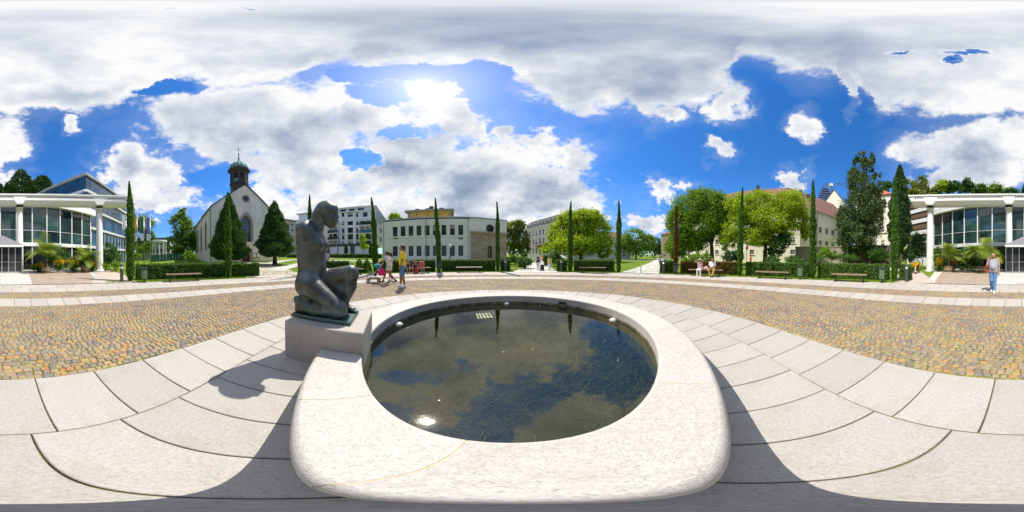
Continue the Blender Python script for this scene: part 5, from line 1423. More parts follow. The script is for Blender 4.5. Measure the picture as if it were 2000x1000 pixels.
def ringsect(name, r0, r1, pa, pb, z, m_, n=30):
    a0, a1 = theta(circ(pa, r0)) % (2*math.pi), theta(circ(pb, r0)) % (2*math.pi); V = []; F = []
    if a1 < a0: a0, a1 = a1, a0
    for k in range(n+1):
        a = a0+(a1-a0)*k/n
        for r_ in (r0, (r0+r1)/2, r1): V.append((r_*math.sin(a), CY+r_*math.cos(a), z))
    for k in range(n):
        for i in range(2): F.append((3*k+i, 3*k+i+1, 3*k+4+i, 3*k+3+i))
    o = ob(name, mesh_from(name, V, F, m_)); tag(o, kind='structure')
ringsect('pavement', 11.44, 24, 206, 1806, .004, M['foreslab'])
ringsect('cobbled_pavement', 11.44, 19.3, 62, 192, .009, M['setts']); ringsect('cobbled_pavement', 11.44, 19.3, 1822, 1944, .009, M['setts'])
b = MB(); n = 60
pa, pb = theta(circ(206, 11.42)) % (2*math.pi), theta(circ(1806, 11.42)) % (2*math.pi); pa, pb = min(pa, pb), max(pa, pb)
V, F = lathe_arc([(11.405, -.01), (11.405, .013), (11.46, .013), (11.46, -.01)], pa, pb, 60)
dr = ob('pavement_drain', mesh_from('pavement_drain', V, F, M['iron'])); tag(dr, kind='structure')
# ---------------------------------------------------------------- vegetation
def leaf_quads(P_, size, asp=1.0, up=None, tilt=1.0, out=None):
    n = len(P_); s = size*RNG.uniform(.6, 1.35, n)[:, None]
    a = RNG.normal(0, 1, (n, 3))
    if up is not None: a = a*tilt+np.array(up)
    if out is not None: a = a*.55+out
    a /= np.linalg.norm(a, axis=1)[:, None]+1e-9
    r = RNG.normal(0, 1, (n, 3)); b = np.cross(a, r); b /= np.linalg.norm(b, axis=1)[:, None]+1e-9
    a2, b2 = a*s*.5*asp, b*s*.5
    V = np.stack([P_-a2, P_+b2*.9-a2*.15, P_+a2, P_-b2*.9+a2*.1], 1)      # kite shaped leaf spray
    return V.reshape(-1, 3)
def leaf_obj(name, P_, size, m_, parent=None, **k):
    V = leaf_quads(P_, size, **k)
    return ob(name, mesh_from(name, V, np.arange(len(V)).reshape(-1, 4), m_), parent)
def lobe_points(lobes, n, clump=.17, m=34, inner=.55):
    """clumped points through ellipsoids [(centre, (rx,ry,rz))]"""
    A_ = np.array([(r[0]*r[1]+r[1]*r[2]+r[0]*r[2]) for _, r in lobes]); A_ = A_/A_.sum(); out = []
    for (c, r), w in zip(lobes, A_):
        k = max(40, int(n*w)); r = np.array(r); mm = max(8, int(m*w*len(lobes)))
        d = RNG.normal(0, 1, (mm, 3)); d /= np.linalg.norm(d, axis=1)[:, None]
        rho = RNG.uniform(inner, 1.0, mm)**.6*.92
        cc = d*rho[:, None]
        pick = RNG.integers(0, mm, k); sc = RNG.uniform(.55, 1.4, mm)[pick][:, None]
        out.append(np.array(c)+(cc[pick]+RNG.normal(0, clump, (k, 3))*sc*np.array([1, 1, .75]))*r)
    return np.concatenate(out)
def pxl(px, py, rx, ry, d, off=0.0, zk=1.0):
    dd = d+off; c = at(px, dd); k = math.pi/1000*dd
    return ((c.x, c.y, zat(px, py, dd)), (rx*k, rx*k*.85, ry*k*zk))
def trunk(root, p, z0, z1, r0, r1, limbs=(), name='trunk'):
    b = MB(); k = 6; pts = []; 
    for i in range(k+1): t = i/k; pts.append((p[0]+math.sin(t*4+p[0])*r0*.5*t, p[1]+math.cos(t*5+p[1])*r0*.5*t, z0-.2+(z1-z0+.2)*t))
    b.tube(pts, [r0*(1.35 if i == 0 else 1)*(1-i/k)+r1*i/k for i in range(k+1)], 9); tr = b.build(name, M['bark'], root, True)
    for (q, zz) in limbs:
        s = Vector(pts[3 if zz > .5 else 4]); e = Vector(q); mid = s.lerp(e, .5)+Vector((0, 0, -.08*(e-s).length)); b = MB()
        b.tube([s, s.lerp(mid, .6)+Vector((0, 0, .1)), mid.lerp(e, .4), e], [r0*.5, r0*.38, r0*.25, r0*.08], 6); b.build('limb', M['bark'], tr, True)
    return tr
def tree(name, label, m_, d, base_px, lobes, n, leaf, group=None, tr=.28, cat='tree', clump=.17, bz=None, limbs=True, m=34):
    p = at(base_px, d); z0 = gz(p) if bz is None else bz
    root = thing(name, label, cat, (p.x, p.y, z0), 0, group)
    L = [pxl(*q[:4], d, *(q[4:5])) for q in lobes]
    top = max(c[2] for c, r in L); low = min(c[2]-r[2] for c, r in L)
    lb = [(L[i][0], .4+.2*(i % 2)) for i in range(0, len(L))] if limbs else []
    trunk(root, (p.x, p.y), z0, max(low+.55*(top-low), z0+1), tr, tr*.4, lb[:7])
    leaf_obj('crown', lobe_points(L, n, clump, m), leaf, M[m_], root)
    return root
def shrub(name, label, m_, d, lobes, n, leaf, group=None, cat='shrub', clump=.2):
    L = [pxl(*q[:4], d, *(q[4:5])) for q in lobes]; p = Vector(L[0][0]); z0 = gz(p)
    root = thing(name, label, cat, (p.x, p.y, z0), 0, group)
    P_ = lobe_points(L, n, clump, 30, .4); P_[:, 2] = np.maximum(P_[:, 2], G(P_[:, 0], P_[:, 1])+.03)
    leaf_obj('foliage', P_, leaf, M[m_], root)
    b = MB()
    for c, r in L:
        for k in range(3): b.tube([(c[0]+random.uniform(-.1, .1), c[1]+random.uniform(-.1, .1), z0-.05), (c[0]+random.uniform(-.5, .5)*r[0], c[1]+random.uniform(-.5, .5)*r[1], c[2]+.3*r[2])], [.03, .01], 5)
    tag(b.build('stems', M['bark'], root), kind='stuff')
    return root

# cypresses round the plaza
def cypress(px_b, px_t, py_t, label, m_='leaf_cyp', wid=.29, seed=0, RR=12.0, group='slim cypresses ringing the plaza'):
    p = circ(px_b, RR); d = math.hypot(p.x, p.y); z0 = gz(p); ztop = zat(px_t, py_t, d); H = ztop-z0
    root = thing('cypress', label, 'cypress', (p.x, p.y, z0), 0, group)
    rg_ = np.random.default_rng(seed); n = 9000
    t = rg_.random(n)**.9; rr = wid*np.clip(t*9+.45, .30, 1)*np.clip((1-t)*2.4, .02, 1)**.8*(1+.14*np.sin(t*17+seed)+.09*np.sin(t*41+seed*2)+.06*np.sin(t*83+seed*5))
    a = rg_.uniform(0, 2*math.pi, n); rho = rg_.uniform(.55, 1.08, n)+(rg_.random(n) < .05)*rg_.uniform(.05, .55, n)
    lean = (at(px_t, d)-at(px_b, d)); lx = lean.x*t**1.6+.05*np.sin(t*6+seed)*t; ly = lean.y*t**1.6
    P_ = np.stack([p.x+lx+rr*rho*np.cos(a), p.y+ly+rr*rho*np.sin(a), z0+.05+t*H*.995], 1)
    out = np.stack([np.cos(a)*.35, np.sin(a)*.35, np.full(n, 1.5)], 1)
    leaf_obj('crown', P_, .09, M[m_], root, asp=1.6, out=out)
    b = MB(); b.tube([(p.x, p.y, z0-.1), (p.x, p.y, z0+H*.3), (p.x+lean.x*.3, p.y+lean.y*.3, z0+H*.6), (p.x+lean.x*.85, p.y+lean.y*.85, z0+H*.93)], [.075, .06, .045, .012], 7); b.build('trunk', M['bark'], root)
    return root
CYP = [(254, 253.5, 355, 'slim cypress beside the leftmost lamp post and flagpoles', 0.224), (446, 445.5, 376, 'slim cypress in front of the left yew and church', 0.190),
       (607, 606, 381, 'slim cypress rising behind the statue shoulder', 0.168), (734, 727, 386, 'leaning slim cypress between the pram and the apartment block', 0.202),
       (858, 851.5, 388, 'slim cypress leaning left in front of the white hall', 0.179), (973, 971, 395, 'slim cypress in front of the stone annex wall', 0.157),
       (1114, 1115.5, 394, 'slim cypress left of the hedge facing the maple', 0.190), (1209, 1208, 393, 'slim cypress right of the hedge facing the maple', 0.190),
       (1320, 1321, 402, 'half dead brown cypress at the avenue corner', 0.134), (1445, 1449, 367, 'slim cypress right of the seated couple', 0.179),
       (1587, 1586, 354, 'slim cypress in front of the garden wall', 0.190), (1746, 1748, 352, 'bright green slim cypress in front of the dark broad cypress', 0.202)]
for i, (a, b_, c, l, w) in enumerate(CYP): cypress(a, b_, c, l, 'leaf_dead' if i == 8 else 'leaf_cyp', w, i*3+1)
p8 = circ(1320, 12.0); d8 = math.hypot(p8.x, p8.y)

# clipped hedges round the plaza
def hedge(pa, pb, label, h=.98, r0=12.35, dep=.72, m_='leaf_hedge', n=None, name='hedge', group='clipped hedges ringing the plaza'):
    a0, a1 = theta(circ(pa, r0)), theta(circ(pb, r0)); 
    if a1 < a0-math.pi: a1 += 2*math.pi
    if abs(a1-a0) > math.pi: a0 += 2*math.pi*(1 if a0 < a1 else -1)
    L = abs(a1-a0)*r0; mid = pol((a0+a1)/2, r0+dep/2); z0 = gz(mid)
    root = thing(name, label, 'hedge', (mid.x, mid.y, z0), 0, group)
    V = []; F = []; seg = max(2, int(L/.5)); s = .07
    for k in range(seg+1):
        t = k/seg; a = a0+(a1-a0)*(s/L+(1-2*s/L)*t)
        for r_, z in ((r0+s, 0), (r0+dep-s, 0), (r0+dep-s, h-s), (r0+s, h-s)): V.append((r_*math.sin(a), CY+r_*math.cos(a), z0+z))
    for k in range(seg):
        for i in range(4): j = (i+1) % 4; F.append((4*k+i, 4*k+j, 4*k+4+j, 4*k+4+i))
    F += [(0, 1, 2, 3), (4*seg+3, 4*seg+2, 4*seg+1, 4*seg)]
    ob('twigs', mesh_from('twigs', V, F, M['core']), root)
    n = n or int(1900*(L+1)); q = RNG.random(n); u = RNG.random((n, 2)); faces = np.array([L*h, L*h*.35, L*dep, dep*h, dep*h]); faces = np.cumsum(faces/faces.sum())
    t, rr, z = u[:, 0].copy(), np.zeros(n), np.zeros(n)
    f = np.searchsorted(faces, q)
    rr = np.where(f == 0, 0, np.where(f == 1, dep, u[:, 1]*dep)); z = np.where(f < 2, u[:, 1]*h, np.where(f == 2, h, u[:, 0]*h))
    t = np.where(f == 3, 0, np.where(f == 4, 1, t)); rr = np.where(f > 2, u[:, 1]*dep, rr)
    a = a0+(a1-a0)*t
    bump = .035*np.sin(a*r0*5.1)*np.sin(z*7+2)+.02*np.sin(a*r0*13)
    rr = rr+np.where(f == 0, -bump, 0)+RNG.normal(0, .025, n); z = z+np.where(f == 2, bump*1.1, 0)+RNG.normal(0, .022, n); a = a+RNG.normal(0, .022, n)/r0
    P_ = np.stack([(r0+rr)*np.sin(a), CY+(r0+rr)*np.cos(a), z0+np.maximum(z, .02)], 1)
    leaf_obj('foliage', P_, .085, M[m_], root)
    return root
HD = [(268, 441, 'long clipped hedge behind the leftmost bench in front of the church'), (456, 483, 'short clipped hedge right of the cypress before the church'), (486, 506, 'small round clipped hedge block beside the church path'),
      (640, 682, 'clipped hedge between the statue knee and the lawn'), (745, 850, 'clipped hedge behind the three people sitting'), (865, 967, 'clipped hedge behind the pale bench before the white hall'),
      (979, 996, 'small hedge block beside the path left of the far walkers'), (1088, 1106, 'small hedge block right of the far walkers path'), (1122, 1198, 'clipped hedge behind the bench facing the maple'),
      (1290, 1314, 'small hedge block at the avenue corner by the lamp post'), (1330, 1437, 'clipped hedge with rusty leaves behind the seated couple'), (1457, 1578, 'clipped hedge behind the bench right of the seated couple'),
      (1598, 1733, 'clipped hedge behind the rightmost bench before the oak'), (1757, 1777, 'small hedge block beside the rightmost lamp post')]
for i, (a, b_, l) in enumerate(HD): hedge(a, b_, l, m_='leaf_hedge2' if i == 10 else 'leaf_hedge', h=.98 if i not in (1, 2) else .92)
# grass edging at the foot of the hedges and lawn blades
pts = []
for _ in range(14000):
    a = RNG.uniform(0, 2*math.pi); r_ = 11.44+abs(RNG.normal(0, .45)); x, y = r_*math.sin(a), CY+r_*math.cos(a); az = math.degrees(math.atan2(x, y))
    px = 1000+az/.18
    if 206 < px < 500 or 570 < px < 1000 or 1088 < px < 1215 or 1288 < px < 1760: pts.append((x, y, gz((x, y))-.005))
tag(blades('grass_edging', pts, .07, .008, .8, M['blade'], None, 2), 'fringe of short bright grass along the edge of the walkway', 'grass', kind='stuff')
pts = []
for _ in range(26000):
    a = RNG.uniform(-math.pi*.72, math.pi*.8); r_ = 12.5+RNG.random()**1.5*24; x, y = r_*math.sin(a), CY+r_*math.cos(a)
    pts.append((x, y, gz((x, y))-.005))
tag(blades('lawn_blades', pts, .085, .012, .9, M['blade'], None, 2), 'short mown grass of the lawns beyond the hedges', 'grass', kind='stuff')

# yews at the church
def cone_tree(name, label, m_, d, px, py_top, py_low, halfw, n, leaf, tr=.3, group=None, sharp=.9, bz=None):
    p = at(px, d); z0 = gz(p) if bz is None else bz; zt = zat(px, py_top, d); zl = zat(px, py_low, d); w = halfw*math.pi/1000*d
    root = thing(name, label, 'tree', (p.x, p.y, z0), 0, group); rg_ = np.random.default_rng(int(px))
    t = 1-np.sqrt(rg_.random(n)); t = np.clip(t, 0, 1); ph = rg_.uniform(0, 2*math.pi, n)
    prof = np.minimum(1, (t+.05)*5.5)**.6*(1-t)**sharp*(1+.10*np.sin(ph*5+t*13)+.10*np.sin(ph*3-t*29)+.06*np.sin(t*50+ph))
    prof /= .80
    rho = np.sqrt(rg_.uniform(.45, 1.1, n))
    P_ = np.stack([p.x+w*prof*rho*np.cos(ph), p.y+w*prof*rho*np.sin(ph), zl+(zt-zl)*t+rg_.normal(0, .08, n)], 1)
    out = np.stack([np.cos(ph), np.sin(ph), np.full(n, .7)], 1)
    leaf_obj('crown', P_, leaf, M[m_], root, asp=1.2, out=out)
    trunk(root, (p.x, p.y), z0, zl+(zt-zl)*.8, tr, tr*.15)
    return root
cone_tree('yew_tree', 'dense dark green conical yew left of the church window', 'leaf_yew', 21.5, 448, 376, 506, 34, 16000, .22, group='conical yews before the church', sharp=.95)
cone_tree('yew_tree', 'dense dark green conical yew with a bare stem right of the church portal', 'leaf_yew', 23, 537, 390, 500, 31, 16000, .22, group='conical yews before the church', sharp=.8)

T = tree
T('birch_tree', 'loose green tree left of the church nave', 'leaf_mid', 44, 358, [(350, 440, 20, 26), (366, 450, 20, 28), (343, 478, 22, 18), (374, 474, 14, 24), (357, 416, 12, 13), (362, 480, 22, 18)], 9000, .42)
T('ash_tree', 'pale loose tree behind the flagpoles', 'leaf_mid', 62, 281, [(283, 440, 22, 20), (268, 458, 16, 20), (292, 464, 14, 18), (280, 480, 20, 14)], 5200, .55)
T('linden_tree', 'dark tree close behind the left end of the church', 'leaf_dark', 50, 392, [(394, 450, 14, 16), (384, 466, 14, 22), (400, 430, 8, 10)], 3800, .45)
shrub('lilac_bush', 'round pale green bush at the foot of the church side wall', 'leaf_bright', 24, [(371, 499, 13, 9), (380, 503, 8, 6)], 1500, .2)
shrub('lawn_bush', 'small pale bush beside the flagpoles', 'leaf_bright', 30, [(268, 500, 9, 6)], 700, .22)
cone_tree('hill_conifer', 'tall dark conifer on the hill above the left colonnade', 'leaf_pine', 82, 41, 331, 385, 24, 4500, 1.0, .5, 'conifers on the hill', .55, 25)
cone_tree('hill_conifer', 'dark bushy conifer between the hill conifer and the office roof', 'leaf_pine', 80, 82, 343, 385, 22, 4200, 1.0, .5, 'conifers on the hill', .45, 25)
cone_tree('hill_conifer', 'small dark conifer at the left edge above the beam', 'leaf_pine', 85, 14, 356, 388, 12, 2000, .9, .4, 'conifers on the hill', .8, 25)
cone_tree('hill_conifer', 'narrow dark conifer tip just above the left beam', 'leaf_pine', 85, 2, 358, 388, 8, 1600, .9, .4, 'conifers on the hill', .8, 25)
HT_ = [(1840, 362, 16, 12, 'leaf_lime', 'bright lime tree on the hill above the right column'), (1862, 363, 18, 13, 'leaf_dark', 'dark round tree on the hill right of the lime tree'), (1889, 360, 13, 17, 'leaf_pine', 'dark pointed pine on the hill above the glass hall'),
       (1912, 369, 18, 10, 'leaf_dark', 'low dark tree on the hill between pine and round tree'), (1944, 369, 20, 11, 'leaf_mid', 'wide green tree on the hill above the right column pair'), (1972, 376, 18, 9, 'leaf_dark', 'low green tree on the hill at the right picture edge'), (1826, 374, 12, 10, 'leaf_olive', 'small olive tree on the hill left of the lime tree')]
for px, py, rx, ry, m_, l in HT_: T('hill_tree', l, m_, 74, px, [(px, py, rx, ry), (px-rx*.4, py+6, rx*.7, ry*.8), (px+rx*.45, py+7, rx*.7, ry*.8)], 2600, .75, 'trees on the hill', .4, bz=21, limbs=False)
T('park_tree', 'tall loose tree between the dark cypress and the colonnade', 'leaf_olive', 44, 1790, [(1776, 364, 15, 18), (1798, 357, 14, 15), (1790, 385, 22, 20), (1807, 375, 10, 18)], 5200, .45, bz=1)
T('roof_tree', 'small round treetop above the orange roof', 'leaf_dark', 60, 1732, [(1732, 362, 12, 9), (1726, 372, 10, 8)], 1800, .5, bz=0, limbs=False)
T('olive_lime_tree', 'yellow green tree at the right end of the white hall', 'leaf_olive', 37, 1003, [(1003, 448, 20, 20), (1018, 468, 18, 25), (994, 474, 18, 24), (1010, 440, 16, 13), (1024, 488, 12, 14)], 9000, .34)
T('maple_tree', 'large round yellow green maple right of the hotel', 'leaf_lime', 34, 1135, [(1132, 436, 42, 26), (1100, 456, 30, 32), (1166, 456, 34, 34), (1130, 474, 58, 26), (1150, 422, 26, 14), (1078, 486, 18, 18), (1180, 484, 20, 20), (1110, 430, 22, 16)], 48000, .28, tr=.4, m=46)
T('park_tree', 'rounded green tree on the lawn left of the avenue', 'leaf_mid', 56, 1242, [(1240, 464, 26, 17), (1226, 478, 18, 15), (1262, 474, 20, 18), (1246, 482, 24, 12)], 8000, .42)
T('avenue_tree', 'dark tree at the far end of the avenue', 'leaf_dark', 78, 1278, [(1279, 478, 16, 17), (1290, 488, 12, 12)], 3200, .5)
T('avenue_tree', 'small far tree left of the avenue between the cypress and park tree', 'leaf_mid', 75, 1218, [(1217, 474, 10, 16), (1212, 486, 8, 12)], 2000, .5)
T('robinia_tree', 'large dark green spreading tree behind the seated couple', 'leaf_mid', 27, 1390, [(1345, 412, 38, 36), (1388, 394, 38, 30), (1324, 442, 26, 40), (1370, 440, 46, 34), (1328, 478, 30, 26), (1402, 424, 32, 38), (1311, 488, 15, 20), (1362, 388, 24, 20), (1350, 470, 34, 22), (1414, 440, 20, 40), (1408, 405, 18, 26)], 66000, .22, tr=.42, m=46)
T('lime_tree', 'wide yellow green spreading tree in front of the cream house', 'leaf_lime', 24.5, 1494, [(1448, 408, 36, 30), (1488, 398, 40, 26), (1540, 400, 40, 30), (1500, 432, 52, 28), (1440, 446, 32, 30), (1556, 425, 28, 30), (1474, 462, 42, 20), (1572, 446, 13, 28), (1420, 470, 18, 22), (1518, 456, 34, 16)], 62000, .21, tr=.36, m=50)
T('small_dark_tree', 'small dark tree under the lime tree beside the garden wall', 'leaf_dark', 23, 1520, [(1520, 480, 20, 17), (1534, 468, 12, 16), (1508, 490, 12, 10)], 3600, .22, tr=.12)
T('oak_tree', 'very tall dark oak towering over the garden wall', 'leaf_oak', 24, 1688, [(1683, 308, 12, 18), (1692, 330, 17, 26), (1664, 348, 16, 28), (1682, 368, 30, 34), (1712, 362, 14, 32), (1682, 408, 42, 36), (1656, 436, 26, 32), (1708, 428, 20, 42), (1680, 458, 38, 24), (1650, 470, 18, 18), (1668, 318, 8, 18), (1702, 310, 7, 20), (1640, 420, 10, 26), (1722, 400, 8, 22), (1672, 488, 18, 10)], 46000, .20, tr=.34, clump=.19)
def column_tree(name, label, m_, d, px, py_t, py_b, hw, n, leaf):
    p = at(px, d); z0 = gz(p); zt, zl = zat(px, py_t, d), zat(px, py_b, d); w = hw*math.pi/1000*d
    root = thing(name, label, 'tree', (p.x, p.y, z0)); t = RNG.random(n)**.85; ph = RNG.uniform(0, 2*math.pi, n)
    pr = w*np.clip(t*6, .35, 1)*np.clip((1-t)*1.7, 0, 1)**.7*(1+.15*np.sin(ph*4+t*21)+.10*np.sin(t*47+ph*2))*np.sqrt(RNG.uniform(.4, 1.1, n))
    P_ = np.stack([p.x+pr*np.cos(ph), p.y+pr*np.sin(ph), zl+(zt-zl)*t], 1)
    leaf_obj('crown', P_, leaf, M[m_], root, asp=1.2, out=np.stack([np.cos(ph)*.7, np.sin(ph)*.7, np.full(n, 1.0)], 1)); trunk(root, (p.x, p.y), z0, zl+(zt-zl)*.6, .2, .06)
column_tree('broad_cypress', 'broad dark columnar cypress beside the orange roofed house', 'leaf_pine', 21, 1756, 322, 498, 21, 15000, .22)
for a in (('yew_bush', 'large dark bush left of the right column', 'leaf_pine', 20.5, [(1793, 478, 18, 24), (1802, 492, 14, 14), (1784, 496, 12, 12)], 5500, .16),
          ('laurel_bush', 'tall dark laurel at the end of the side path left of the modern block', 'leaf_dark', 27, [(1779, 486, 10, 26), (1770, 498, 8, 14), (1788, 470, 8, 20)], 3600, .2),
          ('bay_bush', 'bright green bush in front of the garden wall', 'leaf_bright', 21, [(1612, 494, 14, 12), (1625, 498, 12, 9), (1600, 502, 10, 8)], 2600, .14),
          ('low_shrub', 'row of dark low shrubs at the foot of the oak', 'leaf_dark', 22, [(1645, 503, 22, 8), (1665, 504, 16, 7)], 2200, .14),
          ('ivy_screen', 'dark ivy screen behind the oak trunk', 'leaf_shrub', 23.5, [(1705, 497, 17, 15), (1722, 498, 14, 15)], 4200, .15),
          ('rhododendron', 'dark round rhododendron behind the hedge of the seated couple', 'leaf_pine', 18.5, [(1428, 499, 20, 12), (1442, 503, 12, 9)], 3200, .14),
          ('lawn_shrub', 'bright low shrub behind the seated woman', 'leaf_bright', 19, [(1362, 502, 16, 8), (1345, 504, 14, 7), (1380, 503, 14, 8)], 2600, .14),
          ('low_shrub', 'dark low shrub right of the round sign', 'leaf_dark', 20, [(1512, 506, 18, 8), (1550, 507, 20, 7)], 2200, .14),
          ('path_bush', 'round dark bush left of the far walkers', 'leaf_dark', 17.5, [(1024, 512, 14, 11)], 2000, .13),
          ('path_bush', 'narrow dark bush between the two far walkers', 'leaf_dark', 21, [(1066, 508, 6, 11)], 1200, .13),
          ('path_bush', 'tall dark bush right of the walker in yellow', 'leaf_dark', 21, [(1084, 502, 11, 15), (1094, 507, 8, 10)], 2200, .13),
          ('yard_bush', 'dark bushes at the stone annex corner', 'leaf_dark', 21, [(1006, 506, 10, 9), (995, 508, 8, 8)], 1800, .13),
          ('portico_shrub', 'large green shrub behind the leftmost column', 'leaf_shrub', 18.5, [(213, 492, 15, 20), (224, 504, 14, 14), (208, 508, 10, 12)], 4000, .14),
          ('portico_shrub', 'low bright shrub at the lawn edge of the forecourt', 'leaf_bright', 16.5, [(226, 516, 10, 7), (205, 519, 6, 6)], 1300, .11),
          ('portico_shrub', 'dark shrub behind the left palm tub', 'leaf_shrub', 18.2, [(113, 496, 16, 20), (128, 504, 12, 14), (98, 508, 10, 12)], 3600, .14),
          ('portico_shrub', 'dark shrub behind the second palm tub on the left', 'leaf_shrub', 18.2, [(178, 506, 9, 12), (160, 508, 12, 12)], 2400, .14),
          ('portico_shrub', 'dark shrub between the two right palm tubs', 'leaf_shrub', 18.4, [(1890, 500, 16, 18), (1904, 510, 12, 12), (1876, 512, 12, 10)], 3600, .14),
          ('portico_shrub', 'dark shrub behind the right palm and phone caller', 'leaf_shrub', 18.6, [(1945, 506, 10, 14), (1930, 502, 10, 16)], 2600, .14),
          ('portico_shrub', 'green shrub right of the rightmost column base', 'leaf_shrub', 18.6, [(1832, 500, 10, 18), (1842, 512, 8, 10)], 2200, .14),
          ('low_plant', 'yellow green low plant between the right palm tubs', 'leaf_bright', 16.5, [(1879, 523, 8, 4), (1900, 524, 9, 4)], 900, .09),
          ('low_plant', 'yellow green low plant left of the left palm tub', 'leaf_bright', 16.4, [(66, 522, 9, 6)], 900, .09)): shrub(*a)
for i, (px, py, l) in enumerate(((702, 521, 'small conical shrub left of the pram'), (717, 521, 'small conical shrub just behind the pram'))):
    cone_tree('conical_shrub', l, 'leaf_shrub', 14.2, px, 504, 534, 9, 1600, .09, .03, 'conical shrubs behind the pram', .7)
def young_tree(px, d, py, rx, ry, l, m_): T('young_tree', l, m_, d, px, [(px, py, rx, ry), (px+2, py+13, rx*1.2, ry*.7), (px-3, py-6, rx*.6, ry*.6)], 1500, .25, None, .06)
young_tree(710, 36, 468, 8, 9, 'young lime green tree on the lawn before the apartments', 'leaf_lime')
T('villa_tree', 'lime green treetop left of the ochre villa', 'leaf_lime', 62, 772, [(770, 424, 12, 8), (782, 430, 8, 6), (762, 432, 8, 6)], 2200, .5, bz=0, limbs=False)
for px, l in ((676, 'thin dark conifer left of the young lime tree'), (725, 'thin dark conifer right of the young lime tree')): column_tree('thin_conifer', l, 'leaf_pine', 44, px, 476, 496, 3.5, 900, .25)
def longhedge(p0, p1, h, label):
    o2, u2, n2, L2 = wall_frame(p0, p1); n = 6000; P_ = np.array([tuple(o2+u2*(random.random()*L2)-n2*(random.random()*.8)) for _ in range(n)])
    P_[:, 2] = G(P_[:, 0], P_[:, 1])+RNG.random(n)**.6*h
    root = thing('garden_hedge', label, 'hedge', tuple((p0+p1)/2)); leaf_obj('foliage', P_, .24, M['leaf_hedge'], root)
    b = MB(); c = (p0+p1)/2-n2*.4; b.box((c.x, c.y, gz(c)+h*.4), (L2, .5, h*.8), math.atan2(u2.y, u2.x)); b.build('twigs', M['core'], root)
longhedge(at(560, 47), at(690, 42), 1.0, 'low garden hedge along the top of the lawn behind the statue'); longhedge(at(691, 42), at(745, 40), 1.0, 'low garden hedge below the right half of the apartment block')

# palms in barrel tubs and flowers by the colonnade
def palm(px, py_b, px_c, py_c, reach, label, nf=22):
    p = gp(px, py_b, .01); d = math.hypot(p.x, p.y); pot = thing('palm_tub', label.replace('palm', 'wooden barrel tub of the palm'), 'plant tub', (p.x, p.y, .01), 0, 'barrel tubs by the colonnade')
    prof = [(.38, 0), (.44, .18), (.47, .42), (.47, .60), (.43, .60), (.42, .52)]; n = 18
    for k in range(n):
        a0, a1 = 2*math.pi*k/n+.012, 2*math.pi*(k+1)/n-.012; V = []
        for r_, z in prof[:4]: V += [(p.x+r_*math.cos(a0), p.y+r_*math.sin(a0), .01+z), (p.x+r_*math.cos(a1), p.y+r_*math.sin(a1), .01+z)]
        for r_, z in prof[3::-1]: V += [(p.x+(r_-.03)*math.cos(a0), p.y+(r_-.03)*math.sin(a0), .01+z), (p.x+(r_-.03)*math.cos(a1), p.y+(r_-.03)*math.sin(a1), .01+z)]
        b = MB(); b.add(V, [(2*i, 2*i+1, 2*i+3, 2*i+2) for i in range(7)]); b.build('stave', M['barrel'], pot)
    for z in (.12, .48): b = MB(); b.lathe((p.x, p.y, .01), [(.455, z), (.475, z), (.478, z+.05), (.458, z+.05)] if z > .3 else [(.42, z), (.437, z), (.452, z+.05), (.43, z+.05)], 20); b.build('hoop', M['iron'], pot)
    b = MB(); b.lathe((p.x, p.y, .01), [(.42, .50), (.42, .53)], 16); b.build('soil', M['joint'], pot)
    c0 = Vector((p.x, p.y, .55)); top = Vector((p.x, p.y, zat(px_c, py_c+20, d)))
    pl_ = thing('palm', label, 'palm', (p.x, p.y, .55), 0, 'palms by the colonnade')
    b = MB(); b.tube([c0, c0.lerp(top, .5), top], [.13, .15, .12], 10); b.build('trunk', M['bark'], pl_)
    Lf = reach*math.pi/1000*d*1.45
    for k in range(nf):
        a = 2*math.pi*k*.382+random.uniform(-.2, .2); e0 = R(random.uniform(25, 85)); q = top.copy(); dirv = Vector((math.cos(a)*math.cos(e0), math.sin(a)*math.cos(e0), math.sin(e0)))
        pts = [q.copy()]; L_ = Lf*random.uniform(.8, 1.1)
        for s in range(9): q = q+dirv*L_/9; pts.append(q.copy()); dirv = (dirv+Vector((0, 0, -.22))).normalized()
        b = MB(); b.tube(pts, [.022-.002*i for i in range(10)], 4)
        sd = Vector((-math.sin(a), math.cos(a), 0))
        for i in range(1, 21):
            t = i/21*9; j = min(int(t), 8); base = pts[j].lerp(pts[j+1], t-j); dv = (pts[j+1]-pts[j]).normalized(); ll = L_*.34*math.sin(math.pi*min(.95, i/21*.85+.12))
            for s in (-1, 1):
                tip = base+(sd*s*.75+dv*.6+Vector((0, 0, .16))).normalized()*ll+Vector((0, 0, -.10*ll)); w = dv*.042
                b.add([base-w, base+w, tip+w*.3, tip-w*.3], [(0, 1, 2, 3)])
        b.build('frond', M['leaf_palm'], pl_)
palm(89, 533, 90, 482, 33, 'palm left of the yellow flowers at the left colonnade', 26); palm(166, 531, 166, 492, 30, 'palm beside the leftmost outer column', 24)
palm(1853, 531, 1851, 490, 30, 'palm right of the right outer column', 24); palm(1918, 532, 1921, 480, 36, 'palm behind the man on the phone', 28)
def flowers(lobes, d, label, pet='petal_y', n=520):
    L = [pxl(*q, d) for q in lobes]; p = Vector(L[0][0]); root = thing('flower_clump', label, 'flowers', (p.x, p.y, 0), 0, 'flower clumps by the colonnade')
    P_ = lobe_points(L, n, .3, 40, .5); P_[:, 2] = np.maximum(P_[:, 2], .05); leaf_obj('blossom', P_, .11, M[pet], root, up=(0, 0, 1), tilt=.8)
    P2 = lobe_points([((c[0], c[1], c[2]*.62), (r[0], r[1], c[2]*.6)) for c, r in L], n*2, .3, 40, .3); P2[:, 2] = np.maximum(P2[:, 2], .02); leaf_obj('leaves', P2, .11, M['leaf_shrub'], root)
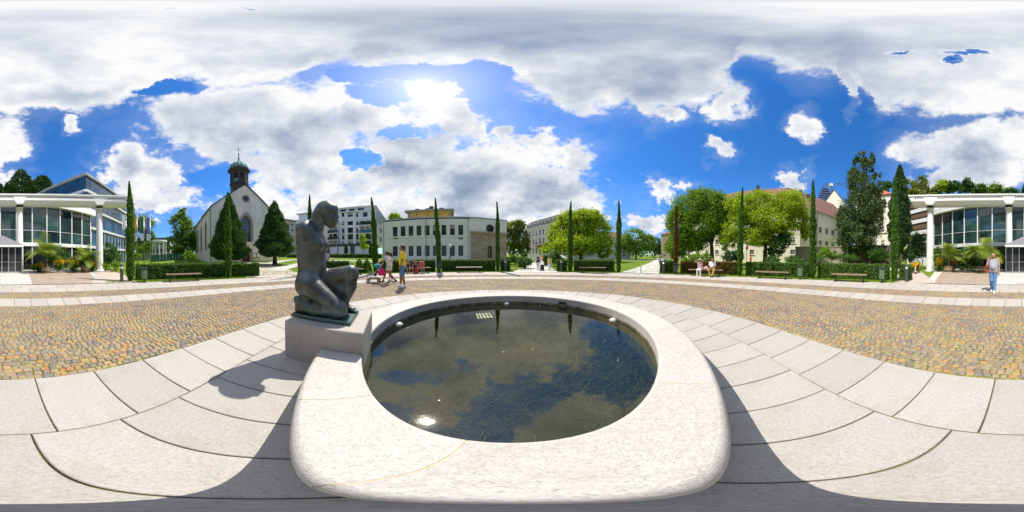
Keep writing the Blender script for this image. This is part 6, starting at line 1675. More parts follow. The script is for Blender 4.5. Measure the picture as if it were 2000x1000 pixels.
flowers([(76, 518, 6, 4)], 16.4, 'small yellow flower clump left of the left palm'); flowers([(116, 513, 9, 6)], 16.3, 'bushy yellow flowers right of the left palm tub')
flowers([(142, 511, 10, 6)], 16.4, 'tall yellow flowers left of the second palm tub'); flowers([(180, 517, 6, 6)], 16.8, 'yellow flowers between second palm tub and column', 'petal_o')
flowers([(1834, 512, 6, 9)], 17, 'tall yellow flowers right of the right outer column'); flowers([(1949, 511, 6, 9)], 17.2, 'yellow flowers beside the column behind the phone caller')
flowers([(1783, 518, 7, 4), (1791, 516, 6, 4)], 15.5, 'yellow flowers behind the orange warning posts')
flowers([(1862, 512, 5, 4)], 17, 'orange flowers under the palm right of the outer column', 'petal_o', 260)

# far wooded edge closing the avenue and the gaps between the houses
Pw = []
for px in np.concatenate([np.arange(985, 1345, 1.6), np.arange(255, 350, 1.6), np.arange(545, 640, 1.6)]):
    for k in range(16):
        d = RNG.uniform(96, 120); p = at(px+RNG.normal(0, 1), d); h = (6.5+2.5*math.sin(px*.09)+1.5*math.sin(px*.23))*RNG.random()**.5; Pw.append((p.x, p.y, max(gz(p), 0)+h))
wd = leaf_obj('distant_wood', np.array(Pw), 1.5, M['leaf_dark'], None); tag(wd, 'distant green band of woodland beyond the park and houses', 'wood', kind='stuff')
# ---------------------------------------------------------------- street furniture
def bench(px, label, L=1.9, m_='wood', r_=11.15, dz=0.0):
    p = circ(px, r_); th = theta(p); root = thing('bench', label, 'bench', (p.x, p.y, 0), -th, 'backless benches round the plaza')
    for k in range(4): b = MB(); b.box((0, -.165+.11*k, .445), (L, .095, .045)); b.build('seat_slat', M[m_], root, world=False)
    for s in (-1, 1):
        x = s*(L/2-.22)
        b = MB(); b.box((x, 0, .405), (.06, .44, .035)); b.build('cross_bar', M['iron'], root, world=False)
        for q in (-1, 1): b = MB(); b.box((x, q*.16, .20), (.045, .045, .40)); b.box((x, q*.16, .012), (.09, .12, .024)); b.build('leg', M['iron'], root, world=False)
        b = MB(); b.tube([(x, -.16, .12), (x, -.08, .2), (x, .08, .2), (x, .16, .12)], .014, 6); b.build('scroll_brace', M['iron'], root, world=False)
    return root
def span(px0, px1, r_=11.15): return (circ(px1, r_)-circ(px0, r_)).length
bench(359, 'brown bench in front of the long hedge near the church', span(325, 393)); bench(689, 'bench half hidden behind the statue knee', 1.7)
bench(812, 'bench carrying the three seated people', span(783, 842)); bench(917, 'pale weathered bench in front of the white hall', span(891, 942), 'woodpale')
bench(1158, 'brown bench facing the maple', span(1132, 1184)); bench(1378, 'bench carrying the seated couple in white', span(1343, 1409))
bench(1508, 'brown bench right of the seated couple', span(1477, 1541)); bench(1658, 'reddish brown bench at the right in front of the oak', span(1625, 1693))
def bin_(px, label, m_='bingreen', r_=11.3):
    p = circ(px, r_); root = thing('litter_bin', label, 'bin', (p.x, p.y, 0), -theta(p), 'litter bins round the plaza')
    b = MB(); b.tube([(0, 0, 0), (0, 0, .26)], .045, 10); b.box((0, 0, .01), (.18, .18, .02)); b.build('post', M['iron'], root, world=False)
    b = MB(); V = []
    for z, q in ((.22, .13), (.24, .15), (.74, .165), (.76, .165)):
        for k in range(16): a = 2*math.pi*k/16; c, s = math.cos(a), math.sin(a); V.append((q*abs(c)**.45*math.copysign(1, c), q*.8*abs(s)**.45*math.copysign(1, s), z))
    b.add(V, [(l*16+k, l*16+(k+1) % 16, (l+1)*16+(k+1) % 16, (l+1)*16+k) for l in range(3) for k in range(16)]+[tuple(range(16))[::-1], tuple(range(48, 64))]); b.build('bin_body', M[m_], root, world=False)
    b = MB(); b.box((0, 0, .86), (.36, .30, .03)); b.box((-.155, 0, .80), (.025, .24, .10)); b.box((.155, 0, .80), (.025, .24, .10)); b.build('hood', M['anthracite'], root, world=False)
bin_(281, 'green litter bin left of the leftmost bench'); bin_(857, 'dark litter bin at the foot of the cypress before the white hall', 'bindark', 11.5); bin_(1320, 'dark litter bin at the foot of the brown cypress', 'bindark', 11.4)
bin_(1563, 'green litter bin left of the cypress by the garden wall'); bin_(1722, 'green litter bin right of the rightmost bench')
def bollard(px, label, r_=11.6, h=1.10):
    p = circ(px, r_); root = thing('bollard_lamp', label, 'bollard lamp', (p.x, p.y, 0), 0, 'bollard lamps round the plaza')
    b = MB(); b.lathe((0, 0, 0), [(.125, 0), (.125, .02), (.105, .03), (.105, .80)], 20); b.build('post', M['anthracite'], root, world=False)
    b = MB(); b.lathe((0, 0, 0), [(.10, .80), (.10, .93)], 20); b.build('lens', M['white'], root, world=False)
    b = MB()
    for k in range(2): b.lathe((0, 0, 0), [(.104, .835+.05*k), (.112, .84+.05*k), (.104, .85+.05*k)], 20)
    b.build('louvre_ring', M['steel'], root, world=False)
    b = MB(); b.lathe((0, 0, 0), [(.115, .93), (.118, .96), (.105, 1.03), (.07, 1.08), (.01, 1.10)], 20); b.build('cap', M['anthracite'], root, True, world=False)
bollard(237, 'grey bollard lamp left of the leftmost cypress', 11.9); bollard(988, 'grey bollard lamp right of the stone annex', 11.9); bollard(1097, 'grey bollard lamp right of the walker in yellow', 11.9)
bollard(1297, 'grey bollard lamp at the avenue corner', 11.9); bollard(1770, 'grey bollard lamp left of the right forecourt', 11.9)
p = circ(1252, 11.9); b = thing('white_post', 'thin white post at the mouth of the avenue', 'post', (p.x, p.y, 0))
q = MB(); q.lathe((0, 0, 0), [(.05, 0), (.045, .02), (.045, .78), (.03, .80)], 14); q.build('shaft', M['white'], b, world=False); q = MB(); q.lathe((0, 0, 0), [(.047, .62), (.047, .68)], 14); q.build('reflector_band', M['steel'], b, world=False)
p = at(880, 19); gl = thing('globe_lamp', 'round white globe lamp on a thin post before the white hall', 'lamp', (p.x, p.y, 0)); zt = zat(880, 480, 19)
q = MB(); q.tube([(0, 0, 0), (0, 0, zt-.2)], .045, 8); q.lathe((0, 0, 0), [(.09, 0), (.09, .3), (.05, .34)], 10); q.build('post', M['iron'], gl, world=False); q = MB(); q.sphere((0, 0, zt), .20, 18, 12); q.build('globe', M['white'], gl, True, world=False)
for px, l in ((1787, 'left orange and white warning post by the flowers'), (1796, 'right orange and white warning post by the flowers')):
    p = gp(px, 535 if px < 1790 else 529, 0); w = thing('warning_post', l, 'warning post', (p.x, p.y, .01), 0, 'warning posts')
    q = MB(); q.lathe((0, 0, 0), [(.15, 0), (.15, .04), (.06, .07)], 16); q.build('foot', M['iron'], w, world=False)
    for k in range(5): q = MB(); q.lathe((0, 0, 0), [(.055, .07+.13*k), (.055, .20+.13*k)], 14); q.build('stripe_band', M['orangep'] if k % 2 == 0 else M['white'], w, world=False)
    q = MB(); q.lathe((0, 0, 0), [(.055, .72), (.05, .76), (.02, .78)], 14); q.build('cap', M['orangep'], w, world=False)
# no entry sign
p = at(1458, 21); z = zat(1458, 484, 21); sg = thing('no_entry_sign', 'round red sign with a white bar on a thin pole behind the hedge', 'sign', (p.x, p.y, 0)); n_ = Matrix.Rotation(R(52), 3, 'Z') @ Vector((-p.x, -p.y, 0)).normalized(); sd = Vector((-n_.y, n_.x, 0))
q = MB(); q.tube([p, p+UP*(z+.4)], .035, 8); q.build('pole', M['steel'], sg); q = MB(); q.tube([p+UP*z+n_*.05, p+UP*z+n_*.075], .26, 24); dsk = q.build('disc', M['red'], sg)
q = MB(); q.box(p+UP*z+n_*.082, (.36, .012, .085), math.atan2(sd.y, sd.x)); q.build('white_bar', M['white'], dsk)
# flags
def flag(px, cols, py0, py1, ptop, d, label):
    p = at(px, d); z0 = gz(p); root = thing('flagpole', label, 'flagpole', (p.x, p.y, z0), 0, 'flagpoles left of the church')
    zt = zat(px, ptop, d); q = MB(); q.tube([p+UP*z0, p+UP*zt], [.06, .03], 10); q.sphere(p+UP*zt, .06); q.build('pole', M['steel'], root, True)
    sd = Vector((p.y, -p.x, 0)).normalized(); w = .60; za, zb = zat(px, py0, d), zat(px, py1, d); q = MB(); q.bar(p+UP*za, p-sd*w+UP*za, .03); q.build('cross_arm', M['steel'], root)
    for k, (c, f0, f1) in enumerate(cols):
        V = []; F = []; nx, nz = 8, 10
        for i in range(nz+1):
            for j in range(nx+1):
                zz = za+(zb-za)*(f0+(f1-f0)*i/nz); s = j/nx*w*(1-.12*(f0+(f1-f0)*i/nz)); r_ = p-sd*(.06+s)+n_f*(.07*math.sin(j*1.4+zz*1.3)*((f0+(f1-f0)*i/nz)+.2)); V.append(r_+UP*zz)
        for i in range(nz):
            for j in range(nx): a = i*(nx+1)+j; F.append((a, a+1, a+nx+2, a+nx+1))
        ob('flag_panel', mesh_from('flag_panel', V, F, M[c], True), root)
n_f = Vector((.8, .5, 0)).normalized()
M['flag_orange'] = cloth('flag_orange', (.62, .30, .05)); M['flag_green'] = cloth('flag_dark_green', (.07, .14, .09)); M['flag_purple'] = cloth('flag_violet', (.20, .16, .48)); M['flag_white'] = cloth('flag_white', (.72, .72, .74))
flag(268, [('flag_orange', 0, .72), ('flag_white', .72, 1)], 419, 470, 416, 27, 'flagpole with an orange banner'); flag(281.5, [('flag_green', 0, .7), ('flag_white', .7, 1)], 424, 470, 420, 27, 'flagpole with a dark green and white banner')
flag(293.5, [('flag_purple', 0, .72), ('flag_white', .72, 1)], 425, 470, 422, 27, 'flagpole with a violet and white banner'); flag(246.5, [('flag_white', 0, 1)], 419, 450, 416, 27, 'flagpole with a white banner beside the leftmost cypress')
# garden table and parasols near the hotel, bicycles
for px, py, l, m_ in ((1062, 502, 'closed red cafe parasol roof in front of the hotel', 'rooforange'), (1096, 500, 'cream cafe parasol behind the tall bush', 'flag_white'), (657.5, 485, 'folded white parasol on the apartment terrace', 'flag_white')):
    d = 40 if px > 900 else 48; p = at(px, d); z = zat(px, py, d); r_ = thing('parasol', l, 'parasol', (p.x, p.y, gz(p))); q = MB(); q.tube([p+UP*gz(p), p+UP*z], .04, 6); q.build('pole', M['steel'], r_)
    q = MB(); q.lathe(p, [(1.5, z-.35), (1.45, z-.32), (.7, z-.02), (.05, z+.25)] if px > 900 else [(.25, z-1.2), (.3, z-1.0), (.15, z+.3), (.03, z+.8)], 12); q.build('canopy', M[m_], r_)
def bicycle(px, d, label, face=0.0):
    p = at(px, d); r_ = thing('bicycle', label, 'bicycle', (p.x, p.y, gz(p)+.01), math.atan2(-p.x, p.y)+face)
    for x in (-.52, .52):
        q = MB(); pts = [(x+.33*math.cos(a), 0, .35+.33*math.sin(a)) for a in [2*math.pi*k/20 for k in range(21)]]; q.tube(pts, .02, 6, False); w = q.build('wheel', M['iron'], r_, world=False)
        q = MB()
        for k in range(8): a = math.pi*k/8; q.bar((x-.32*math.cos(a), 0, .35-.32*math.sin(a)), (x+.32*math.cos(a), 0, .35+.32*math.sin(a)), .005)
        q.build('spokes', M['steel'], w, world=False)
    q = MB()
    for a, b_ in (((-.52, 0, .35), (-.08, 0, .32)), ((-.52, 0, .35), (-.18, 0, .82)), ((-.08, 0, .32), (-.18, 0, .85)), ((-.08, 0, .32), (.36, 0, .82)), ((-.16, 0, .78), (.36, 0, .82)), ((.52, 0, .35), (.34, 0, .95))): q.tube([a, b_], .018, 6)
    q.build('frame', M['anthracite'], r_, world=False); q = MB(); q.box((-.2, 0, .90), (.24, .12, .05)); q.build('saddle', M['iron'], r_, world=False); q = MB(); q.tube([(.30, -.27, 1.0), (.34, 0, .98), (.30, .27, 1.0)], .014, 6); q.build('handlebar', M['steel'], r_, world=False)
bicycle(453, 26.0, 'bicycle parked left of the church portal', .3); bicycle(501, 27.5, 'bicycle parked below the church notice boards', -.2); bicycle(1694, 20, 'bicycle leaning near the oak trunk', .4)
# boulders and bins on the lawn
for k, (px, py, d) in enumerate(((673, 508, 22), (688, 508, 23), (706, 509, 22), (726, 508, 23))):
    p = at(px, d); z = gz(p); r_ = MB(); r_.sphere(p+UP*(z+.12), (.28, .24, .2), 9, 6); o = r_.build('boulder', M['sandstone'], None, True); tag(o, 'pale round boulder along the lawn path, %s from the statue' % ('first', 'second', 'third', 'fourth')[k], 'boulder', 'boulders along the lawn path')
# parked car glimpses are left as the photo hides them; pale car under the lime tree
# ---------------------------------------------------------------- people
def V3(*a): return np.array(a, float)
STAND = dict(pel=(0, 0, .95), chest=(0, 0, 1.27), neck=(0, -.01, 1.48), head=(0, .02, 1.635),
             shR=(.185, 0, 1.43), elR=(.235, -.03, 1.14), wrR=(.24, .05, .89), shL=(-.185, 0, 1.43), elL=(-.235, -.03, 1.14), wrL=(-.24, .05, .89),
             hipR=(.09, 0, .92), knR=(.10, .03, .50), anR=(.10, -.02, .085), hipL=(-.09, 0, .92), knL=(-.10, .03, .50), anL=(-.10, -.02, .085))
SIT = dict(pel=(0, 0, .56), chest=(0, .03, .88), neck=(0, .06, 1.09), head=(0, .11, 1.24),
           shR=(.185, .05, 1.04), elR=(.23, .10, .76), wrR=(.10, .30, .66), shL=(-.185, .05, 1.04), elL=(-.23, .10, .76), wrL=(-.10, .30, .66),
           hipR=(.095, .02, .54), knR=(.12, .44, .52), anR=(.12, .40, .085), hipL=(-.095, .02, .54), knL=(-.12, .44, .52), anL=(-.12, .40, .085))
def unit(v): return v/(np.linalg.norm(v)+1e-9)
def seg_torso(J, f=0.0, fat=0.0, bust=False):
    x = unit(J['shR']-J['shL']); fw = unit(np.cross(V3(0, 0, 1), x)); P_ = []
    for s in (-1, 1):
        P_.append(('c', J['pel']+x*.068*s, J['chest']+x*.072*s, .100+f+fat*.5, .105+f+fat*.2, .06))
        P_.append(('c', J['chest']+x*.072*s, J['neck']+x*.085*s+V3(0, 0, -.075), .105+f, .062+f, .06))
        P_.append(('c', J['shR' if s > 0 else 'shL'], J['neck']+V3(0, 0, -.045), .056+f, .05+f, .06))
        if bust: P_.append(('e', J['chest']+x*.075*s+fw*.085+V3(0, 0, .05), (.062+f, .06+f, .06+f), .05))
    if fat: P_.append(('e', (J['pel']+J['chest'])/2+fw*.06, (.13+f, .09+fat+f, .14+f), .07))
    P_.append(('e', J['pel'], (.155+f, .112+f, .12+f), .06))
    return P_
def seg_limb(J, a, b, ra, rb, f, t=1.0): p, q = J[a], J[b]; return ('c', p, p+(q-p)*t, ra+f, ra+(rb-ra)*t+f, .03)
def seg_hand(wr, el, x, cell, curl=.35):
    d = unit(wr-el); sv = unit(np.cross(d, x)); nv = np.cross(sv, d); P_ = [('c', wr, wr+d*.05, .024, .03, .02), ('c', wr+d*.05-sv*.018, wr+d*.085-sv*.022, .017, .015, .02), ('c', wr+d*.05+sv*.018, wr+d*.085+sv*.022, .017, .015, .02)]
    for k, (o, L) in enumerate(((-.030, .062), (-.010, .074), (.010, .070), (.030, .054))):
        a = wr+d*.085+sv*o; b = a+unit(d+nv*curl*.4)*L*.55; c = b+unit(d+nv*curl*1.6)*L*.5
        P_ += [('c', a, b, .0095, .009, .006), ('c', b, c, .009, .0078, .004)]
    a = wr+d*.028-sv*.026; b = a+unit(d*.7-sv*.6+nv*.25)*.042; P_ += [('c', a, b, .0115, .010, .01), ('c', b, b+unit(d-sv*.15+nv*.4)*.032, .010, .008, .005)]
    return P_
def person(label, pos, face, H, pose, skin='skin', hair='hair_dark', hairstyle='short', wear=(), cell=.013, yaw=0.0, fat=0.0, bust=False, shoe=None, pitch=0.0, hat=None, curl=.35, group=None, held=()):
    J = {k: V3(*v) for k, v in pose.items()}; fx, fy = face[0], face[1]
    root = thing('person', label, 'person', (pos[0], pos[1], pos[2]), math.atan2(-fx, fy), group)
    k = H/1.75
    def mk(name, prims, m_, c=cell): o = ob(name, sdf_mesh(name, prims, c, M[m_] if isinstance(m_, str) else m_), root, world=False); o.scale = (k, k, k); return o
    x = unit(J['shR']-J['shL']); fw = unit(np.cross(V3(0, 0, 1), x))
    cy, sy, cp, sp_ = math.cos(yaw), math.sin(yaw), math.cos(pitch), math.sin(pitch)
    RH = np.array([[cy, -sy, 0], [sy, cy, 0], [0, 0, 1]]) @ np.array([[1, 0, 0], [0, cp, sp_], [0, -sp_, cp]])     # head turn and nod
    h = J['head']; HL = lambda a, b, c: h+RH @ V3(a, b, c)
    B = seg_torso(J, 0, fat, bust)
    B += [('c', J['neck']+V3(0, 0, -.05), h+V3(0, -.01, -.05), .056, .05, .03), ('e', h, (.077, .096, .108), .02, RH), ('e', HL(0, .025, -.06), (.056, .062, .062), .03, RH), ('c', HL(0, .092, .0), HL(0, .112, -.03), .010, .014, .012),
          ('c', HL(-.02, .088, -.062), HL(.02, .088, -.062), .009, .009, .01), ('c', HL(-.035, .082, .025), HL(.035, .082, .025), .012, .012, .02)]
    for s in (-1, 1): B += [('e', HL(s*.078, -.005, -.01), (.012, .022, .032), .006, RH), ('sub', HL(s*.032, .098, .004), HL(s*.036, .10, .003), .012, .011, .012)]
    for s in 'RL':
        B += [seg_limb(J, 'sh'+s, 'el'+s, .052, .040, 0), seg_limb(J, 'el'+s, 'wr'+s, .041, .026, 0)]
        B += seg_hand(J['wr'+s], J['el'+s], (fw if s == 'R' else -fw), cell, curl)
        B += [seg_limb(J, 'hip'+s, 'kn'+s, .090, .056, 0)]; q = J['kn'+s]+(J['an'+s]-J['kn'+s])*.32
        B += [('c', J['kn'+s], q, .054, .058, .03), ('c', q, J['an'+s], .058, .036, .03)]
        td = unit(J.get('toe'+s, J['an'+s]+fw*.2+V3(0, 0, -.05))-J['an'+s]); an = J['an'+s]
        B += [('c', an+V3(0, 0, -.035)-td*.03, an+td*.12+V3(0, 0, -.03), .040, .036, .02), ('c', an+td*.12+V3(0, 0, -.03), an+td*.18+V3(0, 0, -.04), .036, .028, .01)]
    B = [p if p[0] != 'c' else p for p in B]
    mk('body', B, skin)
    # eyes
    for s in (-1, 1):
        b = MB(); b.sphere(HL(s*.032, .088, .004), .0105, 8, 6); o = b.build('eye', M['eye'], root, True, world=False); o.scale = (k, k, k)
    hp = [('e', HL(0, -.010, .018), (.086, .104, .106), .02, RH), ('cut', HL(0, .040, .040), RH @ V3(0, .80, -.60))]
    if hairstyle == 'short': hp += [('cut', HL(0, -.02, -.055), RH @ V3(0, 0, -1))]
    if hairstyle == 'bald': hp = [('e', HL(0, -.012, .010), (.082, .100, .098), .02, RH), ('cut', HL(0, .0, .035), RH @ V3(0, .9, .45)), ('cut', HL(0, -.02, -.055), RH @ V3(0, 0, -1))]
    if hairstyle == 'long': hp = [('e', HL(0, -.010, .018), (.088, .106, .108), .02, RH), ('c', HL(0, -.07, -.02), HL(0, -.10, -.22), .075, .05, .05), ('cut', HL(0, .045, .040), RH @ V3(0, .84, -.54))]
    if hairstyle == 'bob': hp = [('e', HL(0, -.012, .012), (.092, .108, .115), .02, RH), ('c', HL(-.06, -.03, -.05), HL(.06, -.03, -.05), .05, .05, .05), ('cut', HL(0, .045, .040), RH @ V3(0, .84, -.54)), ('cut', HL(0, 0, -.10), RH @ V3(0, 0, -1))]
    mk('hair', hp, hair)
    if hat:
        b = MB(); prof = [(.17, .055), (.165, .062), (.098, .068), (.098, .10), (.085, .135), (.04, .15)]
        b.lathe((0, 0, 0), prof, 18); o = b.build('hat', M[hat], root, True, world=False); o.matrix_basis = Matrix.Scale(k, 4) @ Matrix.Translation(Vector(h)) @ Matrix(RH.tolist()).to_4x4()
    for w in wear:
        kind, m_ = w[0], w[1]; f = .013
        if kind == 'tee':
            P_ = seg_torso(J, f, fat, bust)+[('c', J['sh'+s], J['sh'+s]+(J['el'+s]-J['sh'+s])*(w[2] if len(w) > 2 else .62), .062, .062, .03) for s in 'RL']
            ax = unit(J['chest']-J['pel']); P_ += [('cut', J['pel']-ax*(w[3] if len(w) > 3 else .05), -ax), ('cut', J['neck']+V3(0, 0, .005), V3(0, 0, 1))]; mk('shirt', P_, m_)
        elif kind == 'sleeves':
            P_ = seg_torso(J, f+.008, fat, bust)+[('c', J['sh'+s], J['el'+s], .064, .056, .03) for s in 'RL']+[('c', J['el'+s], J['wr'+s], .056, .042, .03) for s in 'RL']
            ax = unit(J['chest']-J['pel']); P_ += [('cut', J['pel']-ax*(w[2] if len(w) > 2 else .08), -ax), ('cut', J['neck']+V3(0, 0, .02), V3(0, 0, 1))]; mk('jacket', P_, m_)
        elif kind == 'top':
            P_ = seg_torso(J, f, fat, bust); ax = unit(J['chest']-J['pel']); P_ += [('cut', J['pel']-ax*.03, -ax), ('cut', J['neck']-ax*.06, ax)]
            for s in 'RL': P_.append(('cut', J['sh'+s]*.98+V3(0, 0, 0), unit(J['sh'+s]-J['neck']+V3(0, 0, .10))))
            mk('top', P_, m_)
        elif kind in ('pants', 'shorts'):
            t = 1.0 if kind == 'pants' else w[2]; P_ = [('e', J['pel'], (.168, .126, .13), .05)]
            for s in 'RL':
                P_.append(('c', J['hip'+s], J['hip'+s]+(J['kn'+s]-J['hip'+s])*t, .105, .105+(.074-.105)*t+(.012 if kind == 'shorts' else 0), .04))
                if kind == 'pants': P_.append(('c', J['kn'+s], J['an'+s]+(J['kn'+s]-J['an'+s])*.06, .074, .060, .04))
            ax = unit(J['chest']-J['pel']); P_.append(('cut', J['pel']+ax*.06, ax)); mk('trousers' if kind == 'pants' else 'shorts', P_, m_)
        elif kind == 'skirt':
            P_ = [('e', J['pel'], (.165, .122, .12), .04)]
            if abs(J['knR'][1]-J['hipR'][1]) > .3:
                for s in 'RL': P_.append(('c', J['hip'+s], J['hip'+s]+(J['kn'+s]-J['hip'+s])*.8, .11, .09, .10))
            else: P_ += [('c', J['pel']+V3(-.05, 0, 0), J['pel']+V3(-.07, 0, -w[2]), .13, .17, .06), ('c', J['pel']+V3(.05, 0, 0), J['pel']+V3(.07, 0, -w[2]), .13, .17, .06), ('cut', J['pel']+V3(0, 0, -w[2]), V3(0, 0, -1))]
            ax = unit(J['chest']-J['pel']); P_.append(('cut', J['pel']+ax*.05, ax)); mk('skirt', P_, m_)
        elif kind == 'belt':
            mk('denim_waist', [('e', J['pel']+V3(0, 0, .0), (.176, .133, .12), .04), ('cut', J['pel']+V3(0, 0, .06), V3(0, 0, 1)), ('cut', J['pel']+V3(0, 0, -.05), V3(0, 0, -1))], m_)
    if shoe:
        for s in 'RL':
            an = J['an'+s]; td = unit(J.get('toe'+s, an+fw*.2+V3(0, 0, -.05))-an)
            mk('shoe', [('c', an+V3(0, 0, -.03)-td*.035, an+td*.12+V3(0, 0, -.032), .050, .046, .02), ('c', an+td*.12+V3(0, 0, -.032), an+td*.185+V3(0, 0, -.042), .046, .036, .01), ('c', an, an+V3(0, 0, .02), .048, .048, .02), ('cut', an+V3(0, 0, -.083), V3(0, 0, -1))], shoe, .011)
    return root, J, k
def P(base, **o): q = dict(base); q.update(o); return q
def ppos(px, py): g = gp(px, py, 0); return (g.x, g.y, .004), math.hypot(g.x, g.y)
def facing(px, dpx): v = at(px+dpx, 1.0); return (v.x, v.y)
def hgt(px, py, d): return zat(px, py, d)
for n, c in (('shirt_yellow', (.80, .66, .02)), ('denim_light', (.10, .22, .42)), ('denim', (.06, .11, .22)), ('cloth_white', (.74, .72, .72)), ('cloth_cream', (.66, .58, .46)), ('cloth_pinkwhite', (.72, .60, .64)), ('cloth_grey', (.36, .36, .40)), ('cloth_lilac', (.40, .36, .46)),
             ('cloth_navy', (.03, .035, .08)), ('cloth_dark', (.035, .03, .035)), ('cloth_coral', (.72, .16, .10)), ('cloth_plum', (.13, .05, .10)), ('cloth_tan', (.55, .36, .13)), ('cloth_paleyellow', (.66, .64, .25)), ('cloth_pink', (.78, .03, .22)), ('cloth_teal', (.02, .30, .30)), ('cloth_red', (.62, .03, .03)), ('cloth_orange', (.62, .16, .06)), ('leather_brown', (.14, .07, .035)), ('cloth_softpink', (.70, .42, .48))): M[n] = cloth(n, c)

WALK = P(STAND, knR=(.09, .17, .52), anR=(.09, .26, .13), knL=(-.10, .02, .50), anL=(-.10, -.27, .14), elR=(.235, -.10, 1.16), wrR=(.24, -.06, .90), elL=(-.235, .06, 1.15), wrL=(-.23, .19, .93))
# man in yellow
pos, d = ppos(788, 561.5)
person('man in a yellow shirt, blue shorts and white shoes standing on the cobbles', pos, facing(788, -455), hgt(788, 478.5, d), P(STAND, knR=(.10, .08, .50), anR=(.10, .10, .085), knL=(-.09, -.01, .50), anL=(-.09, -.10, .085), wrR=(.22, .10, .88), wrL=(-.23, .08, .88)), 'skin_tan', 'hair_dark', 'short', [('tee', 'shirt_yellow', .66, .07), ('shorts', 'denim_light', .92)], .012, 0, .02, shoe='cloth_white', pitch=-.1)
# woman with pram
pos, d = ppos(761, 553.5); wd = d
PUSH = P(STAND, pel=(0, .0, .94), chest=(0, .05, 1.26), neck=(0, .08, 1.47), head=(0, .12, 1.62), shR=(.165, .07, 1.42), shL=(-.165, .07, 1.42), elR=(.20, .28, 1.22), wrR=(.17, .52, 1.12), elL=(-.20, .28, 1.22), wrL=(-.17, .52, 1.12), knR=(.08, .20, .54), anR=(.08, .32, .12), knL=(-.08, -.04, .51), anL=(-.08, -.36, .16))
person('dark haired woman in white top and pale skirt pushing the pram', pos, facing(761, -485), hgt(761, 489.5, d), PUSH, 'skin_tan', 'hair_brown', 'long', [('tee', 'cloth_white', .5, -.02), ('skirt', 'cloth_cream', .24), ('belt', 'denim_light')], .012, bust=True, shoe='leather_brown')
pos2, d2 = ppos(764, 548)
person('person with a dark ponytail mostly hidden behind the woman pushing the pram', pos2, facing(764, -490), hgt(768, 493, d2), P(WALK, knR=(.09, .06, .5), anR=(.09, .05, .085), anL=(-.10, -.10, .09)), 'skin_tan', 'hair_dark', 'long', [('tee', 'cloth_cream', .5), ('shorts', 'cloth_cream', .5)], .016, shoe='cloth_white')
# pram
pp, dd = ppos(731, 551.5); fv = Vector((*facing(731, -485), 0)); pram = thing('pram', 'dark folding pram with a teal hood in front of the woman', 'pram', pp, math.atan2(-fv.x, fv.y))
for x in (-.24, .24):
    for y in (.30, -.28):
        b = MB(); pts = [(x, y+.085*math.cos(a), .10+.085*math.sin(a)) for a in [2*math.pi*k/16 for k in range(17)]]; b.tube(pts, .020, 8, False); w = b.build('wheel', M['iron'], pram, world=False)
        b = MB(); b.tube([(x-.015, y, .10), (x+.015, y, .10)], .06, 12); b.build('hub', M['steel'], w, world=False)
b = MB()
for x in (-.22, .22): b.tube([(x, .30, .10), (x, .02, .42), (x, -.34, .86), (x*.9, -.52, 1.04)], .014, 8); b.tube([(x, -.28, .10), (x, .16, .50), (x, .20, .62)], .013, 8); b.tube([(x, .30, .10), (x, -.28, .10)], .010, 6)
b.tube([(-.2, -.52, 1.04), (.2, -.52, 1.04)], .017, 8); b.tube([(-.22, .30, .12), (.22, .30, .12)], .011, 6); b.build('chassis', M['steel'], pram, world=False)
ob('seat', sdf_mesh('seat', [('c', (-.12, .16, .46), (.12, .16, .46), .07, .07, .03), ('c', (-.12, -.10, .42), (.12, -.10, .42), .08, .08, .12), ('c', (-.12, -.26, .80), (.12, -.26, .80), .06, .06, .16), ('c', (-.12, -.18, .60), (.12, -.18, .60), .07, .07, .1), ('c', (-.10, .32, .30), (.10, .32, .30), .03, .03, .06)], .018, M['cloth_dark']), pram, world=False)
ob('hood', sdf_mesh('hood', [('e', (0, -.20, .84), (.20, .22, .19), .02), ('sub', (0, -.02, .74), (0, .14, .72), .17, .2, .02), ('cut', (0, -.1, .76), (0, .25, -.97))], .016, M['cloth_teal']), pram, world=False)
b = MB(); b.box((0, 0, .22), (.34, .42, .03)); b.box((0, .21, .27), (.34, .02, .12)); b.box((0, -.21, .27), (.34, .02, .12)); b.build('basket', M['cloth_dark'], pram, world=False)
def bag(label, pos, rz, prims, m_, cell=.016, strap=None, name='bag'):
    r_ = thing(name, label, 'bag', pos, rz); ob('bag_body', sdf_mesh('bag_body', prims, cell, M[m_]), r_, world=False)
    if strap: b = MB(); b.tube(strap, .010, 6); b.build('handle', M[m_], r_, world=False)
    return r_
q = Vector(pp)+Matrix.Rotation(math.atan2(-fv.x, fv.y), 3, 'Z') @ Vector((-.33, -.42, .42))
bag('bright pink bag hanging on the pram', tuple(q), math.atan2(-fv.x, fv.y), [('c', (0, -.10, .08), (0, .10, .08), .09, .09, .02), ('c', (0, -.08, .28), (0, .08, .28), .075, .075, .15), ('c', (0, 0, .1), (0, 0, .28), .1, .09, .05)], 'cloth_pink', .016, [(0, -.08, .32), (0, -.04, .58), (0, .04, .58), (0, .08, .32)])
